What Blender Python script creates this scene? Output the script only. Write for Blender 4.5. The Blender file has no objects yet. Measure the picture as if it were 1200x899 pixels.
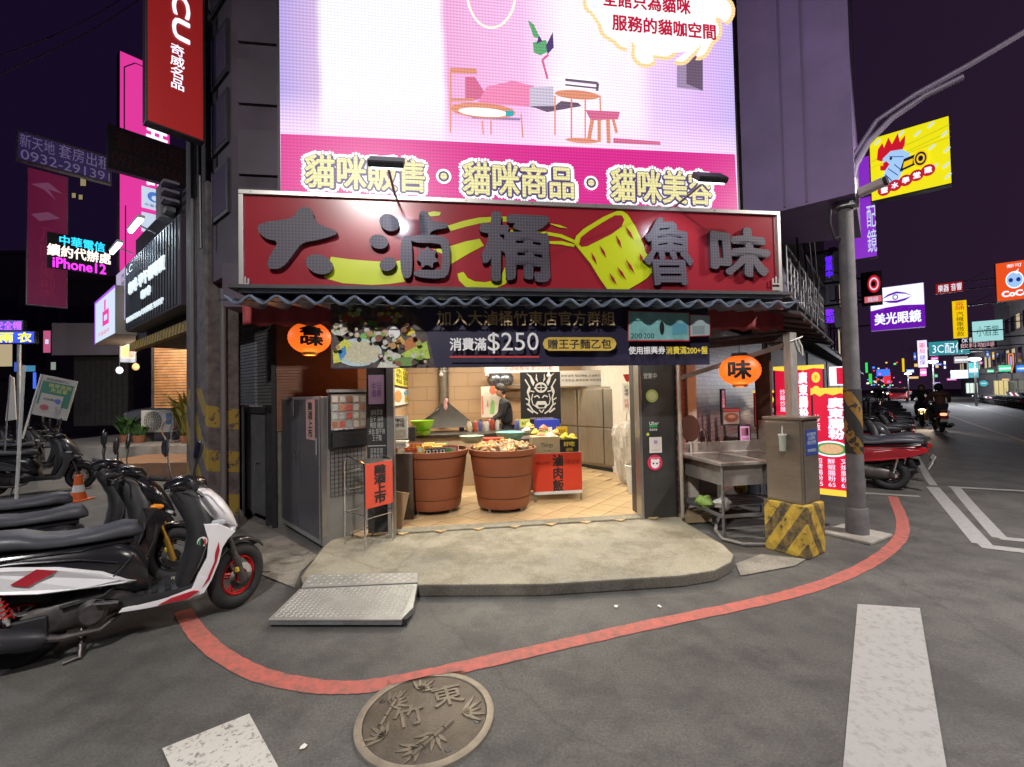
import bpy, bmesh, math, random
from mathutils import Vector, Matrix
random.seed(7)
R = math.radians
scene = bpy.context.scene
COL = scene.collection
# ------------------------------------------------------------------ camera
FPX = 520.0                      # focal length in pixels of a 1200 wide frame
cd = bpy.data.cameras.new('camera'); cam = bpy.data.objects.new('camera', cd); COL.objects.link(cam)
cd.sensor_width = 36; cd.lens = FPX/1200*36; cd.clip_start = .05; cd.clip_end = 900
EYE = Vector((0, 0, 1.6))
RM = Matrix.Rotation(R(90+1.4), 3, 'X') @ Matrix.Rotation(R(-1.15), 3, 'Z')
cam.matrix_world = Matrix.Translation(EYE) @ RM.to_4x4()
scene.camera = cam
# ------------------------------------------------------------------ night sky
w = bpy.data.worlds.new('World'); scene.world = w; w.use_nodes = True
nt = w.node_tree; bg = nt.nodes['Background']
tc = nt.nodes.new('ShaderNodeTexCoord'); sx = nt.nodes.new('ShaderNodeSeparateXYZ'); nt.links.new(tc.outputs['Generated'], sx.inputs[0])
cr = nt.nodes.new('ShaderNodeValToRGB'); nt.links.new(sx.outputs['X'], cr.inputs[0])
cr.color_ramp.elements[0].position = 0; cr.color_ramp.elements[0].color = (.0075, .0038, .0170, 1)
cr.color_ramp.elements[1].position = 1; cr.color_ramp.elements[1].color = (.026, .0120, .028, 1)
nt.links.new(cr.outputs[0], bg.inputs[0]); bg.inputs[1].default_value = 1.0
# ------------------------------------------------------------------ exposure
scene.view_settings.view_transform = 'Standard'; scene.view_settings.look = 'None'
scene.view_settings.exposure = 0; scene.view_settings.gamma = 1
cy = scene.cycles
cy.max_bounces = 6; cy.diffuse_bounces = 3; cy.glossy_bounces = 3; cy.transparent_max_bounces = 6
cy.sample_clamp_indirect = 3; cy.sample_clamp_direct = 12; cy.use_denoising = True
cy.caustics_reflective = False; cy.caustics_refractive = False

def ray(px, py):
    return (RM @ Vector(((px-600)/FPX, -(py-449.5)/FPX, -1))).normalized()
def G(px, py, z=0.0):
    d = ray(px, py); t = (z-EYE.z)/d.z
    return EYE + d*t
def AT(px, py, Y):
    d = ray(px, py); return EYE + d*(Y/d.y)
def hit(px, py, P, n):
    d = ray(px, py); return EYE + d*((P-EYE).dot(n)/d.dot(n))
SR = Vector((.64, .768, 0)); SL = Vector((-.768, .64, 0))      # the two streets
ANG = {'R': math.atan2(SR.y, SR.x), 'L': math.atan2(-SL.y, -SL.x), 'F': R(8), 'X': 0.0}
FO = Vector((0, 5.05, 0)); FU = Vector((math.cos(R(8)), math.sin(R(8)), 0)); FV = Vector((-FU.y, FU.x, 0))
def FW(u, v, z): return FO + FU*u + FV*v + Vector((0, 0, z))
def FL(px, py, v):               # picture point on the facade plane at depth v -> (u, z)
    p = hit(px, py, FO + FV*v, FV) - FO
    return p.dot(FU), p.z
# ------------------------------------------------------------------ materials
MC = {}
def mat(name, col=(.5, .5, .5), rough=.6, metal=0., var=.0, vs=8., bump=0., bs=60., emis=None, es=1., col2=None, spec=.5, coat=0., trans=0., alpha=1., stretch=(1,1,1), rv=0.):
    if name in MC: return MC[name]
    m = bpy.data.materials.new(name); m.use_nodes = True; n = m.node_tree; L = n.links
    b = n.nodes['Principled BSDF']
    b.inputs['Base Color'].default_value = (*col, 1); b.inputs['Roughness'].default_value = rough; b.inputs['Metallic'].default_value = metal
    b.inputs['Specular IOR Level'].default_value = spec; b.inputs['Coat Weight'].default_value = coat; b.inputs['Coat Roughness'].default_value = .08
    b.inputs['Transmission Weight'].default_value = trans; b.inputs['Alpha'].default_value = alpha
    if emis: b.inputs['Emission Color'].default_value = (*emis, 1); b.inputs['Emission Strength'].default_value = es
    if var or bump or col2 or rv:
        t = n.nodes.new('ShaderNodeTexCoord'); mp = n.nodes.new('ShaderNodeMapping'); mp.inputs['Scale'].default_value = stretch
        L.new(t.outputs['Object'], mp.inputs[0])
    if var or col2 or rv:
        z = n.nodes.new('ShaderNodeTexNoise'); z.inputs['Scale'].default_value = vs; z.inputs['Detail'].default_value = 7; z.inputs['Roughness'].default_value = .65
        L.new(mp.outputs[0], z.inputs[0])
        r = n.nodes.new('ShaderNodeValToRGB'); r.color_ramp.elements[0].position = .32; r.color_ramp.elements[1].position = .68
        a = tuple(max(0, c*(1-var)) for c in col); c2 = col2 or tuple(min(1, c*(1+var)) for c in col)
        r.color_ramp.elements[0].color = (*a, 1); r.color_ramp.elements[1].color = (*c2, 1)
        L.new(z.outputs['Fac'], r.inputs[0]); L.new(r.outputs[0], b.inputs['Base Color'])
        if rv:
            mr = n.nodes.new('ShaderNodeMapRange'); mr.inputs[3].default_value = max(.02, rough-rv); mr.inputs[4].default_value = min(1, rough+rv)
            L.new(z.outputs['Fac'], mr.inputs[0]); L.new(mr.outputs[0], b.inputs['Roughness'])
    if bump:
        z2 = n.nodes.new('ShaderNodeTexNoise'); z2.inputs['Scale'].default_value = bs; z2.inputs['Detail'].default_value = 5
        L.new(mp.outputs[0], z2.inputs[0]); bp = n.nodes.new('ShaderNodeBump'); bp.inputs['Strength'].default_value = bump; bp.inputs['Distance'].default_value = .01
        L.new(z2.outputs['Fac'], bp.inputs['Height']); L.new(bp.outputs[0], b.inputs['Normal'])
    MC[name] = m; return m
def glow(name, col, s=1.):
    if name in MC: return MC[name]
    m = bpy.data.materials.new(name); m.use_nodes = True; b = m.node_tree.nodes['Principled BSDF']
    b.inputs['Base Color'].default_value = (*[c*.5 for c in col], 1); b.inputs['Roughness'].default_value = .5
    b.inputs['Emission Color'].default_value = (*col, 1); b.inputs['Emission Strength'].default_value = s
    MC[name] = m; return m
def nodes_of(m): return m.node_tree.nodes, m.node_tree.links, m.node_tree.nodes['Principled BSDF']
black = mat('black_plastic', (.018, .018, .02), .42, var=.3, vs=30)
dark = mat('dark_paint', (.03, .028, .032), .55, var=.35, vs=6, bump=.15)
steel = mat('stainless_steel', (.46, .45, .43), .3, .9, var=.08, vs=3, rv=.08)
chrome = mat('chrome', (.7, .7, .7), .15, 1.)
gsteel = mat('galvanised_steel', (.30, .30, .31), .45, .7, var=.25, vs=12, bump=.1)
white = mat('white_paint', (.75, .75, .73), .5, var=.08, vs=9)
paper = mat('paper', (.72, .70, .64), .8, var=.06)
ink = mat('black_ink', (.012, .011, .012), .6)
redp = mat('red_paper', (.62, .07, .035), .7, var=.08, vs=6)
concrete = mat('concrete', (.30, .285, .25), .85, var=.28, vs=3.5, bump=.35, bs=45)
rubber = mat('rubber', (.014, .014, .015), .75, var=.3, vs=40, bump=.2)
wood = mat('brown_wood', (.16, .075, .035), .65, var=.35, vs=4, bump=.25, stretch=(1, 1, 9))
# ------------------------------------------------------------------ mesh helpers
class MB:
    def __init__(s): s.v = []; s.f = []; s.mi = []; s.cur = 0
    def add(s, vs, fs):
        b = len(s.v); s.v += [tuple(p) for p in vs]; s.f += [tuple(b+i for i in f) for f in fs]; s.mi += [s.cur]*len(fs); return s
    def box(s, c, d, rz=0., M=None):
        x, y, z = d[0]/2, d[1]/2, d[2]/2; vs = []
        for i in (-1, 1):
            for j in (-1, 1):
                for k in (-1, 1):
                    p = Vector((i*x, j*y, k*z))
                    if M: p = M @ p
                    if rz: p = Matrix.Rotation(rz, 3, 'Z') @ p
                    vs.append(p+Vector(c))
        return s.add(vs, [(0, 1, 3, 2), (4, 6, 7, 5), (0, 4, 5, 1), (2, 3, 7, 6), (0, 2, 6, 4), (1, 5, 7, 3)])
    def bx(s, x0, x1, y0, y1, z0, z1): return s.box(((x0+x1)/2, (y0+y1)/2, (z0+z1)/2), (abs(x1-x0), abs(y1-y0), abs(z1-z0)))
    def cyl(s, p, q, r, r2=None, n=14, cap=True):
        r2 = r if r2 is None else r2; p = Vector(p); q = Vector(q); d = (q-p).normalized()
        a = d.orthogonal().normalized(); b = d.cross(a); vs = []
        for c, rr in ((p, r), (q, r2)):
            for i in range(n):
                t = 2*math.pi*i/n; vs.append(c+a*math.cos(t)*rr+b*math.sin(t)*rr)
        fs = [(i, (i+1) % n, n+(i+1) % n, n+i) for i in range(n)]
        if cap: fs += [tuple(range(n-1, -1, -1)), tuple(range(n, 2*n))]
        return s.add(vs, fs)
    def tube(s, pts, r, n=8, closed=False):
        pts = [Vector(p) for p in pts]; k = len(pts); rs = r if isinstance(r, (list, tuple)) else [r]*k; vs = []; a = None
        for i, p in enumerate(pts):
            if closed: d = (pts[(i+1) % k]-pts[i-1]).normalized()
            else: d = (pts[min(i+1, k-1)]-pts[max(i-1, 0)]).normalized()
            a = d.orthogonal().normalized() if a is None else (a-d*a.dot(d)).normalized()
            b = d.cross(a)
            for j in range(n):
                t = 2*math.pi*j/n; vs.append(p+(a*math.cos(t)+b*math.sin(t))*rs[i])
        fs = []
        for i in range(k if closed else k-1):
            i2 = (i+1) % k
            fs += [(i*n+j, i*n+(j+1) % n, i2*n+(j+1) % n, i2*n+j) for j in range(n)]
        if not closed: fs += [tuple(range(n-1, -1, -1)), tuple(range((k-1)*n, k*n))]
        return s.add(vs, fs)
    def lathe(s, prof, n=32, c=(0, 0, 0), axis='Z', cap=False):
        vs = []
        for r, h in prof:
            for i in range(n):
                t = 2*math.pi*i/n; x, y = r*math.cos(t), r*math.sin(t)
                p = (x, y, h) if axis == 'Z' else ((x, h, y) if axis == 'Y' else (h, x, y))
                vs.append(Vector(p)+Vector(c))
        fs = []
        for k in range(len(prof)-1): fs += [(k*n+i, k*n+(i+1) % n, (k+1)*n+(i+1) % n, (k+1)*n+i) for i in range(n)]
        if cap: fs += [tuple(range(n-1, -1, -1)), tuple(range((len(prof)-1)*n, len(prof)*n))]
        return s.add(vs, fs)
    def prism(s, poly, a, b, axis='Z'):        # poly 2D extruded from a to b along axis
        f = {'Z': lambda p, h: (p[0], p[1], h), 'Y': lambda p, h: (p[0], h, p[1]), 'X': lambda p, h: (h, p[0], p[1])}[axis]
        n = len(poly); vs = [f(p, a) for p in poly]+[f(p, b) for p in poly]
        return s.add(vs, [tuple(range(n)), tuple(range(2*n-1, n-1, -1))]+[(i, n+i, n+(i+1) % n, (i+1) % n) for i in range(n)])
    def ball(s, c, r, n=12, m=8, sc=(1, 1, 1)):
        vs = []; c = Vector(c)
        for j in range(1, m):
            ph = math.pi*j/m
            for i in range(n):
                t = 2*math.pi*i/n; vs.append(c+Vector((r*sc[0]*math.sin(ph)*math.cos(t), r*sc[1]*math.sin(ph)*math.sin(t), r*sc[2]*math.cos(ph))))
        vs += [c+Vector((0, 0, r*sc[2])), c-Vector((0, 0, r*sc[2]))]; k = len(vs)
        fs = [(j*n+i, (j+1)*n+i, (j+1)*n+(i+1) % n, j*n+(i+1) % n) for j in range(m-2) for i in range(n)]
        fs += [(k-2, i, (i+1) % n) for i in range(n)]+[(k-1, (m-2)*n+(i+1) % n, (m-2)*n+i) for i in range(n)]
        return s.add(vs, fs)
    def hull(s, st, n=14, e=2.6):              # stations (x, zbot, ztop, halfwidth) -> rounded body along x
        vs = []
        for x, zb, zt, hw in st:
            cz, hz = (zb+zt)/2, (zt-zb)/2
            for i in range(n):
                t = 2*math.pi*i/n; c, q = math.cos(t), math.sin(t)
                vs.append((x, hw*math.copysign(abs(c)**(2/e), c), cz+hz*math.copysign(abs(q)**(2/e), q)))
        k = len(st); fs = [(a*n+i, a*n+(i+1) % n, (a+1)*n+(i+1) % n, (a+1)*n+i) for a in range(k-1) for i in range(n)]
        fs += [tuple(range(n-1, -1, -1)), tuple(range((k-1)*n, k*n))]
        return s.add(vs, fs)
    def rings(s, st, n=14, e=2.6):             # stations (x, z, angle, halfheight, halfwidth): rings tilted about y
        vs = []
        for x, z, an, hh, hw in st:
            ax = Vector((-math.sin(an), 0, math.cos(an)))
            for i in range(n):
                t = 2*math.pi*i/n; c, q = math.cos(t), math.sin(t)
                vs.append(Vector((x, 0, z))+Vector((0, 1, 0))*hw*math.copysign(abs(c)**(2/e), c)+ax*hh*math.copysign(abs(q)**(2/e), q))
        k = len(st); fs = [(a*n+i, a*n+(i+1) % n, (a+1)*n+(i+1) % n, (a+1)*n+i) for a in range(k-1) for i in range(n)]
        fs += [tuple(range(n-1, -1, -1)), tuple(range((k-1)*n, k*n))]
        return s.add(vs, fs)
    def mesh(s, name, mats, smooth=False, fix=True):
        me = bpy.data.meshes.new(name); me.from_pydata(s.v, [], s.f)
        for m in (mats if isinstance(mats, (list, tuple)) else [mats]): me.materials.append(m)
        me.polygons.foreach_set('material_index', s.mi)
        if fix:
            b = bmesh.new(); b.from_mesh(me); bmesh.ops.recalc_face_normals(b, faces=b.faces); b.to_mesh(me); b.free()
        if smooth: me.shade_smooth(); me.set_sharp_from_angle(angle=R(38))
        me.update(); return me
    def obj(s, name, mats, par=None, loc=(0, 0, 0), rz=0., smooth=False, bev=0., kind=None, rot=None):
        return put(name, s.mesh(name, mats, smooth), par, loc, rz, bev, kind, rot)
def put(name, me, par=None, loc=(0, 0, 0), rz=0., bev=0., kind=None, rot=None):
    o = bpy.data.objects.new(name, me); COL.objects.link(o); o.location = loc; o.rotation_euler = rot or (0, 0, rz)
    if par: o.parent = par
    if bev:
        b = o.modifiers.new('bevel', 'BEVEL'); b.width = bev; b.segments = 2; b.limit_method = 'ANGLE'; b.harden_normals = False
    if kind: o['kind'] = kind
    return o
def tag(o, label, cat, group=None):
    o['label'] = label; o['category'] = cat
    if group: o['group'] = group
    return o
def thing(name, label, cat, loc=(0, 0, 0), rz=0., group=None, rot=None):
    o = bpy.data.objects.new(name, None); COL.objects.link(o); o.location = loc; o.rotation_euler = rot or (0, 0, rz); o.empty_display_size = .1
    return tag(o, label, cat, group)
def dup(root, loc, rz, label=None, scale=None):
    r = root.copy(); COL.objects.link(r); r.location = loc; r.rotation_euler = (0, 0, rz)
    if label: r['label'] = label
    if scale: r.scale = scale
    for ch in list(root.children):
        c = ch.copy(); COL.objects.link(c); c.parent = r
        for g in list(ch.children):
            d = g.copy(); COL.objects.link(d); d.parent = c
    return r
KIDS = {}
def copytree(root, loc, rz, label):
    return dup(root, loc, rz, label)
def textmesh(s, m, w, h, bold=.0, ext=0., res=3, line=1.0, keep=False):
    """lettering fitted to a w x h rectangle centred on the origin, in the x-z plane, facing -y"""
    c = bpy.data.curves.new('lettering', 'FONT'); c.body = s; c.resolution_u = res; c.space_line = line; c.align_x = 'CENTER'
    o = bpy.data.objects.new('lettering', c); me = bpy.data.meshes.new_from_object(o)
    bpy.data.objects.remove(o); bpy.data.curves.remove(c)
    xs = [v.co.x for v in me.vertices] or [0, 1]; ys = [v.co.y for v in me.vertices] or [0, 1]
    x0, x1, y0, y1 = min(xs), max(xs), min(ys), max(ys); sx, sy = w/max(x1-x0, 1e-4), h/max(y1-y0, 1e-4)
    if keep: sx = sy = min(sx, sy)
    for v in me.vertices:
        v.co = ((v.co.x-(x0+x1)/2)*sx, 0, (v.co.y-(y0+y1)/2)*sy)
    if bold:                                   # thicken by laying shifted copies, each a hair in front of the last
        em = bold*max(w/max(x1-x0, 1e-4), h/max(y1-y0, 1e-4)); V = [v.co.copy() for v in me.vertices]; F = [tuple(p.vertices) for p in me.polygons]
        sx2, sz2 = (w-2*em)/w, (h-2*em)/h; n = 12 if bold > .06 else 8; vs, fs = [], []
        for k in range(n+1):
            a = 2*math.pi*k/n; o = Vector((0, 0, 0)) if k == n else Vector((math.cos(a)*em, 0, math.sin(a)*em)); o.y = -.00006*k; b0 = len(vs)
            vs += [Vector((v.x*sx2, 0, v.z*sz2))+o for v in V]; fs += [tuple(b0+i for i in f) for f in F]
        me = bpy.data.meshes.new('lettering'); me.from_pydata([tuple(v) for v in vs], [], fs); me.update()
    if ext:
        b = bmesh.new(); b.from_mesh(me)
        pass
        g = bmesh.ops.extrude_face_region(b, geom=b.faces[:])
        for v in g['geom']:
            if isinstance(v, bmesh.types.BMVert): v.co.y -= ext
        bmesh.ops.recalc_face_normals(b, faces=b.faces); b.to_mesh(me); b.free()
    me.materials.clear(); me.materials.append(m); me.name = 'lettering'
    return me
def decorate(par, items, x0, z0, w, h, y=0., step=.003):
    """flat print laid on a board: items in 0..1 coordinates, u to the right, v up"""
    k = 1
    for it in items:
        t = it[0]; yy = y-step*k; k += 1
        if t == 't':
            _, s, u0, v0, u1, v1, m = it[:7]; opt = it[7] if len(it) > 7 else {}
            nm = opt.get('name', 'lettering'); o = {a: b for a, b in opt.items() if a != 'name'}
            put(nm, textmesh(s, m, (u1-u0)*w, (v1-v0)*h, **o), par, (x0+(u0+u1)/2*w, yy, z0+(v0+v1)/2*h))
        else:
            mb = MB(); nm = 'printed_panel'
            if t == 'r': _, u0, v0, u1, v1, m = it[:6]; pts = [(u0, v0), (u1, v0), (u1, v1), (u0, v1)]; nm = it[6] if len(it) > 6 else nm
            elif t == 'p': _, pts, m = it[:3]; nm = it[3] if len(it) > 3 else nm
            elif t == 'e': _, cu, cv, ru, rv, m = it[:6]; pts = [(cu+ru*math.cos(a*math.pi/14), cv+rv*math.sin(a*math.pi/14)) for a in range(28)]; nm = it[6] if len(it) > 6 else nm
            elif t == 'a':                     # stroke with width
                _, ln, wd, m = it[:4]; nm = it[4] if len(it) > 4 else nm
                for (a, b), (c, d) in zip(ln, ln[1:]):
                    dx, dz = (c-a)*w, (d-b)*h; l = math.hypot(dx, dz) or 1; nx, nz = -dz/l*wd*w/2, dx/l*wd*w/2
                    A = (x0+a*w, z0+b*h); B = (x0+c*w, z0+d*h)
                    mb.add([(A[0]-nx, yy, A[1]-nz), (B[0]-nx, yy, B[1]-nz), (B[0]+nx, yy, B[1]+nz), (A[0]+nx, yy, A[1]+nz)], [(0, 1, 2, 3)])
                mb.obj(nm, m, par); continue
            P = [(x0+u*w, yy, z0+v*h) for u, v in pts]
            mb.add(P, [tuple(range(len(P)))]); me = mb.mesh(nm, m, fix=False); put(nm, me, par)
def board(name, label, cat, x1, yt, yb, x2, Y1, d='R', th=.12, face=white, side=dark, items=(), frame=None, group=None, fw=.04, Zb=None):
    """a flat sign whose left edge stands at depth Y1 in the picture position given"""
    a = ANG[d] if isinstance(d, str) else d
    p = AT(x1, (yt+yb)/2, Y1); n = Vector((math.sin(a), -math.cos(a), 0)); q = hit(x2, (yt+yb)/2, p, n)
    w_ = Vector((q.x-p.x, q.y-p.y, 0)).length; zt = AT(x1, yt, Y1).z; zb = AT(x1, yb, Y1).z; h = zt-zb
    t = thing(name, label, cat, (p.x, p.y, zb), a, group)
    MB().bx(0, w_, .002, th, 0, h).obj('sign_box', side, t, bev=min(.01, th*.2))
    MB().add([(fw*.5, -.001, fw*.5), (w_-fw*.5, -.001, fw*.5), (w_-fw*.5, -.001, h-fw*.5), (fw*.5, -.001, h-fw*.5)], [(0, 1, 2, 3)]).obj('sign_face', face, t)
    if frame:
        MB().bx(0, w_, -.012, .003, 0, fw).bx(0, w_, -.012, .003, h-fw, h).bx(0, fw, -.012, .003, fw, h-fw).bx(w_-fw, w_, -.012, .003, fw, h-fw).obj('frame', frame, t)
    if Y1 >= 10 and d == 'L' and h < 4 and yb < 420:
        s_ = -1 if x1 < 1085 else 1; x0 = 0 if s_ < 0 else w_
        mb = MB()
        for z in (.15, .85): mb.cyl((x0, th/2, h*z), (x0+s_*(1.2+Y1*.02), th/2, h*z), .035, n=6)
        mb.cyl((x0, th/2, h*.85), (x0+s_*1.2, th/2, h*.85+.6), .015, n=5).obj('bracket', MC['black_plastic'], t)
    decorate(t, items, 0, 0, w_, h, -.001)
    return t, w_, h
def lamp(name, typ, loc, power, col=(1, 1, 1), size=.2, aim=None, par=None, spot=None, sy=None):
    l = bpy.data.lights.new(name, typ); l.energy = power; l.color = col
    o = bpy.data.objects.new(name, l); COL.objects.link(o); o.location = loc
    if typ == 'AREA':
        l.size = size
        if sy: l.shape = 'RECTANGLE'; l.size_y = sy
    else: l.shadow_soft_size = size
    if typ == 'SPOT': l.spot_size = spot or R(120); l.spot_blend = .6
    if aim is not None: o.rotation_euler = (Vector(aim)-Vector(loc)).to_track_quat('-Z', 'Y').to_euler()
    if par: o.parent = par
    return o
# ================================================================== ground and markings
def sheet(name, pts, z, m, kind='structure', par=None, sub=False):
    mb = MB(); mb.add([(p[0], p[1], z) for p in pts], [tuple(range(len(pts)))])
    return mb.obj(name, m, par, kind=kind)
def asphalt_mat(name, c, c2, patch):
    m = bpy.data.materials.new(name); m.use_nodes = True; N, L, b = nodes_of(m)
    t = N.new('ShaderNodeTexCoord')
    def noise(s, d=6, r=.6):
        z = N.new('ShaderNodeTexNoise'); z.inputs['Scale'].default_value = s; z.inputs['Detail'].default_value = d; z.inputs['Roughness'].default_value = r; L.new(t.outputs['Object'], z.inputs[0]); return z
    def ramp(src, p0, p1, a, bb):
        r = N.new('ShaderNodeValToRGB'); e = r.color_ramp.elements; e[0].position = p0; e[1].position = p1; e[0].color = (*a, 1); e[1].color = (*bb, 1); L.new(src.outputs[0], r.inputs[0]); return r
    def mix(f, a, bb, ty='MIX'):
        x = N.new('ShaderNodeMix'); x.data_type = 'RGBA'; x.blend_type = ty
        if isinstance(f, float): x.inputs[0].default_value = f
        else: L.new(f, x.inputs[0])
        L.new(a, x.inputs[6]); L.new(bb, x.inputs[7]); return x.outputs[2]
    big = ramp(noise(.55, 8, .62), .35, .68, c, c2)
    fine = ramp(noise(70, 5, .8), .34, .68, (.52, .52, .52), (1.5, 1.48, 1.42))
    v = mix(.8, big.outputs[0], fine.outputs[0], 'MULTIPLY')
    stain = ramp(noise(2.3, 9, .7), .44, .60, (1, 1, 1), patch)
    v = mix(.75, v, stain.outputs[0], 'MULTIPLY')
    sp = N.new('ShaderNodeTexVoronoi'); sp.inputs['Scale'].default_value = 34; L.new(t.outputs['Object'], sp.inputs[0])
    spr = ramp(sp, .05, .12, (1.9, 1.85, 1.75), (1, 1, 1)); v = mix(.5, v, spr.outputs[0], 'MULTIPLY')
    cr_ = N.new('ShaderNodeTexVoronoi'); cr_.feature = 'DISTANCE_TO_EDGE'; cr_.inputs['Scale'].default_value = .42
    wn = noise(3, 6); mm = N.new('ShaderNodeMix'); mm.data_type = 'VECTOR'; mm.inputs[0].default_value = .22
    L.new(t.outputs['Object'], mm.inputs[4]); L.new(wn.outputs['Color'], mm.inputs[5]); L.new(mm.outputs[1], cr_.inputs[0])
    crr = ramp(cr_, .0, .006, (.45, .45, .45), (1, 1, 1)); v = mix(.42, v, crr.outputs[0], 'MULTIPLY')
    L.new(v, b.inputs['Base Color'])
    rr = N.new('ShaderNodeMapRange'); L.new(big.outputs[0], rr.inputs[0]); rr.inputs[1].default_value = 0; rr.inputs[2].default_value = .2; rr.inputs[3].default_value = .62; rr.inputs[4].default_value = .85; L.new(rr.outputs[0], b.inputs['Roughness'])
    bp = N.new('ShaderNodeBump'); bp.inputs['Strength'].default_value = .5; bp.inputs['Distance'].default_value = .006; L.new(noise(120, 4).outputs[0], bp.inputs['Height']); L.new(bp.outputs[0], b.inputs['Normal'])
    return m
asph = asphalt_mat('asphalt', (.076, .076, .073), (.132, .128, .118), (.52, .52, .55))
cpatch = asphalt_mat('worn_cement', (.20, .19, .16), (.30, .28, .24), (.6, .6, .58))
sheet('ground', [(-150, -40), (200, -40), (200, 260), (-150, 260)], 0, asph)
def worn(name, c, gap, lo=.40, hi=.56, scale=28):
    m = bpy.data.materials.new(name); m.use_nodes = True; N, L, b = nodes_of(m)
    t = N.new('ShaderNodeTexCoord'); z = N.new('ShaderNodeTexNoise'); z.inputs['Scale'].default_value = scale; z.inputs['Detail'].default_value = 9; z.inputs['Roughness'].default_value = .75
    L.new(t.outputs['Object'], z.inputs[0]); r = N.new('ShaderNodeValToRGB'); e = r.color_ramp.elements; e[0].position = lo; e[1].position = hi
    e[0].color = (*gap, 1); e[1].color = (*c, 1); L.new(z.outputs[0], r.inputs[0]); L.new(r.outputs[0], b.inputs['Base Color']); b.inputs['Roughness'].default_value = .7
    bp = N.new('ShaderNodeBump'); bp.inputs['Strength'].default_value = .3; bp.inputs['Distance'].default_value = .004; L.new(z.outputs[0], bp.inputs['Height']); L.new(bp.outputs[0], b.inputs['Normal'])
    return m
redline = worn('red_line_paint', (.50, .120, .095), (.22, .105, .085), .36, .60, 16)
wline = worn('white_line_paint', (.50, .49, .45), (.16, .15, .14), .38, .47, 42)
wline2 = worn('white_line_paint_clean', (.34, .34, .33), (.25, .245, .23), .36, .5, 20)
yline = worn('yellow_line_paint', (.42, .24, .06), (.12, .1, .08), .38, .5, 20)
def strip(name, pix, wd, m, z=.004, pts=None, jag=.0):
    """painted line along points of the ground seen at these picture positions"""
    P = pts or [G(*p) for p in pix]; Q = []
    # smooth the polyline
    for i in range(len(P)-1):
        p0, p1, p2, p3 = P[max(i-1, 0)], P[i], P[i+1], P[min(i+2, len(P)-1)]
        ns = 10 if len(P) > 2 else 1
        for k in range(ns):
            t = k/ns; Q.append(.5*((2*p1)+(p2-p0)*t+(2*p0-5*p1+4*p2-p3)*t*t+(3*p1-p0-3*p2+p3)*t**3))
    Q.append(P[-1]); a = []; b = []
    for i, p in enumerate(Q):
        d = (Q[min(i+1, len(Q)-1)]-Q[max(i-1, 0)]); d.z = 0; d.normalize(); n = Vector((-d.y, d.x, 0))
        a.append(p+n*(wd/2+random.uniform(-jag, jag))); b.append(p-n*(wd/2+random.uniform(-jag, jag)))
    k = len(Q); mb = MB(); mb.add([(p.x, p.y, z) for p in a+b], [(i, i+1, k+i+1, k+i) for i in range(k-1)])
    return mb.obj(name, m, kind='structure')
strip('red_road_line', [(214, 716), (240, 752), (290, 785), (345, 801), (405, 806), (470, 798), (600, 769), (750, 735), (900, 703), (975, 681), (1025, 657), (1054, 632), (1057, 610), (1046, 582)], .115, redline, .004, jag=.004)
def quadmark(name, pix, m, z=.008): return sheet(name, [G(*p) for p in pix], z, m)
quadmark('crosswalk_bar', [(190, 879), (292, 838), (342, 930), (225, 960)], wline)
quadmark('crosswalk_bar', [(1005, 709), (1078, 714), (1115, 935), (985, 935)], wline2)
strip('lane_marking', [(1093, 571), (1152, 640), (1210, 645)], .15, wline2, .004, pts=[G(1093, 571), G(1110, 591), G(1130, 614), G(1151, 638)])
strip('lane_marking', None, .15, wline2, .005, pts=[G(1148, 640), G(1215, 648)])
strip('lane_marking', None, .12, wline2, .004, pts=[G(1120, 572), G(1135, 590), G(1150, 607), G(1172, 631)])
strip('lane_marking', None, .12, wline2, .005, pts=[G(1170, 631), G(1225, 636)])
strip('lane_marking', None, .12, wline2, .006, pts=[G(1112, 571), G(1220, 577)])
strip('parking_line', None, .09, wline2, .004, pts=[G(1012, 578), G(1078, 582)])
strip('parking_line', None, .1, wline2, .004, pts=[G(1094, 569), G(1083, 552), G(1066, 520)])
strip('yellow_centre_line', None, .14, yline, .004, pts=[G(1220, 524), G(1114, 488), G(1075, 474)])
strip('lane_marking', None, .12, wline2, .004, pts=[G(1215, 494), G(1140, 477), G(1100, 469)])
strip('lane_marking', None, .10, wline2, .004, pts=[G(1166, 506), G(1200, 507)])
# cement apron pieces by the platform
sheet('cement_apron', [G(*p) for p in [(286, 640), (330, 628), (372, 652), (352, 672), (345, 690), (300, 672)]], .010, cpatch)
sheet('cement_apron', [G(*p) for p in [(862, 662), (893, 650), (945, 656), (932, 664), (868, 676)]], .010, cpatch)
sheet('pavement', [G(*p) for p in [(60, 620), (300, 640), (350, 672), (330, 600), (250, 560), (213, 515), (150, 512), (40, 555)]], .006, mat('pavement_cement', (.12, .115, .105), .85, var=.3, vs=3, bump=.3))
mb = MB()
for i, (px, py) in enumerate([(302, 655), (318, 668), (342, 660), (330, 640), (352, 650), (312, 640)]):
    p = G(px, py); k = random.randint(5, 7); a0 = random.random()
    poly = [(p.x+random.uniform(.07, .13)*math.cos(a0+2*math.pi*j/k), p.y+random.uniform(.06, .11)*math.sin(a0+2*math.pi*j/k)) for j in range(k)]
    mb = MB(); mb.prism(poly, .0, random.uniform(.02, .045)); o = mb.obj('broken_slab', cpatch, bev=.006)
    tag(o, 'flat broken cement slab lying on the cracked apron left of the ramp', 'slab', 'broken cement slabs beside the ramp')
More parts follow.
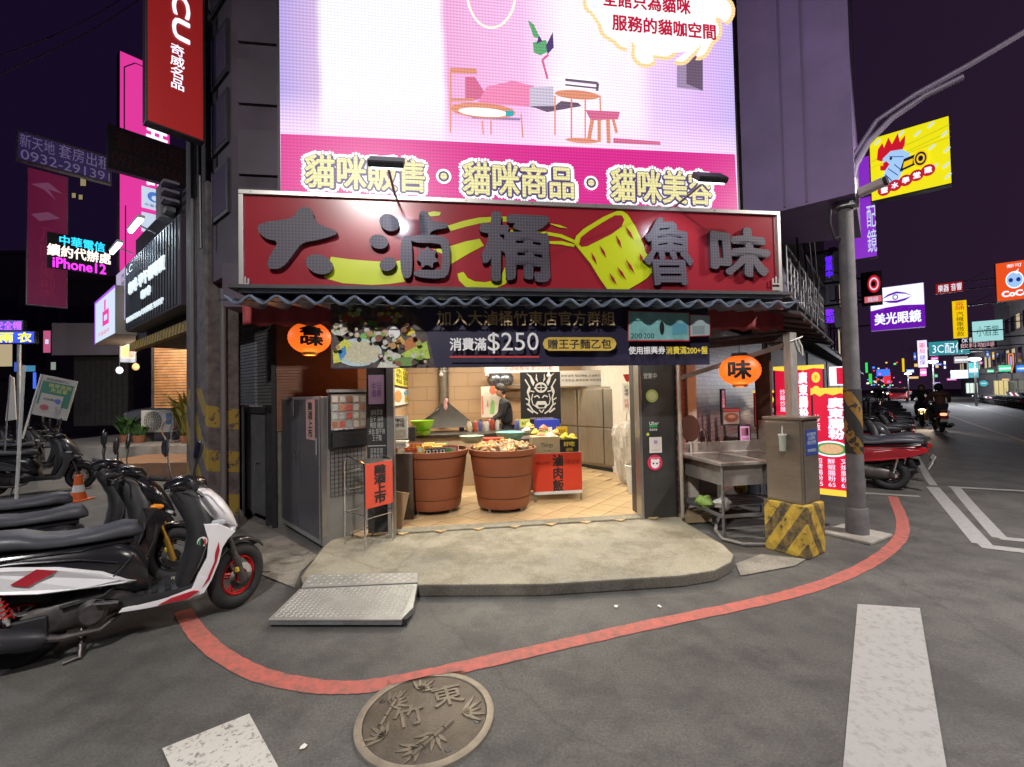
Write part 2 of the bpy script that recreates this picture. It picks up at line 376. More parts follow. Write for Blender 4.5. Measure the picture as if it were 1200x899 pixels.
# pale litter on the road
for i, (px, py, l) in enumerate([(355, 878, 'small pale scrap of litter on the asphalt between the crosswalk bar and manhole'), (722, 712, 'tiny pale yellow scrap on the asphalt under the red line'), (773, 712, 'second tiny scrap on the asphalt, nearer the road corner')]):
    p = G(px, py); mb = MB(); mb.add([(-.012, -.01, 0), (.014, -.012, .006), (.016, .012, .002), (0, .016, .008), (-.014, .009, 0)], [(0, 1, 2, 3, 4)])
    tag(mb.obj('litter', paper, None, (p.x, p.y, .008), rz=i*1.1), l, 'litter')
# ------------------------------------------------------------------ manhole cover
iron = mat('cast_iron', (.125, .105, .080), .55, .35, var=.25, vs=9, bump=.3, bs=70, rv=.12)
iron_rim = mat('cast_iron_worn', (.27, .235, .18), .5, .35, var=.3, vs=7, bump=.2)
iron_rel = mat('cast_iron_relief', (.165, .14, .105), .5, .35, var=.3, vs=7, bump=.2)
mc = G(499, 840); MR = (G(579, 838)-mc).length
mh = thing('manhole_cover', 'round cast iron manhole cover with raised bamboo relief, crossed by the red line', 'manhole cover', (mc.x, mc.y, 0), R(20))
MB().lathe([(MR, .0), (MR, .012), (MR*.985, .015), (MR*.90, .015), (MR*.89, .012), (MR*.89, .004)], 72).obj('rim', iron_rim, mh, smooth=True)
MB().lathe([(0.001, .010), (MR*.87, .010), (MR*.88, .008), (MR*.88, .001)], 72).obj('cover', iron, mh, smooth=True)
def laid(s, w_, h_, x, y, r, nm='lettering', ext=.006):
    me = textmesh(s, iron_rel, w_, h_, .01, ext); put(nm, me, mh, (x, y, .010), rot=(R(-90), 0, R(r)))
laid('竹', .15, .15, -.08, .02, 0); laid('東', .16, .16, .13, .10, 0)
def leaf(mb, x, y, a, l, wd, z=.010, t=.006):
    c, s_ = math.cos(a), math.sin(a)
    pts = [(0, 0), (l*.3, wd/2), (l*.7, wd*.35), (l, 0), (l*.7, -wd*.35), (l*.3, -wd/2)]
    mb.prism([(x+p*c-q*s_, y+p*s_+q*c) for p, q in pts], z, z+t)
random.seed(3)
for cx, cy_, n_, a0, ln in [(.02, -.14, 6, -1.9, .12), (-.16, .14, 7, .5, .11), (.17, -.06, 5, .2, .13), (-.2, -.08, 6, 2.6, .11), (.0, .19, 6, 1.0, .10), (-.06, -.2, 5, -2.6, .1)]:
    mb = MB()
    for k in range(n_): leaf(mb, cx, cy_, a0+(k-n_/2)*.42, ln*random.uniform(.7, 1.1), .022)
    mb.obj('bamboo_leaves', iron_rel, mh)
for a, b in [((-.10, -.24), (.12, -.09)), ((-.22, .0), (-.10, .22))]:
    mb = MB(); A = Vector((*a, .012)); B = Vector((*b, .012)); n_ = 4
    for k in range(n_):
        p = A.lerp(B, k/n_); q = A.lerp(B, (k+.93)/n_); mb.cyl(p, q, .013, .011, 8)
    mb.obj('bamboo_stem', iron_rel, mh)
for a in (-.55, -1.35, 2.4): MB().lathe([(.0, .0125), (.014, .0125), (.016, .011)], 12, (MR*.78*math.cos(a), MR*.78*math.sin(a), 0)).obj('lifting_hole', black, mh)
# stretch of red paint over the lid
MB().add([(G(*p).x, G(*p).y, .0175) for p in [(455, 797), (505, 786), (538, 783), (546, 789), (500, 796), (458, 806)]], [(0, 1, 2, 3, 4, 5)]).obj('red_road_line', redline, kind='structure')
# ------------------------------------------------------------------ concrete platform (step) with rounded right corner
pz = .10
top = []
A1 = G(352, 676, pz); A0 = G(378, 641, pz); A2 = G(356, 689, pz); B1 = G(490, 685, pz); B2 = G(640, 684, pz); B3 = G(800, 674, pz)
C1 = G(838, 668, pz); C2 = G(857, 658, pz); C3 = G(860, 650, pz); C4 = G(848, 638, pz); D1 = G(800, 610, pz)
tl = FW(-1.9, .6, 0); tr = FW(2.3, .6, 0)
poly = [(p.x, p.y) for p in (tl, A0, A1, A2, B1, B2, B3, C1, C2, C3, C4, D1, tr)]
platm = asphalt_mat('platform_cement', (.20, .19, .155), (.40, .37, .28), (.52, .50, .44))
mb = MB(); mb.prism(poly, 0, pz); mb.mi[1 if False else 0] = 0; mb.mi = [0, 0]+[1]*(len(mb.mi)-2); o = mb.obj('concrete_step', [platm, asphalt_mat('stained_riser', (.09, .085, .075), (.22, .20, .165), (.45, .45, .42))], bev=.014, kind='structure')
# interior floor
tilem = mat('floor_tile', (.52, .37, .20), .32, var=.12, vs=2.2, rv=.1)
grout = mat('grout', (.36, .26, .15), .8, var=.2)
fl = MB(); fz = .112
u0 = -1.38; u1 = 1.62
fl.bx(-1.6, 2.4, -.0, 6.2, .02, fz-.006); floor = fl.obj('floor', grout, None, FO, R(8), kind='structure')
tm = MB().bx(-.142, .142, -.142, .142, -.004, .006).mesh('tile', tilem)
cnt = 0
for i in range(-24, 24):
    for j in range(-24, 24):
        x = (i-j)*.2065; y = (i+j)*.2065+2.2
        if u0-.6+.1 < x < u1+.25 and -.05 < y < 3.9 and cnt < 290:
            cnt += 1; put('tile', tm, floor, (x, y, fz+random.uniform(-.0008, .0008)), R(45)+random.uniform(-.004, .004))
mb = MB()                                   # the tiles farther in, joined
for i in range(-30, 40):
    for j in range(-30, 40):
        x = (i-j)*.2065; y = (i+j)*.2065+2.2
        if -1.9 < x < 2.2 and 3.9 <= y < 6: mb.box((x, y, fz-.0), (.284, .284, .01), R(45))
mb.obj('tile_field', tilem, floor, kind='stuff')
MB().bx(u0-.02, u1-.04, .0, .17, .02, fz+.009).obj('threshold', platm, floor, bev=.006)
# ------------------------------------------------------------------ chequer plate ramp
plate = mat('chequer_plate', (.30, .30, .28), .5, .3, var=.2, vs=5, rv=.1)
r0 = G(312, 738, .0); r1 = G(470, 736, .0); rb = G(352, 690, .1); rb2 = G(488, 683, .1)
P1 = G(314, 726, .06); P2 = G(470, 726, .06); P2b = G(484, 712, .07); P3 = G(489, 684, .115); P0 = G(351, 690, .115); Q0 = G(362, 673, .12); Q1 = G(489, 671, .12)
rp = thing('metal_ramp', 'chequer plate steel ramp leaning on the left front of the concrete step', 'ramp', (0, 0, 0))
def slab(name, pts, th, m):
    n = len(pts); mb = MB(); mb.add([tuple(p) for p in pts]+[(p[0], p[1], p[2]-th) for p in pts], [tuple(range(n)), tuple(range(2*n-1, n-1, -1))]+[(i, n+i, n+(i+1) % n, (i+1) % n) for i in range(n)])
    return mb.obj(name, m, rp, bev=.003)
P3i = P3.copy(); P3i.z += .0
slab('lower_plate', [P1, P2, P2b, P3, P0], .012, plate)
slab('upper_plate', [P0+Vector((.006, .016, .004)), P3+Vector((0, .016, .004)), Q1, Q0], .012, plate)
def raised(A, B, C, D, nu, nv, m):
    mb = MB()
    for i in range(nu):
        for j in range(nv):
            u, v = (i+.5)/nu, (j+.5)/nv; p = A.lerp(B, u).lerp(D.lerp(C, u), v); e1 = (B-A).normalized(); e2 = (D-A).normalized(); nn = e1.cross(e2).normalized()
            d = (e1+e2) if (i+j) % 2 else (e1-e2); d.normalize(); s_ = d.cross(nn); l = .017; wd = .0055
            q = p+nn*.004; mb.add([p+nn*.0004-d*l, p+nn*.0004-s_*wd, p+nn*.0004+d*l, p+nn*.0004+s_*wd, q-d*l*.5, q+d*l*.5], [(0, 1, 5, 4), (1, 2, 5), (2, 3, 4, 5), (3, 0, 4)])
    o = mb.obj('tread_pattern', m, rp, kind='stuff'); return o
raised(P1.lerp(P0, .06)+Vector((.02, 0, 0)), P2.lerp(P3, .06), P3.lerp(P2, .04), P0.lerp(P1, .04)+Vector((.02, 0, 0)), 26, 13, mat('tread_worn', (.62, .62, .58), .35, .3))
raised(P0+Vector((.02, .03, .005)), P3+Vector((-.02, .03, .005)), Q1+Vector((-.02, -.01, 0)), Q0+Vector((.02, -.01, 0)), 24, 4, MC['tread_worn'])
dz = Vector((0, 0, -.014))
def flange(a, b, h): 
    mb = MB(); n = (b-a).cross(Vector((0, 0, 1))).normalized()*.006
    mb.add([a+dz, b+dz, (b.x, b.y, max(.004, b.z-h)), (a.x, a.y, max(.004, a.z-h)), a+dz-n, b+dz-n, (b.x-n.x, b.y-n.y, max(.004, b.z-h)), (a.x-n.x, a.y-n.y, max(.004, a.z-h))], [(0, 1, 2, 3), (7, 6, 5, 4), (0, 4, 5, 1), (3, 2, 6, 7), (0, 3, 7, 4), (1, 5, 6, 2)])
    mb.obj('side_flange', gsteel, rp)
flange(P1, P2, .038); flange(P2, P2b, .04); flange(P2b, P3, .05); flange(P0, P1, .045)
for p in (P1, P2): MB().cyl((p.x+.02, p.y+.03, .001), (p.x+.02, p.y+.03, .05), .014).obj('foot', rubber, rp)
# ================================================================== buildings
wall_d = mat('dark_render', (.075, .06, .08), .8, var=.3, vs=1.5, bump=.3, bs=30)
wall_glow = mat('pale_cladding', (.20, .135, .30), .6, var=.25, vs=.7, bump=.1)  # violet glow beside the screen put into the cladding colour
panel_m = mat('wall_panel', (.07, .055, .075), .6, var=.2, vs=1.2)
glassd = mat('dark_glass', (.01, .01, .013), .08, 0, spec=.8)
# main corner building, upper storeys
CB = thing('corner_building', 'dark corner building whose upper storeys carry the huge screen', 'building', FO, R(8))
def loc2(P): p = P-FO; return (p.dot(FU), p.dot(FV))
Cc = FW(-3.05, .25, 0); Dc = FW(2.86, .25, 0)
fp = [loc2(Cc), loc2(Dc), loc2(Dc+SR*14), loc2(Dc+SR*14+SL*4), loc2(Cc+SL*1.0+SR*8), loc2(Cc+SL*1.0)]
MB().prism(fp, 3.02, 14).obj('upper_wall', wall_d, CB)
MB().bx(-3.0, 2.8, -.1, .24, 2.56, 3.01).obj('lintel', wall_d, CB)
# interior shell
tile_w = mat('beige_wall_tile', (.62, .43, .24), .45, var=.08, vs=2)
N_, L_, B_ = nodes_of(tile_w)
def bricktex(m, sc, mort, c1, c2, cm, bw=.5, rh=.25, ax='XZ'):
    N, L, b = nodes_of(m); t = N.new('ShaderNodeTexCoord'); s_ = N.new('ShaderNodeSeparateXYZ'); L.new(t.outputs['Object'], s_.inputs[0])
    cb = N.new('ShaderNodeCombineXYZ'); L.new(s_.outputs[ax[0]], cb.inputs[0]); L.new(s_.outputs[ax[1]], cb.inputs[1])
    k = N.new('ShaderNodeTexBrick'); k.inputs['Scale'].default_value = sc; k.inputs['Mortar Size'].default_value = mort; k.inputs['Brick Width'].default_value = bw; k.inputs['Row Height'].default_value = rh
    k.inputs['Color1'].default_value = (*c1, 1); k.inputs['Color2'].default_value = (*c2, 1); k.inputs['Mortar'].default_value = (*cm, 1)
    L.new(cb.outputs[0], k.inputs[0]); L.new(k.outputs[0], b.inputs['Base Color'])
    bp = N.new('ShaderNodeBump'); bp.inputs['Distance'].default_value = .004; bp.invert = True; L.new(k.outputs['Fac'], bp.inputs['Height']); L.new(bp.outputs[0], b.inputs['Normal'])
tile_x = mat('beige_wall_tile_back', (.6, .42, .24), .45)
bricktex(tile_w, 1, .006, (.44, .285, .16), (.40, .26, .15), (.29, .19, .11), .6, .3, 'YZ')
bricktex(tile_x, 1, .006, (.44, .285, .16), (.40, .26, .15), (.29, .19, .11), .6, .3, 'XZ')
sh = thing('shop_interior', 'beige tiled shop room lit from inside behind the open front', 'room', FO, R(8))
UL = -1.62; UR = 2.30; VB = 4.9
MB().bx(UL-.12, UL, .25, VB, .1, 2.9).obj('left_wall', tile_w, sh)
MB().bx(UL-.12, UR+.12, VB, VB+.12, .1, 2.9).obj('back_wall', tile_x, sh)
MB().bx(UR, UR+.12, .3, VB, .1, 2.9).obj('right_wall', mat('white_wall', (.6, .55, .47), .6, var=.08), sh)
MB().bx(UL-.12, UR+.12, -.02, VB+.12, 2.9, 3.0).obj('ceiling', mat('ceiling_white', (.7, .68, .62), .7), sh)
# side walls along the two streets, ground floor
pink_lit_brick = mat('glazed_brick', (.4, .2, .16), .35)  # brick coloured pinker for the pink light of the signs
bricktex(pink_lit_brick, 1, .005, (.36, .19, .15), (.27, .13, .11), (.12, .07, .07), .14, .062, 'XZ')
sw0 = FW(2.05, .12, 0)
o = MB().bx(0, 5.2, 0, .15, .0, 2.6).obj('side_wall', pink_lit_brick, None, sw0, ANG['R']); tag(o, 'pinkish glazed brick side wall behind the steel sink', 'wall')
# added bay right of the screen, screen glow put into its violet colour
def wpoly(name, pts, z0, z1, m, par=None, bev=0): 
    mb = MB(); mb.prism([(p[0], p[1]) for p in pts], z0, z1); return mb.obj(name, m, par, bev=bev)
bay = thing('bay_facade', 'pale violet lit metal clad bay projecting beside the right edge of the screen', 'facade')
wpoly('cladding', [(2.80, 5.24), (3.60, 4.56), (4.75, 5.94), (3.4, 6.3)], 3.62, 14, wall_glow, bay)
for k in range(2, 4):
    a = Vector((2.80, 5.24, 0)).lerp(Vector((3.60, 4.56, 0)), k/5); MB().box((0, 0, 8.8), (.02, .02, 10.3), R(-40)).obj('seam', mat('seam', (.13, .09, .18), .6), bay, (a.x-.006, a.y-.006, 0))
# column on the left
nc = Vector((-3.62, 5.3, 0))-SR*.03-SL*0
cp = [nc, nc+SR*.36, nc+SR*.36+SL*.8, nc+SL*.8]
def colmat():
    m = bpy.data.materials.new('column_paint'); m.use_nodes = True; N, L, b = nodes_of(m)
    t = N.new('ShaderNodeTexCoord'); s_ = N.new('ShaderNodeSeparateXYZ'); L.new(t.outputs['Object'], s_.inputs[0])
    def mth(op, a, bb):
        x = N.new('ShaderNodeMath'); x.operation = op
        for i, q in enumerate((a, bb)):
            if isinstance(q, (int, float)): x.inputs[i].default_value = q
            elif q is not None: L.new(q, x.inputs[i])
        return x.outputs[0]
    h = mth('ADD', mth('MULTIPLY', s_.outputs['X'], 1.0), mth('MULTIPLY', s_.outputs['Y'], -.6))
    st = mth('FRACT', mth('MULTIPLY', mth('ADD', s_.outputs['Z'], h), 1.9), None)
    ye = mth('GREATER_THAN', st, .52); low = mth('LESS_THAN', s_.outputs['Z'], 1.75); k = mth('MULTIPLY', ye, low)
    z = N.new('ShaderNodeTexNoise'); z.inputs['Scale'].default_value = 9; z.inputs['Detail'].default_value = 8; z.inputs['Roughness'].default_value = .7; L.new(t.outputs['Object'], z.inputs[0])
    wr = mth('GREATER_THAN', z.outputs[0], .44); k = mth('MULTIPLY', k, wr)
    r = N.new('ShaderNodeValToRGB'); e = r.color_ramp.elements; e[0].position = .35; e[1].position = .7; e[0].color = (.05, .043, .045, 1); e[1].color = (.15, .125, .12, 1); L.new(z.outputs[0], r.inputs[0])
    x = N.new('ShaderNodeMix'); x.data_type = 'RGBA'; L.new(k, x.inputs[0]); L.new(r.outputs[0], x.inputs[6]); x.inputs[7].default_value = (.27, .185, .03, 1); L.new(x.outputs[2], b.inputs['Base Color']); b.inputs['Roughness'].default_value = .7
    bp = N.new('ShaderNodeBump'); bp.inputs['Strength'].default_value = .4; bp.inputs['Distance'].default_value = .01; L.new(z.outputs[0], bp.inputs['Height']); L.new(bp.outputs[0], b.inputs['Normal'])
    return m
colm = colmat()
lc = thing('street_column', 'tall square column with worn yellow and black stripes left of the shop', 'column')
wpoly('shaft', cp, 0, 13.5, colm, lc, .02)
q = nc+SR*.17-SL*.03; MB().cyl((q.x, q.y, 0), (q.x, q.y, 13), .035).obj('drain_pipe', mat('grey_pvc', (.13, .12, .12), .5), lc, smooth=True)
q = nc+SL*.4-SR*.03; MB().cyl((q.x, q.y, .0), (q.x, q.y, 13), .025).obj('drain_pipe', MC['grey_pvc'], lc, smooth=True)
# stuff on the upper left wall between column and screen
ul = thing('wall_service_rack', 'dark window louvres and brackets on the wall left of the screen', 'wall rack', (Cc.x, Cc.y, 0), ANG['L'])
o1 = MB()
for z in (3.7, 4.5, 5.3, 6.2):
    MB().bx(-.62, -.08, -.03, .01, z, z+.62).obj('window_frame', dark, ul)
    MB().bx(-.57, -.13, -.035, -.03, z+.05, z+.57).obj('window_glass', mat('violet_glass', (.10, .08, .13), .2, 0), ul)
MB().tube([(-.68, -.12, 3.4), (-.66, -.14, 5), (-.60, -.1, 7), (-.64, -.12, 9)], .018).obj('cable', black, ul)
fa = thing('wall_strip', 'dark narrow strip of wall with brackets showing between rack and screen edge', 'wall', FO, R(8))
u_l = FL(300, 200, -.02)[0]
for k, z in enumerate((3.45, 4.1, 4.9, 5.6)):
    MB().bx(-2.98, -2.5, .21, .24, z, z+.5).obj('wall_panel', panel_m, fa)
# ------------------------------------------------------------------ LED screen
def ledmat(name, build, s=1.):
    m = bpy.data.materials.new(name); m.use_nodes = True; N, L, b = nodes_of(m)
    t = N.new('ShaderNodeTexCoord'); s_ = N.new('ShaderNodeSeparateXYZ'); L.new(t.outputs['Object'], s_.inputs[0])
    def mth(op, a, bb=None):
        x = N.new('ShaderNodeMath'); x.operation = op
        for i, q in enumerate((a, bb)):
            if isinstance(q, (int, float)): x.inputs[i].default_value = q
            elif q is not None: L.new(q, x.inputs[i])
        return x.outputs[0]
    lx = mth('ADD', mth('MULTIPLY', mth('SINE', mth('MULTIPLY', s_.outputs['X'], 2*math.pi/.033)), .07), .93)
    lz = mth('ADD', mth('MULTIPLY', mth('SINE', mth('MULTIPLY', s_.outputs['Z'], 2*math.pi/.033)), .14), .86)
    st = mth('MULTIPLY', mth('MULTIPLY', lx, lz), s)
    L.new(st, b.inputs['Emission Strength']); b.inputs['Base Color'].default_value = (.02, .02, .02, 1); b.inputs['Roughness'].default_value = .4
    if callable(build): L.new(build(N, L, s_, mth, t), b.inputs['Emission Color'])
    else: b.inputs['Emission Color'].default_value = (*build, 1)
    return m
def lin(r, g, b_): return tuple((c/255)**2.2 for c in (r, g, b_))
LV = -.45
lu0, lzb = FL(329, 243, LV)[0], FL(560, 250, LV)[1]-.25; lu1 = FL(861, 120, LV)[0]; lzt = 7.6
LW = lu1-lu0; LH = lzt-lzb
p = FW(lu0, LV, lzb)
led = thing('led_screen', 'huge glowing LED screen above the shop advertising cats with a pink band of lettering', 'screen', p, R(8))
MB().bx(-.03, LW+.03, .01, .3, -.03, LH+.03).obj('screen_cabinet', black, led)
def lp(px, py):                    # picture position -> 0..1 on the screen
    u, z = FL(px, py, LV); return ((u-lu0)/LW, (z-lzb)/LH)
zpk = (FL(560, 168, LV)[1]-lzb)    # top of the pink band
def pic(N, L, s_, mth, t):
    r = N.new('ShaderNodeValToRGB'); e = r.color_ramp.elements
    stops = [(0, (168, 150, 212)), (.07, (196, 168, 210)), (.085, (238, 236, 255)), (.32, (240, 238, 252)), (.335, (224, 160, 205)), (.50, (232, 180, 222)), (.60, (255, 236, 250)), (.76, (250, 226, 246)), (.80, (220, 190, 235)), (.93, (208, 172, 232)), (1, (188, 170, 228))]
    e[0].position = 0; e[0].color = (*lin(*stops[0][1]), 1); e[1].position = 1; e[1].color = (*lin(*stops[-1][1]), 1)
    for p_, c_ in stops[1:-1]: k = e.new(p_); k.color = (*lin(*c_), 1)
    z = N.new('ShaderNodeTexNoise'); z.inputs['Scale'].default_value = 1.1; L.new(t.outputs['Object'], z.inputs[0])
    L.new(mth('ADD', mth('DIVIDE', s_.outputs['X'], LW), mth('MULTIPLY', mth('SUBTRACT', z.outputs[0], .5), .03)), r.inputs[0])
    fl_ = N.new('ShaderNodeMapRange'); fl_.inputs[1].default_value = zpk+.05; fl_.inputs[2].default_value = zpk+.42; fl_.inputs[3].default_value = .75; fl_.inputs[4].default_value = 0; L.new(s_.outputs['Z'], fl_.inputs[0])
    x = N.new('ShaderNodeMix'); x.data_type = 'RGBA'; L.new(fl_.outputs[0], x.inputs[0]); L.new(r.outputs[0], x.inputs[6]); x.inputs[7].default_value = (*lin(236, 205, 240), 1)
    return x.outputs[2]
LEDS = 1.5
def L_(name, c, s=None): return ledmat(name, lin(*c), LEDS if s is None else s)
MB().add([(0, 0, 0), (LW, 0, 0), (LW, 0, LH), (0, 0, LH)], [(0, 1, 2, 3)]).obj('screen_picture', ledmat('led_room_picture', pic, LEDS), led)
pinkL = L_('led_pink', (232, 40, 150), 1.1); yelL = L_('led_pale_yellow', (245, 235, 165), 1.15); whiL = L_('led_white', (255, 255, 255)); outL = L_('led_outline', (90, 70, 130), 1.)
orL = L_('led_orange', (232, 150, 120), 1.2); pk2 = L_('led_rose', (222, 110, 150), 1.2); grn = L_('led_green', (110, 190, 130), 1.); crim = L_('led_crimson', (215, 25, 70), 1.); lav = L_('led_lavender', (170, 140, 190), 1.1); cyan_ = L_('led_cyan', (50, 190, 205), 1.); sha = L_('led_shadow', (120, 100, 125), 1.)
it = [('p', [lp(329, 157), (0, 0), (1, 0), lp(861, 181)], pinkL, 'pink_band')]
def ph(pts): return [lp(a, b) for a, b in pts]
# words of the pink band
for s_, x0, x1 in (('貓咪販售', 352, 503), ('貓咪商品', 537, 677), ('貓咪美容', 710, 838)):
    k = .0457; y0 = 157+(x0-329)*k+17; y1 = 157+(x1-329)*k+17
    a = lp(x0, y0+51-2); b = lp(x1, y1+1); a2 = (a[0], a[1]); 
    it.append(('t', s_, a[0], (a[1]+lp(x1, y1+51)[1])/2, b[0], (b[1]+lp(x0, y0)[1])/2, whiL, {'bold': .12, 'name': 'letter_outline'}))
for s_, x0, x1 in (('貓咪販售', 356, 499), ('貓咪商品', 541, 673), ('貓咪美容', 714, 834)):
    k = .0457; y0 = 157+(x0-329)*k+21; y1 = 157+(x1-329)*k+21
    a = lp(x0, y0+44-2); b = lp(x1, y1+1)
    it.append(('t', s_, a[0], (a[1]+lp(x1, y1+44)[1])/2, b[0], (b[1]+lp(x0, y0)[1])/2, outL, {'bold': .065, 'name': 'letter_shadow'}))
for s_, x0, x1 in (('貓咪販售', 357, 498), ('貓咪商品', 542, 672), ('貓咪美容', 715, 833)):
    k = .0457; y0 = 157+(x0-329)*k+22; y1 = 157+(x1-329)*k+22
    a = lp(x0, y0+41-2); b = lp(x1, y1+1)
    it.append(('t', s_, a[0], (a[1]+lp(x1, y1+41)[1])/2, b[0], (b[1]+lp(x0, y0)[1])/2, yelL, {'bold': .022}))
for x_ in (520, 692):
    y_ = 157+(x_-329)*.0457+42; c_ = lp(x_, y_)
    for r_, m_ in ((8.5, whiL), (6, outL), (3.8, yelL)): it.append(('e', c_[0], c_[1], r_/532*1.0, r_/532*LW/LH, m_, 'bullet'))
# furniture of the pictured room
it += [('p', ph([(553, 138), (610, 140), (609, 143), (553, 141)]), lav, 'picture_detail'),
       ('p', ph([(545, 92), (556, 92), (572, 117), (545, 120)]), pk2, 'picture_detail'), ('p', ph([(570, 104), (600, 97), (625, 103), (626, 128), (560, 122)]), L_('led_pale_rose', (226, 128, 170)), 'picture_detail'),
       ('p', ph([(527, 82), (558, 83), (559, 89), (528, 88)]), orL, 'picture_detail'),
       ('e', *lp(566, 132), 37/532, 9/532*LW/LH, orL, 'picture_detail'), ('e', *lp(566, 134), 28/532, 5/532*LW/LH, whiL, 'picture_detail'),
       ('a', ph([(528, 85), (528, 158)]), .003, orL), ('a', ph([(565, 144), (566, 160)]), .003, orL), ('a', ph([(575, 144), (575, 160)]), .003, orL), ('a', ph([(610, 136), (612, 164)]), .003, orL), ('a', ph([(527, 120), (555, 120)]), .006, orL),
       ('p', ph([(592, 133), (601, 133), (601, 139), (592, 139)]), cyan_, 'picture_detail'),
       ('p', ph([(640, 93), (695, 95), (700, 99), (662, 99)]), whiL, 'picture_detail'), ('a', ph([(661, 97), (699, 101), (698, 110)]), .006, sha), ('a', ph([(661, 103), (698, 107)]), .004, sha),
       ('p', ph([(620, 106), (647, 105), (648, 131), (620, 130)]), L_('led_grey', (190, 180, 200)), 'picture_detail'), ('p', ph([(620, 128), (648, 131), (680, 128), (676, 124), (656, 122), (640, 135)]), sha, 'picture_detail'),
       ('e', *lp(675, 115), 27/532, 5.5/532*LW/LH, orL, 'picture_detail'), ('a', ph([(649, 116), (649, 162)]), .0035, orL), ('a', ph([(668, 120), (668, 166)]), .0035, orL), ('a', ph([(684, 120), (684, 168)]), .0035, orL), ('a', ph([(701, 116), (702, 145)]), .0035, orL),
       ('p', ph([(684, 133), (724, 135), (722, 144), (690, 145)]), pk2, 'picture_detail'), ('a', ph([(692, 144), (688, 168)]), .009, orL), ('a', ph([(700, 144), (700, 170)]), .008, orL), ('a', ph([(710, 144), (711, 172)]), .009, orL), ('a', ph([(716, 144), (720, 160)]), .007, orL),
       ('e', *lp(680, 169), 20/532, 3/532*LW/LH, orL, 'picture_detail'), ('p', ph([(716, 166), (770, 170), (771, 174), (716, 172)]), pk2, 'picture_detail'),
       ('a', ph([(641, 70), (634, 76), (640, 98)]), .005, pk2), ('p', ph([(617, 30), (624, 35), (632, 52), (624, 50)]), grn, 'picture_detail'), ('p', ph([(623, 56), (638, 53), (642, 66), (632, 71), (624, 68)]), grn, 'picture_detail'), ('p', ph([(646, 44), (647, 62), (640, 70), (638, 60)]), outL, 'picture_detail'), ('p', ph([(630, 48), (634, 55), (627, 58)]), outL, 'picture_detail'),
       ('p', ph([(789, 75), (819, 72), (819, 112), (789, 108)]), L_('led_doorway', (150, 130, 160)), 'picture_detail'), ('p', ph([(800, 73), (819, 71), (819, 112), (800, 104)]), sha, 'picture_detail')]
ringp = [lp(575+28*math.cos(a*math.pi/16), -2+42*math.sin(a*math.pi/16)) for a in range(33)]
it += [('a', ringp, .005, L_('led_cream', (255, 250, 215)), 'picture_detail')]
# cloud shaped speech bubble with text
def cloud(k, g): 
    pts = []
    cs = [(695, 10, 15), (712, 38, 14), (728, 50, 14), (752, 68, 15), (776, 62, 12), (794, 68, 12), (815, 62, 12), (826, 42, 16), (840, 20, 17), (826, -12, 20), (760, -30, 30), (715, -20, 20)]
    n = len(cs)
    cx = sum(c[0] for c in cs)/n; cy2 = sum(c[1] for c in cs)/n
    for x, y, r in cs:
        a0 = math.atan2(y-cy2, x-cx)
        for j in range(-3, 4): a = a0+j*.38; pts.append((x-r*.2*math.cos(a0)+(r+g)*math.cos(a)*.9, y+(r+g)*math.sin(a)*.9))
    return ph(pts)
it += [('p', cloud(1, 5), L_('led_peach', (255, 205, 150)), 'speech_bubble'), ('p', cloud(1, 0), whiL, 'speech_bubble')]
a = lp(703, 18); b = lp(804, -4); it.append(('t', '全館只為貓咪', a[0], lp(703, 14)[1]-.002, b[0], lp(703, -6)[1]-.004, crim, {'bold': .03}))
a = lp(714, 42); b = lp(833, 23); it.append(('t', '服務的貓咖空間', a[0], lp(714, 43)[1], b[0], lp(714, 24)[1], crim, {'bold': .03}))
decorate(led, it, 0, 0, LW, LH, -.001, .0015)
# tilt the rows of letters a touch, as on the screen nothing is tilted: rows run with the band
# ------------------------------------------------------------------ main sign
SV = -.92
su0, szb = FL(281, 346, SV); su1 = FL(914, 300, SV)[0]; szt = FL(281, 225, SV)[1]; szb = (szb+FL(914, 348, SV)[1])/2; szt = (szt+FL(914, 247, SV)[1])/2
SW = su1-su0; SH = szt-szb
sred = mat('sign_red', (.27, .018, .028), .22, var=.06, vs=1.5, coat=.3)
slime = mat('sign_lime', (.46, .52, .012), .28)
sign = thing('shop_sign', 'long glossy red shop sign with raised grey characters and a lime bucket', 'sign', FW(su0, SV, szb), R(8))
MB().bx(0, SW, .003, .16, 0, SH).obj('sign_box', dark, sign)
MB().add([(.01, 0, .01), (SW-.01, 0, .01), (SW-.01, 0, SH-.01), (.01, 0, SH-.01)], [(0, 1, 2, 3)]).obj('sign_face', sred, sign)
alu = mat('aluminium_frame', (.62, .60, .57), .32, .8)
for nm, bb in (('frame_rail', (0, SW, 0, .04)), ('frame_rail', (0, SW, SH-.04, SH)), ('frame_rail', (0, .04, .04, SH-.04)), ('frame_rail', (SW-.04, SW, .04, SH-.04))):
    MB().bx(bb[0], bb[1], -.025, .002, bb[2], bb[3]).obj(nm, alu, sign, bev=.004)
mb = MB()
for k in range(9):
    for z in (.02, SH-.02): mb.cyl((.1+k*(SW-.2)/8, -.030, z), (.1+k*(SW-.2)/8, -.024, z), .007, n=8)
mb.obj('rivet', steel, sign)
def sp(px, py): u, z = FL(px, py, SV); return ((u-su0)/SW, (z-szb)/SH)
def ps(pts): return [sp(a, b) for a, b in pts]
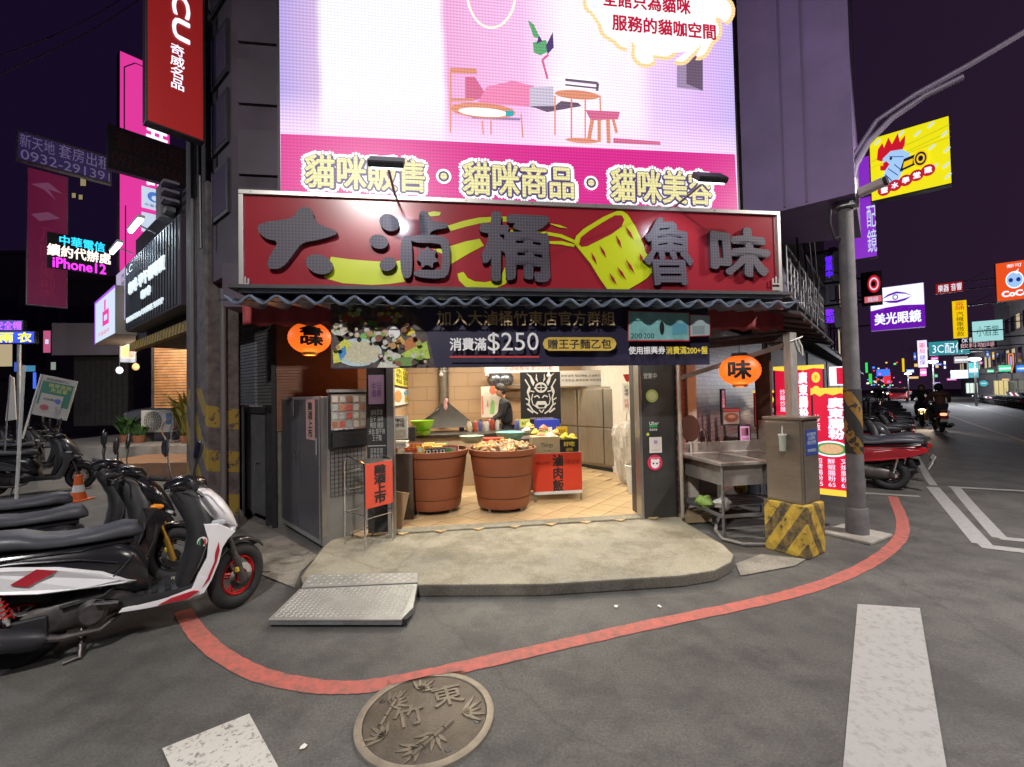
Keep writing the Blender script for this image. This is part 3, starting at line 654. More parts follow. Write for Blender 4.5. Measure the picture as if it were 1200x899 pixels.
it = [('p', ps([(388, 301), (410, 304), (435, 306), (455, 307), (474, 305), (476, 330), (455, 333), (436, 334), (402, 332), (380, 326)]), slime, 'swoosh'),
      ('p', ps([(524, 265), (543, 259), (562, 255), (585, 254), (600, 254), (600, 260), (580, 260), (562, 262), (545, 266), (528, 271)]), slime, 'swoosh'),
      ('p', ps([(507, 293), (530, 288), (546, 283), (562, 280), (567, 288), (548, 298), (528, 310), (524, 300)]), slime, 'swoosh'),
      ('p', ps([(499, 250), (508, 248), (517, 249), (515, 253), (505, 254)]), slime, 'swoosh'),
      ('p', ps([(536, 321), (543, 319), (548, 326), (556, 330), (568, 331), (579, 329), (588, 323), (591, 314), (598, 316), (600, 324), (592, 333), (578, 339), (560, 340), (545, 336), (538, 329)]), slime, 'swoosh'),
      ('p', ps([(641, 272), (658, 275), (674, 282), (672, 285), (657, 279), (641, 276)]), slime, 'swoosh'), ('p', ps([(641, 283), (658, 283), (674, 287), (672, 290), (657, 287), (641, 286)]), slime, 'swoosh'), ('p', ps([(642, 262), (655, 264), (665, 268), (655, 267)]), slime, 'swoosh'),
      ('p', ps([(598, 270), (640, 272), (640, 279), (598, 276)]), slime, 'swoosh'),
      ('p', ps([(672, 285), (675, 277), (683, 269), (706, 255), (722, 248), (729, 248), (735, 252), (744, 266), (753, 285), (756, 297), (763, 303), (769, 308), (767, 316), (757, 327), (744, 335), (733, 341), (722, 344), (713, 342), (703, 328), (692, 310)]), slime, 'bucket_print'),
      ('p', ps([(678, 287), (680, 279), (690, 271), (706, 261), (720, 253), (728, 253), (731, 258), (728, 266), (716, 275), (700, 283), (688, 289), (681, 290)]), sred, 'bucket_mouth')]
for a, b in [((692, 296), (699, 311)), ((702, 288), (710, 303)), ((721, 276), (728, 292)), ((732, 266), (742, 282)), ((713, 320), (722, 335)), ((722, 313), (733, 329)), ((732, 304), (743, 322)), ((748, 297), (753, 309))]:
    n_ = Vector((b[1]-a[1], a[0]-b[0], 0)).normalized()*1.7; mx, my = (a[0]+b[0])/2, (a[1]+b[1])/2
    it.append(('p', ps([a, (mx+n_.x, my+n_.y), b, (mx-n_.x, my-n_.y)]), sred, 'bucket_slot'))
for x0 in (284.5, 903):
    yb_ = 341 if x0 < 500 else 341
    a = sp(x0, yb_); b = sp(x0+9, yb_-16)
    it += [('r', a[0], a[1], b[0], a[1]+(b[1]-a[1])*.25, alu, 'maker_mark'), ('t', '山', a[0], a[1]+(b[1]-a[1])*.35, b[0], b[1], alu, {'bold': .05})]
decorate(sign, it, 0, 0, SW, SH, 0, .0012)
def dotmat(name, base, dot, pitch=.0165):
    m = bpy.data.materials.new(name); m.use_nodes = True; N, L, b = nodes_of(m)
    t = N.new('ShaderNodeTexCoord'); v = N.new('ShaderNodeTexVoronoi'); v.inputs['Randomness'].default_value = 0; v.inputs['Scale'].default_value = 1/pitch; v.voronoi_dimensions = '2D'; s_ = N.new('ShaderNodeSeparateXYZ'); cb = N.new('ShaderNodeCombineXYZ'); L.new(t.outputs['Object'], s_.inputs[0]); L.new(s_.outputs['X'], cb.inputs[0]); L.new(s_.outputs['Z'], cb.inputs[1])
    L.new(cb.outputs[0], v.inputs[0]); r = N.new('ShaderNodeValToRGB'); e = r.color_ramp.elements; e[0].position = .26; e[1].position = .36; e[0].color = (*dot, 1); e[1].color = (*base, 1)
    L.new(v.outputs['Distance'], r.inputs[0]); L.new(r.outputs[0], b.inputs['Base Color']); b.inputs['Roughness'].default_value = .55
    return m
charm = dotmat('character_face', (.062, .052, .078), (.018, .015, .022), .028)
def cv(x, y): return (270+x/3.624, 200+y/3.624)
def blob(cx, cy, rx, ry, a): return [(cx+rx*math.cos(t)*math.cos(a)-ry*math.sin(t)*math.sin(a), cy+rx*math.cos(t)*math.sin(a)+ry*math.sin(t)*math.cos(a)) for t in [i*math.pi/9 for i in range(18)]]
def rnd(poly, n=2):
    for _ in range(n): poly = [q for a, b in zip(poly, poly[1:]+poly[:1]) for q in ((a[0]*.75+b[0]*.25, a[1]*.75+b[1]*.25), (a[0]*.25+b[0]*.75, a[1]*.25+b[1]*.75))]
    return poly
def brush(polys):
    mb = MB()
    for k, pl_ in enumerate(polys):
        P = [(a*SW, b*SH) for a, b in (sp(*cv(x, y)) for x, y in pl_)]
        mb.prism(P, -.012, -.052-.0006*k, 'Y')
    me = mb.mesh('character', charm); put('character', me, sign)
brush([rnd([(300, 165), (352, 165), (368, 235), (455, 262), (462, 280), (380, 303), (312, 314), (285, 350), (228, 426), (160, 424), (178, 365), (218, 308), (160, 300), (122, 262), (130, 236), (190, 222), (275, 214)]), blob(384, 405, 58, 40, .35)])
brush([blob(678, 230, 44, 34, .5), blob(634, 310, 40, 30, .2), blob(672, 404, 36, 28, -.4), rnd([(728, 285), (770, 285), (776, 380), (772, 462), (735, 465), (722, 400)]), rnd([(798, 180), (842, 182), (848, 225), (925, 230), (925, 254), (850, 262), (846, 300), (808, 296)]),
       rnd([(765, 282), (900, 282), (934, 312), (932, 440), (900, 468), (780, 458), (782, 428), (890, 430), (900, 412), (900, 330), (884, 316), (768, 314)], 1), rnd([(795, 328), (822, 352), (838, 326), (852, 352), (880, 340), (866, 372), (888, 392), (860, 398), (862, 424), (836, 404), (812, 424), (812, 394), (786, 386), (806, 366)], 1)])
for s_, x0, y0, x1, y1 in (('桶', 562, 252, 643, 329), ('魯', 754, 259, 809, 334), ('味', 831, 271, 897, 326)):
    a = sp(x0, y1); b = sp(x1, y0); w_ = (b[0]-a[0])*SW; h_ = (b[1]-a[1])*SH
    me = textmesh(s_, charm, w_, h_, .018 if s_ == '魯' else .028, .038, res=4)
    for v in me.vertices: q_ = v.co.copy(); v.co.x = q_.x+.012*math.sin(q_.z*17+x0)+.006*math.sin(q_.z*41); v.co.z = q_.z+.012*math.sin(q_.x*15+y0)+.10*abs(q_.x)*q_.z
    put('character', me, sign, ((a[0]+b[0])/2*SW, -.012, (a[1]+b[1])/2*SH))
# ------------------------------------------------------------------ tiled awning below the sign
roofm = mat('glazed_roof_tile', (.13, .16, .22), .35, .1, var=.25, vs=12, rv=.1)
aw = thing('tiled_awning', 'row of blue grey curved roof tiles along the bottom of the sign', 'awning', FW(su0-.06, -1.06, 0), R(8))
nT = 25; tw = (SW+.12)/nT; zt_ = szb-.035
mb = MB(); vs = []; K = 9; T = .012
for j, (y, dz_) in enumerate(((0, -.045), (.45, .0), (.9, .05))):
    for i in range(K):
        a = i/(K-1); x = a*tw*1.04; z = -.035*math.sin(a*math.pi)**.8 if False else (.032*math.cos(a*2*math.pi+.5))
        vs.append((x, y, zt_+dz_+z)); 
for j, (y, dz_) in enumerate(((0, -.045), (.45, .0), (.9, .05))):
    for i in range(K):
        a = i/(K-1); x = a*tw*1.04; vs.append((x, y, zt_+dz_+(.032*math.cos(a*2*math.pi+.5))-T))
fs = []
for j in range(2):
    for i in range(K-1):
        q_ = j*K+i; fs += [(q_, q_+1, q_+K+1, q_+K), (3*K+q_, 3*K+q_+K, 3*K+q_+K+1, 3*K+q_+1)]
for i in range(K-1): fs += [(i, 3*K+i, 3*K+i+1, i+1)]
mb.add(vs, fs)
for i in range(K-1):                      # rolled front lip
    pass
mb.tube([(i/(K-1)*tw*1.04, -.004, zt_-.045-.006+.032*math.cos(i/(K-1)*2*math.pi+.5)) for i in range(K)], .013, 6)
tme = mb.mesh('roof_tile', roofm, True)
for k in range(nT): put('roof_tile', tme, aw, (k*tw, random.uniform(-.008, .008), random.uniform(-.004, .004)))
MB().bx(0, SW+.12, .05, .9, zt_+.06, zt_+.09).obj('awning_board', dark, aw)
MB().tube([(-.05, .02, zt_-.05), (SW*.3, .01, zt_-.095), (SW*.6, .01, zt_-.07), (SW+.2, .02, zt_-.03)], .005).obj('cable', black, aw)
# red fabric valances
rf = mat('red_tarpaulin', (.30, .035, .04), .6, var=.2, vs=5)
def valance(name, label, x0, x1, y0, y1, v, m, folds=.012):
    u0_, zt0 = FL(x0, y0, v); u1_, _ = FL(x1, y0, v); zb0 = FL((x0+x1)/2, y1, v)[1]; w_ = u1_-u0_; h_ = zt0-zb0
    nx, nz = 26, 6; vs = []
    for j in range(nz+1):
        for i in range(nx+1):
            x = w_*i/nx; t = j/nz; vs.append((x, folds*math.sin(i*1.1)*(1-t)+folds*.6*math.sin(i*2.7+j), h_*t+(.012*math.sin(i*.9) if j == 0 else 0)))
    mb = MB(); mb.add(vs, [(j*(nx+1)+i, j*(nx+1)+i+1, (j+1)*(nx+1)+i+1, (j+1)*(nx+1)+i) for j in range(nz) for i in range(nx)])
    o = mb.obj(name, m, None, FW(u0_, v, zb0), R(8), smooth=True); s = o.modifiers.new('solid', 'SOLIDIFY'); s.thickness = .004
    tag(o, label, 'valance'); return o
valance('valance', 'dark red tarpaulin valance under the left end of the tiled awning', 284, 392, 350, 381, -.55, rf)
valance('valance', 'dark red tarpaulin valance under the right end of the tiled awning', 828, 917, 352, 387, -.6, rf)
# ------------------------------------------------------------------ banner
BV = -.78
navy = mat('banner_navy', (.030, .027, .058), .38, var=.15, vs=2)
bu0, _ = FL(388, 400, BV); bu1 = FL(831, 400, BV)[0]; bzt = FL(600, 352, BV)[1]; bzb = FL(600, 430, BV)[1]; BW = bu1-bu0; BH = bzt-bzb
def bp_(px, py): u, z = FL(px, py, BV); return ((u-bu0)/BW, (z-bzb)/BH)
ban = thing('banner', 'navy printed vinyl banner with a food photo hanging under the tiled awning', 'banner', FW(bu0, BV, bzb), R(8))
MB().bx(0, BW, 0, .006, 0, BH).obj('vinyl', navy, ban)
MB().cyl((0, .012, BH-.01), (BW, .012, BH-.01), .012).obj('top_rod', gsteel, ban)
gold = mat('banner_gold_print', (.52, .40, .20), .4); whp = mat('white_print', (.78, .78, .78), .4); yep = mat('yellow_print', (.72, .58, .06), .4); rdp = mat('red_print', (.55, .05, .05), .4)
def bt(s, x0, y0, x1, y1, m, **k): a = bp_(x0, y1); b = bp_(x1, y0); ym = lambda x, y: bp_(x, y)[1]; return ('t', s, a[0], (a[1]+ym(x1, y1))/2, b[0], (b[1]+ym(x0, y0))/2, m, k)
def bpl(pts): return [bp_(a, b) for a, b in pts]
random.seed(14)
fcs = [mat('food_bit_%d' % i, c, .5, var=.35, vs=70) for i, c in enumerate([(.42, .24, .10), (.5, .42, .3), (.16, .30, .06), (.22, .07, .04), (.5, .5, .44), (.30, .40, .08), (.10, .05, .04)])]
fpos = [(x_, y_, random.uniform(1.6, 3.6)) for x_, y_ in [(random.uniform(391, 500), random.uniform(362, 429)) for _ in range(110)] if not (((x_-421)/24)**2+((y_-413)/15)**2 < 1 or x_ > 470+(y_-357)*.5)]
foodc = lambda n, c: mat('food_'+n, c, .5, var=.25, vs=60)
it = [('p', bpl([(388, 357), (470, 357), (480, 362), (494, 380), (503, 400), (510, 431), (388, 431)]), mat('banner_food_backdrop', (.07, .055, .05), .45, var=.7, vs=22), 'food_photo'),
      ('e', *bp_(432, 396), 10/443, 6/75, foodc('greens', (.16, .42, .08)), 'food_photo'), ('e', *bp_(420, 413), 25/443, 15/75, foodc('bowl', (.45, .58, .62)), 'food_photo'), ('e', *bp_(423, 413), 20/443, 12/75, foodc('noodles', (.55, .52, .36)), 'food_photo'),
      ('e', *bp_(398, 386), 9/443, 7/75, foodc('tofu', (.6, .55, .48)), 'food_photo'), ('p', bpl([(390, 410), (404, 397), (412, 402), (400, 424), (391, 426)]), foodc('packet', (.62, .62, .08)), 'food_photo'), ('p', bpl([(396, 412), (405, 405), (406, 415), (399, 423)]), foodc('packet_blue', (.05, .25, .6)), 'food_photo'),
      ('e', *bp_(462, 390), 6.5/443, 6.5/75, whp, 'food_photo'), ('e', *bp_(447, 390), 8/443, 6/75, foodc('pork', (.5, .34, .24)), 'food_photo'), ('e', *bp_(479, 389), 7/443, 4/75, yep, 'food_photo'), ('p', bpl([(462, 401), (470, 394), (476, 402), (468, 409)]), foodc('tofu_fried', (.62, .40, .07)), 'food_photo'),
      ('e', *bp_(484, 405), 10/443, 9/75, foodc('chicken', (.48, .17, .04)), 'food_photo'), ('p', bpl([(470, 415), (500, 400), (504, 420), (480, 424)]), foodc('greens_pale', (.40, .55, .08)), 'food_photo'), ('p', bpl([(442, 431), (455, 410), (470, 416), (468, 431)]), foodc('enoki', (.55, .56, .48)), 'food_photo'), ('e', *bp_(476, 424), 14/443, 5/75, foodc('okra', (.14, .26, .07)), 'food_photo'),
      ('e', *bp_(410, 372), 12/443, 5/75, foodc('sausage', (.22, .06, .04)), 'food_photo'), ('e', *bp_(456, 372), 12/443, 6/75, foodc('sausage', (.22, .06, .04)), 'food_photo'), ('e', *bp_(432, 379), 9/443, 3/75, foodc('bean', (.08, .22, .04)), 'food_photo'),
      *[('e', *bp_(x_, y_), r_/443, r_*random.uniform(.7, 1.1)/75, random.choice(fcs), 'food_photo') for x_, y_, r_ in fpos],
      bt('加入大滷桶竹東店官方群組', 512, 366, 717, 383, gold, bold=.01),
      bt('消費滿', 527, 397, 569, 412, whp, bold=.025), bt('$250', 571, 391, 629, 415, whp), ('p', bpl([(527, 418), (630, 418), (630, 420), (527, 420)]), rdp, 'underline'),
      ('p', bpl([(634, 404), (636, 399), (641, 396.5), (712, 396.5), (717, 399), (719, 404), (717, 409), (712, 412), (641, 412), (636, 409)]), mat('banner_gold_pill', (.60, .42, .08), .4), 'gold_pill'), bt('贈王子麵乙包', 640, 398.5, 713, 410, ink, bold=.02),
      bt('使用振興券', 733, 407, 775, 416, whp, bold=.02), bt('消費滿200+盤', 776, 407, 824, 416, yep, bold=.02),
      ('p', bpl([(732, 366), (803, 368), (803, 401), (732, 401)]), rdp, 'voucher_print'), ('p', bpl([(803, 370), (827, 371), (827, 395), (803, 396)]), rdp, 'voucher_print'),
      ('p', bpl([(733, 367), (802, 369), (802, 399.5), (733, 399.5)]), mat('voucher_teal', (.22, .50, .50), .4, var=.2, vs=12), 'voucher_print'), ('p', bpl([(804, 371), (826, 372), (826, 394), (804, 395)]), mat('voucher_pale', (.42, .55, .56), .4), 'voucher_print'),
      bt('200', 735, 392, 748, 398, ink), bt('200', 750, 392, 762, 398, ink), ('e', *bp_(771, 386), 3/443, 8/75, ink, 'voucher_print'), ('p', bpl([(783, 381), (800, 380), (800, 392), (783, 394)]), mat('voucher_blue', (.12, .38, .5), .4), 'voucher_print'),
      ('p', bpl([(806, 384), (820, 383), (820, 392), (806, 393)]), mat('voucher_grey', (.3, .38, .4), .4), 'voucher_print')]
decorate(ban, it, 0, 0, BW, BH, 0, .0008)
for px in (420, 520, 640, 760): u_, z_ = FL(px, 350, BV); MB().cyl((u_-bu0, .012, BH-.02), (u_-bu0, .012, BH+.2), .004).obj('hanging_cord', white, ban)
# ------------------------------------------------------------------ floodlights for the sign
floodm = glow('flood_glass', (.75, .9, 1), 5)
def flood(bx_, by_, tx, ty, label, v_top, aim, power):
    ub, zb_ = FL(bx_, by_, SV-.0); ut, zt2 = FL(tx, ty, v_top)
    t = thing('sign_floodlight', label, 'floodlight', FW(ub, SV+.05, szt), R(8))
    d = Vector((ut-ub, v_top-SV-.05, zt2-szt))
    MB().tube([(0, 0, -.03), (d.x*.25, d.y*.1, d.z*.5), (d.x*.8, d.y*.7, d.z*.95), d], .011).obj('arm', gsteel, t, smooth=True)
    M = Matrix.Rotation(R(40), 3, 'X')
    MB().box(d, (.27, .15, .05), M=M).obj('housing', black, t, bev=.01)
    g = MB().box((0, 0, 0), (.23, .12, .01), M=M).obj('glass', floodm, t); g.location = d+M @ Vector((0, 0, -.035))
    W_ = FO+Matrix.Rotation(R(8), 3, 'Z') @ (Vector((ub, SV+.05, szt))+d+Vector((0, .06, -.09)))
    lamp('floodlight_beam', 'SPOT', W_, power, (.80, .86, 1), .06, aim=aim, spot=R(118))
    return t
flood(463, 228, 453, 190, 'dark floodlight on a thin arm over the left part of the sign', -1.50, FW(-1.2, SV, 2.7), 13)
flood(790, 243, 832, 208, 'floodlight on a slanted arm at the right end of the sign, glowing at its tip', -1.5, FW(1.35, SV, 2.7), 13)

for k, (u_, l_) in enumerate(((-.55, 'left'), (1.1, 'right'))):  # tubes added under the awning to light the step
    t = thing('awning_light', 'fluorescent tube fixed under the tiled awning behind the banner, %s one' % l_, 'light', FW(u_, -.30, 2.50), R(8))
    MB().bx(-.6, .6, -.05, .05, .03, .06).obj('fitting', white, t); MB().cyl((-.58, 0, .01), (.58, 0, .01), .015).obj('tube', glow('awning_tube', (1., .97, .88), 8), t)
    lamp('awning_glow', 'AREA', FW(u_, -.32, 2.46), 21, (1., .95, .84), 1.2, aim=FW(u_, -.62, 0), sy=.12)
# ================================================================== shop front
shf = thing('roller_shutter', 'grey ribbed roller shutter on the wall between the striped column and freezer', 'shutter', (-2.95, 5.66, 0), ANG['L'])
sl_m = mat('shutter_grey', (.17, .165, .16), .5, .3, var=.15, vs=8)
mb = MB()
for k in range(26):
    z = 1.52+k*.045; mb.bx(-1.35, 0, -.012, .01, z, z+.036).bx(-1.35, 0, -.0, .012, z+.036, z+.045)
mb.obj('slat_field', sl_m, shf, kind='stuff')
MB().bx(-1.4, -1.35, -.03, .05, 0, 2.7).bx(0, .05, -.03, .05, 0, 2.7).obj('guide_rail', dark, shf)
MB().bx(-1.35, 0, .0, .06, 0, 1.50).obj('wall_panel', mat('grey_wall', (.12, .115, .11), .8, var=.3, vs=4, bump=.3), shf)
dr = thing('metal_door', 'narrow dark steel door with a latch beside the grey freezer', 'door', (-3.02, 5.66, 0), ANG['L'])
MB().bx(-.78, -.10, -.07, -.04, .10, 1.42).obj('door_leaf', mat('door_grey', (.13, .135, .145), .5, .2, var=.25, vs=4), dr, bev=.005)
MB().bx(-.84, -.78, -.09, -.0, 0, 1.5).bx(-.10, -.04, -.09, -.0, 0, 1.5).bx(-.84, -.04, -.09, 0, 1.42, 1.5).obj('door_frame', dark, dr)
MB().cyl((-.45, -.085, .78), (-.30, -.085, .78), .009).cyl((-.44, -.085, .78), (-.44, -.085, .68), .007).obj('latch', gsteel, dr)
bs = thing('brown_shutter', 'brown ribbed shutter glowing in lantern light above the grey freezer', 'shutter', FW(-2.85, .92, 0), R(8))
mb = MB(); brs = mat('shutter_brown', (.20, .10, .06), .5, .2, var=.15, vs=6)  # brown slat colour stands in for the lantern light
for k in range(42):
    z = 1.2+k*.036; mb.bx(0, 1.34, -.010, .01, z, z+.028).bx(0, 1.34, .0, .012, z+.028, z+.036)
mb.obj('slat_field', brs, bs, kind='stuff'); MB().bx(0, 1.34, .012, .06, 0, 1.2).obj('wall_panel', MC['grey_wall'], bs)
MB().bx(-.05, .0, -.04, .05, 0, 2.7).obj('guide_rail', black, bs)
# ------- freezer at 45 degrees
fc = G(378, 641, .05); fr_a = R(44)      # nearest corner
fz_ = thing('upright_freezer', 'tall grey steel freezer with menu board on its lit right face', 'freezer', (fc.x, fc.y, 0), fr_a)
gst = mat('grey_steel', (.14, .14, .155), .38, .6, var=.15, vs=3, rv=.08); lst = mat('pale_steel', (.34, .34, .33), .42, .5, var=.12, vs=3)
FH = 1.62
MB().bx(0, .50, 0, 1.35, .05, FH).obj('cabinet', lst, fz_, bev=.008)
MB().bx(-.012, 0, .04, .665, .12, FH-.03).obj('door', gst, fz_, bev=.004); MB().bx(-.012, 0, .68, 1.31, .12, FH-.03).obj('door', gst, fz_, bev=.004)
for y in (.62, .725): MB().cyl((-.03, y, .88), (-.03, y, 1.0), .008).obj('handle', chrome, fz_)
MB().bx(-.014, -.010, .02, .045, .08, FH).obj('edge_trim', lst, fz_)
for x, y in ((.05, .06), (.45, .06), (.05, 1.28)): MB().cyl((x, y, 0), (x, y, .06), .03).obj('foot', black, fz_)
MB().bx(.0, .05, -.006, 0, .15, FH-.02).obj('edge_trim', steel, fz_)
# paper strip on left face
st = thing('paper_strip', 'pinkish vertical paper strip with four black characters on the freezer side', 'paper notice', Vector((fc.x, fc.y, 0))+Matrix.Rotation(fr_a, 3, 'Z') @ Vector((-.016, .40, 1.15)), fr_a-R(90))
MB().bx(0, .26, -.001, .001, 0, .44).obj('sheet', mat('dull_pink_paper', (.40, .24, .22), .8), st)
decorate(st, [('t', '雞\n酒\n上\n市', .25, .06, .75, .94, ink, {'bold': .01})], 0, 0, .26, .44, -.001)
for z_, y_ in ((1.40, .80), (1.0, .10)):
    o = MB().bx(-.013, -.0125, -.012, .012, 0, .18).obj('tape_strip', mat('pale_tape', (.5, .5, .5), .4), None, Vector((fc.x, fc.y, 0))+Matrix.Rotation(fr_a, 3, 'Z') @ Vector((-.006, y_, z_)), fr_a); tag(o, 'short pale tape strip on the grey freezer, '+('upper left one' if z_ > 1.1 else 'lower one by its edge'), 'tape')
def onz(x0, y, z0): return Vector((fc.x, fc.y, 0))+Matrix.Rotation(fr_a, 3, 'Z') @ Vector((x0, y, z0))
mnb = thing('menu_board', 'black framed menu board with small food pictures on the freezer', 'menu board', onz(.065, -.05, 1.06), fr_a)
MB().bx(0, .42, 0, .045, 0, .60).obj('case', black, mnb, bev=.005)
MB().bx(.015, .405, -.004, 0, .20, .575).obj('sheet', mat('menu_sheet', (.33, .26, .22), .5, var=.25, vs=40), mnb)
random.seed(5); it = []
cols = [mat('menu_pic_%d' % k, c, .5, var=.3, vs=60) for k, c in enumerate([(.45, .2, .12), (.5, .45, .38), (.3, .13, .08), (.35, .38, .36), (.5, .1, .08)])]
for j in range(4):
    for i in range(5):
        x = .05+i*.185; y = .37+j*.15; it.append(('r', x+random.uniform(0, .02), y, x+.15, y+.11, random.choice(cols), 'menu_picture'))
it += [('t', '滷味 魯味', .08, .33, .60, .36, whp), ('t', '特價組合', .66, .335, .93, .36, rdp)]
decorate(mnb, it, 0, 0, .42, .60, -.004, .0008)
MB().bx(-.01, .43, -.03, .05, .60, .63).obj('top_trim', lst, mnb)
MB().bx(.02, .40, -.03, .0, .02, .17).obj('ledge', black, mnb)
gr = thing('wire_grid', 'small square wire grid panel hanging below the menu board', 'wire grid', onz(.085, -.012, .55), fr_a)
mb = MB()
for k in range(10): mb.cyl((k*.043, 0, 0), (k*.043, 0, .50), .0028, n=5)
for k in range(12): mb.cyl((0, 0, k*.0455), (.387, 0, k*.0455), .0028, n=5)
mb.obj('wires', black, gr); MB().cyl((0, -.004, .50), (.387, -.004, .50), .004, n=6).obj('top_wire', black, gr)
# chalkboard strip + steel post
u0_, _ = FL(430, 500, -.1); u1_, _ = FL(453, 500, -.1)
zc0 = FL(440, 570, -.1)[1]; zc1 = FL(440, 436, -.1)[1]
ch = thing('chalk_menu', 'tall narrow chalkboard with white handwriting beside the steel door post', 'chalkboard', FW(u0_, -.10, .16), R(8))
CW = u1_-u0_
MB().bx(0, CW, 0, .03, 0, 1.95).obj('board', mat('chalkboard', (.022, .022, .022), .7, var=.4, vs=10), ch, bev=.003)
chalk = mat('chalk', (.42, .42, .40), .9)
decorate(ch, [('t', '滷味菜單\n豆干 海帶\n鴨翅 雞腳\n米血 甜不辣\n王子麵', .08, .50, .92, .67, chalk), ('t', '百頁豆腐\n黃金魚蛋\n花枝丸\n高麗菜\n玉米筍\n香菇', .15, .28, .8, .46, chalk), ('r', .04, .47, .96, .475, chalk), ('r', .1, .70, .9, .86, mat('lilac_poster', (.45, .30, .48), .5, var=.1), 'lilac_sheet'), ('t', '本日\n優惠', .25, .74, .75, .82, mat('lilac_ink', (.2, .08, .25), .5)), ('t', '歡迎光臨', .1, .9, .9, .95, chalk)], 0, 0, CW, 1.95, 0, .001)
u2_, _ = FL(460.5, 500, -.1)
o = MB().bx(0, u2_-u1_+.01, -.02, .10, 0, 2.6).obj('door_post', steel, None, FW(u1_+.003, -.10, .10), R(8), bev=.004); tag(o, 'brushed steel door post at the left edge of the open shop front', 'post')
# folding rack with red notice
rk0 = G(428, 645, .10); rk1 = G(460, 634, .10)
RKa = math.atan2(rk1.y-rk0.y, rk1.x-rk0.x)
rw = (rk1-rk0).length
rk = thing('folding_rack', 'folding tubular steel rack on the concrete step carrying a red notice', 'rack', (rk0.x, rk0.y, .10), RKa)
RHt = .86; rd = .34
for x in (0, rw):
    MB().tube([(x, 0, 0), (x, 0, RHt-.05), (x, .015, RHt-.012), (x, .05, RHt), (x, rd-.06, RHt+.04), (x, rd-.02, RHt+.02), (x, rd, RHt-.04), (x, rd, 0)], .010, 8).obj('leg_frame', chrome, rk, smooth=True)
for z in (.10, .33, .55, .74): MB().cyl((0, rd, z), (rw, rd, z), .006).obj('rung', chrome, rk)
for z in (.08, .30, RHt-.02): MB().cyl((0, 0, z), (rw, 0, z), .006).obj('rung', chrome, rk)
for z in (.33, .55):
    for x in (0, rw): MB().cyl((x, 0, z), (x, rd, z), .005).obj('rung', chrome, rk)
MB().bx(.005, rw-.005, .03, rd-.03, RHt-.02, RHt-.01).obj('shelf', steel, rk)
no = thing('red_notice', 'bright red paper notice with four black characters fixed to the folding rack', 'paper notice', (rk0.x, rk0.y, .10+RHt-.50), RKa)
no.location = Vector((rk0.x, rk0.y, .10+RHt-.46))+Matrix.Rotation(RKa, 3, 'Z') @ Vector((.0, -.014, 0))
MB().bx(0, rw, -.001, .001, 0, .44).obj('sheet', redp, no)
decorate(no, [('t', '雞\n酒\n上\n市', .30, .07, .74, .95, ink, {'bold': .03})], 0, 0, rw, .44, -.001)
# ------- right dark panel with stickers and pipe
v_ = 0
u0_ = FL(752, 500, 0)[0]; u1_ = FL(790, 500, 0)[0]; PW = u1_-u0_
rp_ = thing('dark_column', 'dark green black column with stickers at the right of the shop opening', 'column', FW(u0_, 0, .10), R(8))
MB().bx(0, PW, 0, .34, 0, 2.6).obj('panel', mat('column_charcoal', (.035, .036, .033), .5, var=.25, vs=5), rp_, bev=.004)
MB().bx(-.035, 0, -.015, .12, 0, 2.6).obj('steel_edge', steel, rp_, bev=.003)
MB().bx(PW, PW+.015, -.01, .1, 0, 2.6).obj('edge_trim', black, rp_)
def cpx(px, py): u, z = FL(px, py, 0); return ((u-u0_)/PW, (z-.10)/2.6)
stk = lambda n, c: mat('sticker_'+n, c, .4)
def ell(px, py, r, m, nm): c = cpx(px, py); k = r*.0102; return ('e', c[0], c[1], k/PW, k/2.6, m, nm)
a = lambda x0, y0, x1, y1: (*cpx(x0, y1), *cpx(x1, y0))
decorate(rp_, [ell(764, 464, 7.5, stk('green', (.33, .42, .12)), 'round_sticker'), ell(764, 464, 5, stk('green_pale', (.48, .52, .25)), 'round_sticker'),
    ('t', 'Uber', *a(761, 494, 772, 498), whp), ('r', *a(761, 498, 770, 501), stk('emerald', (.03, .35, .10)), 'sticker'), ('t', '推薦餐廳', *a(761, 502, 770, 505), whp), ('t', '營業中', *a(754, 437, 769, 444), chalk),
    ell(759, 509, 1.8, stk('lime', (.5, .55, .1)), 'round_sticker'), ('r', *a(761, 512, 775, 531), paper, 'paper_sticker'), ('r', *a(766, 516, 770, 520), stk('lilac', (.4, .3, .55)), 'sticker'), ('r', *a(763, 527, 773, 528), stk('rose', (.6, .3, .3)), 'sticker'),
    ell(767, 542, 9, stk('magenta_red', (.62, .03, .10)), 'round_sticker'), ell(767.3, 543.5, 5.2, whp, 'sticker_face'), ell(764, 539.5, 1.9, whp, 'sticker_face'), ell(770.6, 539.5, 1.9, whp, 'sticker_face'), ell(765.3, 543, 1.1, ink, 'sticker_face'), ell(769.3, 543, 1.1, ink, 'sticker_face'), ('t', 'foodpanda', *a(761, 535.4, 773.5, 537.6), whp)], 0, 0, PW, 2.6, 0, .0008)
pp = FW(u1_+.055, -.04, .1); o = MB().cyl((0, 0, 0), (0, 0, 2.4), .022).cyl((0, 0, 1.0), (0, 0, 1.05), .027).obj('drain_pipe', mat('cream_pipe', (.33, .30, .25), .5, var=.1), None, pp, smooth=True)
tag(o, 'thin cream vertical drain pipe at the right side of the stickered column', 'pipe')
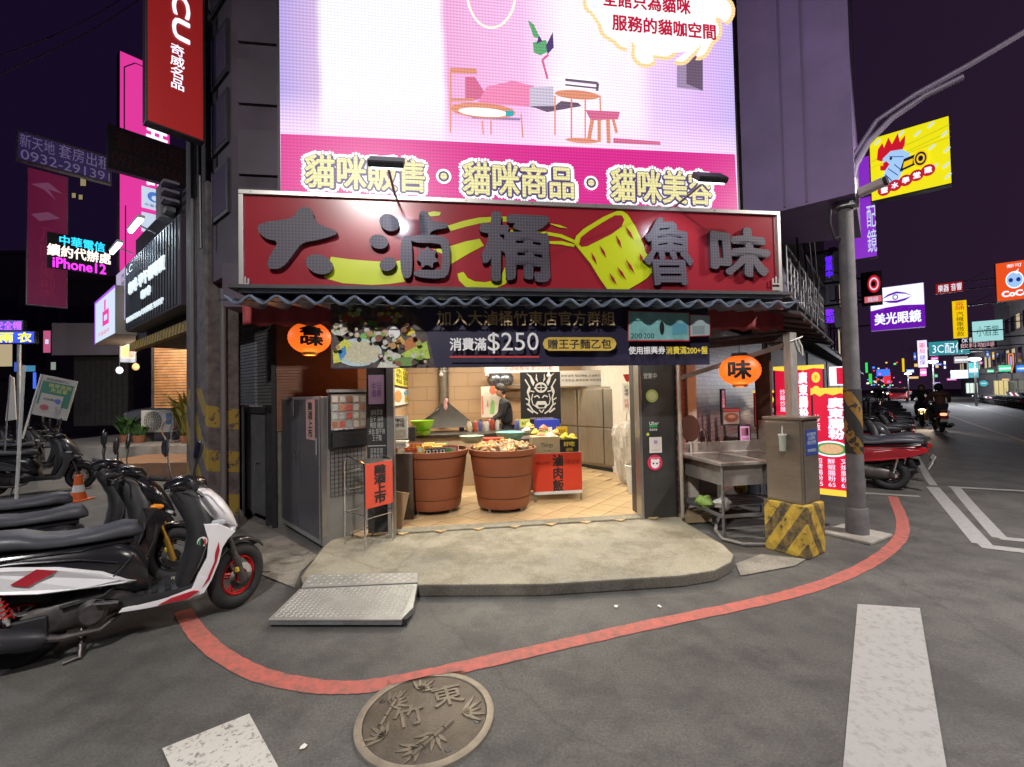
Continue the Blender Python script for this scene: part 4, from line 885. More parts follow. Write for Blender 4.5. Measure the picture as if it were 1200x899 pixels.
# ------------------------------------------------------------------ lanterns
def lantern(px, py, Y, r, text, label, yaw=0):
    c = AT(px, py, Y); t = thing('paper_lantern', label, 'lantern', c, yaw)
    lm = bpy.data.materials.get('lantern_glow')
    if not lm:
        lm = glow('lantern_glow', (1., .155, .012), 1.25); N, L, b = nodes_of(lm); tt = N.new('ShaderNodeTexCoord'); s_ = N.new('ShaderNodeSeparateXYZ'); L.new(tt.outputs['Object'], s_.inputs[0])
        z = N.new('ShaderNodeMapRange'); z.inputs[1].default_value = -.17; z.inputs[2].default_value = .17; z.inputs[3].default_value = 1.35; z.inputs[4].default_value = .65; L.new(s_.outputs['Z'], z.inputs[0]); L.new(z.outputs[0], b.inputs['Emission Strength'])
    prof = []
    K = 22
    for i in range(K+1):
        ph_ = math.pi*(.12+.76*i/K); prof.append((r*math.sin(ph_)*(1+.012*(-1)**i), r*.80*math.cos(ph_)))
    MB().lathe(prof, 32).obj('shade', lm, t, smooth=True)
    MB().lathe([(r*.38, 0), (r*.40, .02), (r*.36, .035)], 20, (0, 0, r*.74), cap=True).obj('cap', black, t)
    MB().lathe([(r*.38, 0), (r*.36, -.02), (r*.30, -.03)], 20, (0, 0, -r*.74), cap=True).obj('bottom_ring', mat('lantern_gold', (.5, .25, .05), .4, .4), t)
    for k in range(6): pass
    me = textmesh(text, ink, r*1.15, r*.98, .03, 0, res=4)
    bm = bmesh.new(); bm.from_mesh(me); bmesh.ops.subdivide_edges(bm, edges=[e for e in bm.edges if e.calc_length() > .02], cuts=2); bm.to_mesh(me); bm.free()
    for v in me.vertices:
        zz = v.co.z; rr = r*math.sqrt(max(.05, 1-(zz/(r*.82))**2))*1.02; an = v.co.x/rr; v.co.x = rr*math.sin(an); v.co.y = -rr*math.cos(an)-.004
    put('lettering', me, t)
    MB().cyl((0, 0, r*.78), (0, 0, r*.78+.25), .004).obj('cord', black, t)
    lamp('lantern_light', 'POINT', (c.x, c.y-.0, c.z-r*.95), 8.0, (1., .30, .06), .1)
    return t
lantern(363, 396, 4.55, .205, '魯\n味', 'orange glowing paper lantern half hidden behind the left end of the banner', R(30))
lantern(867, 434, 5.0, .215, '味', 'orange glowing paper lantern with a black character above the steel sink', R(-28))
# ================================================================== interior things
# lights
tubm = glow('tube_light', (1., .95, .82), 10)
for k, (u, v, l) in enumerate(((-.6, 1.2, 'front left'), (.9, 1.2, 'front right'), (-.6, 3.3, 'rear left'), (.9, 3.3, 'rear right'))):
    t = thing('ceiling_light', 'fluorescent tube light on the shop ceiling, '+l+' one', 'ceiling light', FW(u, v, 2.82), R(8))
    MB().bx(-.6, .6, -.06, .06, .03, .07).obj('fitting', white, t); MB().cyl((-.58, 0, .01), (.58, 0, .01), .015).obj('tube', tubm, t)
    lamp('tube_glow', 'AREA', FW(u, v, 2.76), 62, (1., .89, .72), 1.2, aim=FW(u, v, 0), sy=.15)
for k, (px, py, v) in enumerate(((517, 439, 2.8), (571, 440, 3.2), (643, 440, 2.2))):
    u, z = FL(px, py, v); t = thing('hanging_bulb', 'small unlit white bulb hanging on a wire, %s' % ('by the wall pipe', 'left of the hanging curtain', 'in front of the black curtain')[k], 'bulb', FW(u, v, z), R(8))
    MB().ball((0, 0, 0), .035).obj('bulb', white, t, smooth=True); MB().cyl((0, 0, .03), (0, 0, .5), .004).cyl((0, 0, .03), (0, 0, .06), .015).obj('wire', white, t)
def box3(name, label, cat, pos, d, m, rz=R(8), bev=.004, parts=None):
    t = thing(name, label, cat, pos, rz); MB().bx(-d[0]/2, d[0]/2, -d[1]/2, d[1]/2, 0, d[2]).obj('body', m, t, bev=bev); return t
def FP(px, py, v): u, z = FL(px, py, v); return FW(u, v, z)
def fitem(name, label, cat, x0, y0, x1, y1, v, m, items=(), th=.01, frame=None, side=None):
    """flat upright thing parallel to the facade filling the given picture rectangle at depth v"""
    u0, z0 = FL(x0, y1, v); u1, z1 = FL(x1, y0, v); u1 = FL(x1, (y0+y1)/2, v)[0]; u0 = FL(x0, (y0+y1)/2, v)[0]
    z1 = (FL(x0, y0, v)[1]+FL(x1, y0, v)[1])/2; z0 = (FL(x0, y1, v)[1]+FL(x1, y1, v)[1])/2
    t = thing(name, label, cat, FW(u0, v, z0), R(8)); w_, h_ = u1-u0, z1-z0
    MB().bx(0, w_, 0, th, 0, h_).obj('sheet', m, t)
    if frame: MB().bx(-.01, w_+.01, -.012, th, -.01, .012).bx(-.01, w_+.01, -.012, th, h_-.012, h_+.01).bx(-.01, .012, -.012, th, .012, h_-.012).bx(w_-.012, w_+.01, -.012, th, .012, h_-.012).obj('frame', frame, t)
    decorate(t, items, 0, 0, w_, h_, 0, .002); return t, w_, h_
# left wall posters (on the left side wall the room; placed just in front of it)
pm = lambda n, c, v=.1: mat('poster_'+n, c, .6, var=v, vs=12)
def wallposter(label, y0, y1, z0, z1, m, items, frame=None):
    # on the left wall, facing right; local x along depth
    t = thing('poster', label, 'poster', FW(UL+.012, y0, z0), R(8)+R(90)); w_, h_ = y1-y0, z1-z0
    MB().bx(0, w_, 0, .01, 0, h_).obj('sheet', m, t)
    if frame: MB().bx(-.02, w_+.02, -.012, .01, -.02, 0).bx(-.02, w_+.02, -.012, .01, h_, h_+.02).bx(-.02, 0, -.012, .01, 0, h_).bx(w_, w_+.02, -.012, .01, 0, h_).obj('frame', frame, t)
    decorate(t, items, 0, 0, w_, h_, 0, .002)
# the wall is seen obliquely; find depths from picture x
def dv(px):
    d = ray(px, 470); P = FW(UL, 0, 0); t = (P-EYE).dot(FU)/d.dot(FU); return (EYE+d*t-FO).dot(FV), (EYE+d*t)
def zz(px, py):
    d = ray(px, py); P = FW(UL, 0, 0); t = (P-EYE).dot(FU)/d.dot(FU); return (EYE+d*t).z
wallposter('yellow handwritten poster high on the beige left wall', dv(458)[0], dv(489)[0], zz(472, 453), zz(472, 433), pm('yellow', (.62, .55, .05)), [('t', '本店滷味\n新鮮現滷\n每日限量', .1, .1, .9, .9, ink)])
wallposter('framed white price notice with blue and yellow cup below the yellow poster', dv(458)[0], dv(489)[0], zz(472, 474), zz(472, 455), paper, [('e', .16, .5, .10, .34, stk('orange', (.5, .25, .08)), 'print'), ('r', .36, .12, .62, .6, stk('yellow', (.6, .45, .02)), 'print'), ('e', .5, .72, .16, .2, stk('blue', (.1, .35, .6)), 'print'), ('t', 'TEA', .40, .22, .58, .38, ink), ('r', .68, .05, .70, .95, ink)], black)
wallposter('dark poster with red food print left of the wall pipe', dv(492)[0], dv(508)[0], zz(500, 463), zz(500, 434), pm('dark', (.05, .02, .015)), [('e', .5, .62, .3, .25, stk('red', (.5, .06, .02)), 'print'), ('e', .45, .3, .3, .2, stk('orange_red', (.5, .14, .03)), 'print'), ('t', '滷味', .1, .03, .9, .14, stk('gold', (.6, .4, .1)))])
p_ = FP(520, 470, 4.75); t = thing('wall_pipe', 'thick grey exhaust pipe running down the corner of the beige wall', 'pipe', (p_.x, p_.y, 1.0)); MB().cyl((0, 0, 0), (0, 0, 1.9), .11, n=20).obj('pipe', mat('dull_steel', (.17, .15, .12), .4, .6, var=.2), t, smooth=True); MB().lathe([(.115, 0), (.125, .01), (.125, .04), (.115, .05)], 20, (0, 0, 1.1)).obj('joint', gsteel, t)
# range hood / black wok lid shape
c_ = FP(523, 500, 3.1); t = thing('wok_hood', 'black pyramid shaped hood standing over the cooking range', 'hood', (c_.x, c_.y, c_.z), R(8))
MB().add([(-.5, -.3, 0), (.55, -.3, 0), (.55, .3, 0), (-.5, .3, 0), (-.08, -.05, .42), (.06, -.05, .42), (.06, .08, .42), (-.08, .08, .42)], [(3, 2, 1, 0), (4, 5, 6, 7), (0, 1, 5, 4), (1, 2, 6, 5), (2, 3, 7, 6), (3, 0, 4, 7)]).obj('hood', mat('greasy_black', (.03, .027, .024), .35, .4, var=.3), t)
MB().cyl((-.55, -.32, .02), (-.12, -.2, .34), .012).obj('ladle_handle', chrome, t)
c_ = FP(522, 476, 3.0); t = thing('hanging_bag', 'pink and white plastic bag tied to the wall pipe', 'bag', c_, R(8)); MB().ball((0, 0, 0), .1, sc=(.35, .3, 1.0)).ball((.02, 0, .10), .04, sc=(.8, .5, 1)).obj('bag', mat('pink_plastic', (.6, .32, .32), .4, var=.3, vs=20), t, smooth=True)
# cooking counter
cu0, _ = FL(462, 500, 2.4); cu1, _ = FL(640, 500, 2.8); ct = thing('cooking_counter', 'dark cluttered cooking counter behind the two brown tubs', 'counter', FW(UL+.05, 2.3, .1), R(8))
MB().bx(0, 2.35, 0, .8, .82, .87).obj('worktop', mat('dark_steel', (.10, .09, .08), .35, .8, var=.3), ct, bev=.004); MB().bx(.02, 2.33, .04, .78, 0, .82).obj('cabinet', mat('cabinet_beige', (.40, .30, .2), .5, var=.1), ct)
random.seed(11)
jm = [mat('jar_%d' % i, c, .3, var=.2, vs=20) for i, c in enumerate([(.45, .45, .42), (.05, .05, .06), (.10, .12, .35), (.5, .42, .3), (.35, .06, .04)])]
for k, px in enumerate((550, 557, 563, 570, 577, 583, 606, 613, 486, 541)):
    c_ = FP(px, 505, 2.75+random.uniform(-.2, .2)); hh = random.uniform(.10, .2); t = thing('jar', 'small seasoning jar in the row on the cooking counter', 'jar', (c_.x, c_.y, .972), R(8), 'seasoning jars on the counter'); r_ = random.uniform(.032, .05)
    MB().lathe([(r_*.9, 0), (r_, .01), (r_, hh*.8), (r_*.7, hh)], 14, cap=True).obj('jar_body', random.choice(jm), t, smooth=True); MB().lathe([(r_*.74, hh), (r_*.74, hh+.02), (.001, hh+.022)], 14).obj('lid', random.choice(jm), t)
def bowl(label, px, py, v, r, h, m, z=None):
    c_ = FP(px, py, v); t = thing('bowl', label, 'bowl', (c_.x, c_.y, c_.z if z is None else z)); MB().lathe([(.001, 0), (r*.6, 0), (r*.85, h*.4), (r, h), (r*1.03, h), (r*.96, h*.95), (r*.55, h*.1), (.001, h*.08)], 28).obj('shell', m, t, smooth=True); return t
bowl('bright lime green plastic bowl, upper of the two on the left counter', 495, 503, 2.3, .19, .14, mat('lime_plastic', (.25, .52, .02), .35))
bowl('lime green plastic bowl, lower of the two on the left counter', 496, 510, 2.25, .13, .08, mat('lime_plastic', (.25, .52, .02), .35))
bowl('turquoise plastic basin behind the right tub', 598, 516, 1.3, .21, .12, mat('turquoise_plastic', (.16, .42, .40), .35))
bowl('pale green basin between the two tubs', 553, 519, 1.25, .17, .1, mat('mint_plastic', (.34, .45, .36), .4))
# black basket left counter
c_ = FP(479, 512, 1.9); box3('appliance', 'small black appliance on the left counter beside the green bowls', 'appliance', c_-Vector((0, 0, .05)), (.2, .2, .2), black)
MB().bx(0, .20, 0, 1.3, 0, .80).obj('side_table', mat('dark_cabinet', (.07, .05, .04), .5, var=.3), None, FW(UL+.26, .5, .11), R(8), bev=.005); tag(bpy.context.scene.collection.objects[-1] if False else bpy.data.objects['side_table'], 'dark low cabinet inside the opening behind the steel door post', 'cabinet')
t = thing('price_card', 'white printed card standing on the dark cabinet by the door post', 'card', FP(466, 503, .5), R(8)); MB().bx(-.12, .12, 0, .02, -.12, .16).obj('card', paper, t, bev=.002); decorate(t, [('t', '外帶區\n請排隊', .15, .5, .85, .9, ink), ('r', .1, .1, .9, .4, cols[1], 'print')], -.12, -.12, .24, .28, -.001)
t = thing('document_stack', 'stack of white papers on the dark cabinet', 'papers', FP(466, 524, .5), R(8))
for k in range(5): MB().bx(-.12, .12, -.1, .1, k*.015, k*.015+.012).obj('paper', paper, t, (random.uniform(-.01, .01), 0, 0), rz=random.uniform(-.1, .1))
p_ = FP(470, 590, .35); t = thing('cardboard_sheet', 'brown cardboard sheet leaning between the post and left tub', 'cardboard', (p_.x+.02, p_.y-.2, .12), R(8)); MB().box((0, 0, .21), (.16, .02, .40), M=Matrix.Rotation(R(12), 3, 'Y')).obj('sheet', mat('cardboard', (.33, .2, .1), .8, var=.1), t)
# ------- tubs
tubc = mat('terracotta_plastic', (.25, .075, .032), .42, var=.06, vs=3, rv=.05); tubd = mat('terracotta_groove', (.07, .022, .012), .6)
def tub(px_l, px_r, base_y, label, seed):
    g = G((px_l+px_r)/2, base_y, .12); R_ = (px_r-px_l)/2/520*(g.y+.38)*.985; c_ = Vector((g.x*(g.y+.38)/g.y, g.y+.30, .118))
    t = thing('food_tub', label, 'tub', c_); rb = R_*.76; H = .74; z0 = .05
    def rr(z): return rb+(R_-rb)*(z/H)**.85
    for nm, a, b in (('band', 0, .13), ('band', .138, .41), ('band', .418, .655), ('rim_band', .663, H)):
        k = .012 if nm == 'rim_band' else 0
        pr = [(rr(a)-.012, z0+a), (rr(a)+k-.003, z0+a+.002)]+[(rr(a+(b-a)*i/5)+k, z0+a+(b-a)*i/5) for i in range(1, 5)]+[(rr(b)+k-.003, z0+b-.002), (rr(b)-.012, z0+b)]
        MB().lathe(pr, 56).obj(nm, tubc, t, smooth=True)
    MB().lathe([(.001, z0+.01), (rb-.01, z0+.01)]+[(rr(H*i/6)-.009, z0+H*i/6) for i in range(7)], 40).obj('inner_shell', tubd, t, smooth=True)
    for k in range(4):
        a_ = R(45+90*k+8); MB().cyl((rb*.86*math.cos(a_), rb*.86*math.sin(a_), 0), (rb*.86*math.cos(a_), rb*.86*math.sin(a_), z0+.01), .02).obj('leg', gsteel, t)
    MB().lathe([(.001, z0+H-.05), (rr(H)-.012, z0+H-.05)], 40).obj('food_tray', mat('tray_steel', (.3, .28, .25), .4, .6), t)
    return t, c_, R_, z0+H-.05+c_.z
T1, c1, R1, z1 = tub(471, 550, 604, 'brown plastic tub filled with packaged snacks, the left one', 1)
T2, c2, R2, z2 = tub(552, 629, 602, 'brown plastic tub heaped with braised food, the right one', 2)
random.seed(21)
fdc = [mat('tofu_gold', (.66, .40, .09), .6, var=.3, vs=25), mat('braised_brown', (.42, .18, .05), .5, var=.3, vs=25), mat('pale_tofu', (.58, .44, .28), .6, var=.2, vs=25), mat('fishcake', (.55, .38, .22), .55, var=.2, vs=20)]
pmesh = [MB().ball((0, 0, 0), .035, 8, 6, (1.2, .9, .7)).mesh('food_piece', m_, True) for m_ in fdc]+[MB().box((0, 0, 0), (.07, .055, .03)).mesh('food_piece', m_) for m_ in fdc]+[MB().lathe([(.012, -.01), (.03, -.012), (.036, 0), (.03, .012), (.012, .01)], 12).mesh('food_piece', m_, True) for m_ in fdc[:3]]
heap = thing('braised_food', 'heap of golden braised tofu and fish cake pieces in the right tub', 'food', (c2.x, c2.y, z2))
for k in range(230):
    a_ = random.uniform(0, 6.283); q_ = math.sqrt(random.random())*(R2-.06); hz = .02+.075*(1-(q_/R2)**2)*random.uniform(.5, 1.2)
    put('food_piece', random.choice(pmesh), heap, (q_*math.cos(a_), q_*math.sin(a_), hz+random.uniform(0, .03)), rot=(random.uniform(-1, 1), random.uniform(-1, 1), random.uniform(0, 6)))
box3('red_tray', 'red plastic tray lying on the braised food in the right tub', 'tray', Vector((c2.x-.12, c2.y+.18, z2+.09)), (.28, .16, .07), mat('red_plastic', (.5, .05, .03), .35))
# snacks on the left tub
snk = [mat('snack_%d' % i, c, .35, var=.15, vs=30) for i, c in enumerate([(.55, .06, .03), (.60, .30, .06), (.60, .45, .10), (.06, .05, .08), (.5, .5, .46), (.14, .35, .10)])]
lids = [(.0, -.30, .15, .10, 0, .26, .06), (-.02, -.02, .50, .20, 2, .05, .03)]
def pack(x, y, z, w_, d_, h_, m_, lab, tilt=0, items=()):
    t = thing('snack_pack', lab, 'snack pack', (c1.x+x, c1.y+y, z1+z), R(3)); t.rotation_euler = (R(tilt), 0, R(3))
    MB().bx(-w_/2, w_/2, -d_/2, d_/2, 0, h_).obj('wrapper', m_, t, bev=.006); decorate(t, items, -w_/2, 0, w_, h_, -d_/2, .001); return t
pack(-.20, -.27, .02, .20, .05, .13, snk[0], 'red snack packet standing at the front left of the left tub', -12, [('t', '王子麵', .1, .4, .9, .9, yep)])
pack(-.105, -.33, .01, .08, .05, .11, mat('snack_yellow', (.65, .5, .05), .4, var=.2), 'small yellow and white packet at the front of the left tub', -10, [('e', .5, .62, .35, .3, whp, 'print')])
for k in range(3):
    pack(.0+.085*k, -.335+.012*k, .01, .078, .05, .085, snk[3], 'black snack box with white label in the left tub, '+('left', 'middle', 'right')[k]+' of three', -8, [('r', .15, .25, .85, .75, paper, 'label_print'), ('e', .5, .5, .2, .18, ink, 'print')])
pack(.25, -.20, .01, .2, .16, .10, mat('green_red_pack', (.42, .36, .30), .4, var=.5, vs=18), 'clear and red snack tray at the front right of the left tub', -6, [('r', 0, .85, 1, 1, rdp, 'print'), ('r', .9, 0, 1, 1, rdp, 'print'), ('e', .4, .4, .25, .3, snk[5], 'print')])
for k in range(9):
    x = -.26+(k % 3)*.17; y = -.14+(k//3)*.15; pack(x, y, .05+.01*(k % 2), .15, .13, .05, snk[(2, 1, 2, 0, 2, 1, 4, 2, 5)[k]], 'flat snack packet lying in the layer on top of the left tub')['group'] = 'flat snack packets on the left tub'
# ------- table with red cloth and things
ta = G(628, 590, .12); tu0, tz0 = FL(625, 533, 1.0); tu1, _ = FL(682, 533, 1.0)
tb = thing('display_table', 'small steel table behind the red sign cloth right of the tubs', 'table', FW(tu0, 1.0, .118), R(8)); TW = tu1-tu0; TH = FL(650, 531, 1.0)[1]-.118
MB().bx(0, TW, 0, .55, TH-.02, TH).obj('tabletop', steel, tb)
for x in (.02, TW-.02):
    for y in (.02, .53): MB().cyl((x, y, 0), (x, y, TH-.02), .014).obj('leg', gsteel, tb)
MB().cyl((.02, .02, .12), (TW-.02, .02, .12), .01).obj('stretcher', gsteel, tb)
rc_, w_, h_ = fitem('red_cloth_sign', 'red paper sign with three large black characters hanging from the display table', 'paper sign', 625, 531, 682, 578, .97, mat('red_sign_paper', (.60, .045, .015), .6, var=.07), [('t', '滷\n肉\n飯', .39, .04, .62, .97, ink, {'bold': .03}), ('t', '貴賓 八折優惠', .06, .74, .34, .80, mat('dark_red_ink', (.25, .01, .01), .6)), ('t', '另售 滷大腸', .66, .72, .94, .84, MC['dark_red_ink'])])
MB().bx(0, w_, -.008, .012, -.01, .03).obj('bottom_rail', white, rc_)
c_ = FW(tu0+TW*.22, 1.15, .118+TH); bx_, w_, h_ = fitem('clear_box', 'clear plastic box printed Things with pale food inside on the display table', 'storage box', 624, 512, 656, 531, 1.06, mat('frosted_plastic', (.50, .42, .26), .35, var=.15), [('t', 'Things', .3, .3, .75, .62, ink), ('t', 'things', .4, .1, .65, .2, ink)], .28)
fitem('black_box', 'black basket with yellow bags and yellow print on the display table', 'basket', 656, 515, 678, 531, 1.06, black, [('t', '好吃', .2, .5, .8, .85, yep, {'bold': .03}), ('t', '滷味', .3, .12, .7, .4, yep)], .25)
fitem('blue_crate', 'blue plastic crate on the counter in front of the black curtain', 'crate', 630, 492, 656, 509, 2.3, mat('blue_plastic', (.03, .05, .42), .35), [('r', .2, .2, .65, .5, paper, 'label_print')], .3)
fitem('yellow_card', 'yellow price card standing beside the blue crate', 'card', 652, 500, 665, 512, 1.5, pm('card_yellow', (.7, .45, .02)), [('t', '$50', .2, .3, .8, .7, ink)])
fitem('price_card', 'yellow green price card behind the bag of noodles', 'card', 609, 491, 621, 501, 2.0, pm('card_green', (.45, .5, .12)), [('t', '$35', .2, .3, .8, .7, ink)])
random.seed(4)
bagm = [mat('bag_%d' % i, c, .3, var=.35, vs=25) for i, c in enumerate([(.5, .5, .45), (.65, .5, .05), (.30, .45, .12), (.55, .35, .1), (.5, .2, .1)])]
bagmesh = []
for k in range(5):
    mb = MB().ball((0, 0, 0), .08, 12, 9, (1, .8, .75)); mb.v = [(x*(1+.22*math.sin(9*z*12+k)), y*(1+.2*math.cos(x*60+k)), z*(1+.25*math.sin(x*50+k*2))) for x, y, z in mb.v]; bagmesh.append(mb.mesh('bag', bagm[k], True))
for k, (px, py, v) in enumerate(((617, 505, 1.7), (628, 508, 1.5), (640, 509, 1.6), (650, 508, 1.5), (634, 512, 1.25), (645, 512, 1.2), (662, 513, 1.15), (670, 514, 1.15), (621, 500, 1.9), (637, 503, 1.9))):
    o = put('food_bag', bagmesh[k % 5] if k not in (6, 7) else bagmesh[1], None, FP(px, py, v), random.uniform(0, 3)); tag(o, 'small knotted plastic bag of food piled on the display table', 'bag', 'plastic food bags on the display table')
MB().bx(0, .9, 0, .6, 0, .80).obj('rear_counter', mat('dark_cabinet2', (.09, .07, .06), .5, var=.3), None, FW(FL(603, 510, 2.1)[0], 1.75, .11), R(8), bev=.004); tag(bpy.data.objects['rear_counter'], 'dark rear counter behind the display table and its bags', 'counter')
# ------- big steel refrigerator at back right
fv = 3.0
pL = G(655, 543, .112); pR = G(737, 556, .112)
ra = math.atan2(pR.y-pL.y, pR.x-pL.x); RW = (pR-pL).length; RHh = AT(700, 453, pL.lerp(pR, .5).y).z-.112
rf_ = thing('steel_refrigerator', 'wide stainless refrigerator with two rows of doors at the back of the shop', 'refrigerator', (pL.x, pL.y, .112), ra)
frm = mat('fridge_steel', (.36, .33, .28), .33, .75, var=.10, vs=3, rv=.08, stretch=(6, 1, 1))
MB().bx(-.0, RW, .02, .8, .06, RHh).obj('cabinet', frm, rf_, bev=.006)
xs_ = [.0, RW*.36, RW*.72, RW*1.0]; xs_ = [0, RW*.33, RW*.70, RW]
for j, (za, zb) in enumerate(((.12, RHh*.50), (RHh*.515, RHh-.05))):
    for k in range(3):
        MB().bx(xs_[k]+.012, xs_[k+1]-.012, -.025, .02, za, zb).obj('door', frm, rf_, bev=.006)
        hx = xs_[k+1]-.05 if k != 1 else xs_[k]+.05
        MB().bx(hx-.022, hx+.022, -.034, -.024, za+.01, zb-.01).obj('handle', mat('bright_steel', (.62, .58, .5), .25, .9), rf_, bev=.003)
MB().bx(0, RW, -.0, .02, 0, .06).obj('base_trim', black, rf_)
fitem('shelf_box', 'long white box with small lettering on top of the steel refrigerator', 'box', 656, 434, 738, 452, 3.55, mat('box_grey', (.50, .47, .42), .6), [('t', '新鮮滷味 每日現做 大滷桶竹東', .02, .58, .62, .74, ink), ('t', '冷凍食品 真空包裝 宅配服務專線', .02, .30, .70, .46, ink)], .4)
# curtain with armour print
cu, w_, h_ = fitem('black_curtain', 'black curtain printed with a white horned samurai helmet emblem', 'curtain', 610, 436, 657, 497, 3.4, mat('black_cloth', (.012, .012, .016), .85), (), .006)
c_ = mat('white_print_cloth', (.62, .62, .6), .8); A_ = lambda pts, wd=.022: ('a', pts, wd, c_, 'emblem'); it = []
mir = lambda pts: [(1-x, y) for x, y in pts]
for m_ in (lambda p: p, mir):
    it += [('p', m_([(.36, .80), (.27, .93), (.15, .98), (.24, .90), (.27, .80), (.32, .73)]), c_, 'emblem'), ('p', m_([(.42, .93), (.38, .86), (.44, .80), (.40, .97)]), c_, 'emblem'),
           A_(m_([(.12, .86), (.24, .70), (.20, .60)]), .03), A_(m_([(.22, .72), (.17, .62), (.22, .50), (.20, .38), (.30, .26), (.42, .20)]), .035), A_(m_([(.30, .58), (.27, .48), (.30, .38), (.40, .32)])), A_(m_([(.34, .70), (.42, .64), (.5, .62)]), .03),
           A_(m_([(.33, .52), (.42, .55), (.47, .50)]), .03), A_(m_([(.16, .30), (.30, .22)]), .04), A_(m_([(.24, .64), (.34, .62)]), .03), A_(m_([(.12, .50), (.2, .46)]), .03), A_(m_([(.14, .40), (.2, .36)]), .03)]
it += [('e', .5, .70, .15, .10, c_, 'emblem'), ('e', .5, .70, .11, .06, MC['black_cloth'], 'emblem'), A_([(.40, .70), (.60, .70)], .02), A_([(.5, .78), (.5, .62)], .02), ('p', [(.34, .36), (.40, .44), (.60, .44), (.66, .36), (.60, .30), (.40, .30)], c_, 'emblem'), ('p', [(.40, .37), (.60, .37), (.56, .32), (.44, .32)], MC['black_cloth'], 'emblem'), A_([(.44, .28), (.5, .22), (.56, .28)], .03), ('t', 'SAMURAI KITCHEN', .22, .10, .78, .13, c_), ('e', .5, .06, .02, .012, c_, 'emblem')]
decorate(cu, it, 0, 0, w_, h_, 0, .002)
# white flowered curtain left of the person, helmets/pots on shelf, top board
fitem('flower_cloth', 'white cloth with orange and green spots hanging left of the cook', 'cloth', 564, 453, 589, 489, 4.3, mat('white_cloth', (.55, .5, .42), .85, var=.1), [('e', .55, .88, .17, .14, stk('terracotta', (.45, .12, .06)), 'print'), ('p', [(.4, .1), (.6, .1), (.62, .5), (.5, .6), (.42, .4)], stk('leaf', (.2, .4, .12)), 'print'), ('p', [(.24, .35), (.34, .35), (.30, .6)], stk('coral', (.6, .15, .1)), 'print'), ('p', [(.03, .1), (.1, .1), (.08, .7), (.02, .7)], stk('coral', (.6, .15, .1)), 'print')])
fitem('wall_banner', 'white strip banner with red lettering above the black curtain', 'banner', 568, 428, 655, 437, 3.8, paper, [('t', '大滷桶魯味 歡迎訂購', .25, .3, .9, .85, rdp)])
t = thing('wall_shelf', 'steel wall shelf behind the cook', 'shelf', FW(FL(572, 453, 4.4)[0], 4.45, FL(572, 452, 4.4)[1]), R(8)); MB().bx(0, .95, 0, .3, 0, .025).obj('board', steel, t); MB().bx(.1, .12, 0, .3, -.2, 0).bx(.8, .82, 0, .3, -.2, 0).obj('bracket', gsteel, t)
for k, px in enumerate((581, 592)):
    c_ = FP(px, 451, 4.5); t = thing('steel_pot', 'round shiny steel pot on the wall shelf, %s one' % ('left' if k == 0 else 'right'), 'pot', c_); MB().lathe([(.001, 0), (.15, 0), (.19, .08), (.18, .18), (.12, .26), (.04, .30), (.001, .30)], 24).obj('pot_body', mat('blue_steel', (.28, .30, .36), .25, .9, var=.3), t, smooth=True); MB().ball((0, 0, .31), .025).obj('knob', black, t)
fitem('price_list', 'white price list hung on the right side wall inside', 'notice', 729, 449, 746, 482, 2.2, paper, [('t', '訂位\n專線\n價目', .15, .55, .85, .92, ink), ('t', '外送服務\n來電預約', .15, .12, .85, .45, rdp)])
t = thing('red_bucket_hat', 'small red cup above the price list', 'cup', FP(737, 447, 2.2)); MB().lathe([(.05, 0), (.10, .12), (.09, .12), (.04, .01)], 16).obj('cup', mat('dark_red_plastic', (.3, .02, .02), .4), t)
t.name = 'red_cup'
# hanging clear plastic bag (wrinkled) and white bin
random.seed(9)
c_ = FP(735, 520, 1.9); mb = MB(); pr = []
n_ = 34; rows = [(.0, .02), (.05, .14), (.12, .20), (.25, .23), (.45, .22), (.65, .19), (.85, .16), (1.0, .13), (1.1, .05)]; vs = []
for z_, r_ in rows:
    for i in range(n_): a_ = 2*math.pi*i/n_; k = 1+.13*math.sin(a_*7+z_*9)+random.uniform(-.08, .08); vs.append((r_*k*math.cos(a_), r_*k*math.sin(a_)*.7, .38-z_*.95))
mb.add(vs, [(j*n_+i, j*n_+(i+1) % n_, (j+1)*n_+(i+1) % n_, (j+1)*n_+i) for j in range(len(rows)-1) for i in range(n_)])
t = thing('clear_plastic_bag', 'large crumpled translucent plastic bag hanging before the refrigerator right end', 'plastic bag', c_); mb.obj('film', mat('clear_film', (.62, .58, .52), .22, alpha=.62, var=.15, vs=18, bump=.3, bs=20), t); MB().cyl((0, 0, .36), (0, 0, .5), .006).obj('hook', gsteel, t)
p_ = FP(745, 580, 1.2); t = thing('bin', 'white waste bin just inside the right side of the opening', 'bin', (p_.x, p_.y, .12)); MB().lathe([(.001, 0), (.11, 0), (.14, .40), (.13, .40), (.10, .02)], 20).obj('body', mat('bin_white', (.5, .48, .42), .5), t, smooth=True); MB().lathe([(.14, .40), (.15, .41), (.14, .42)], 20).obj('rim', white, t)
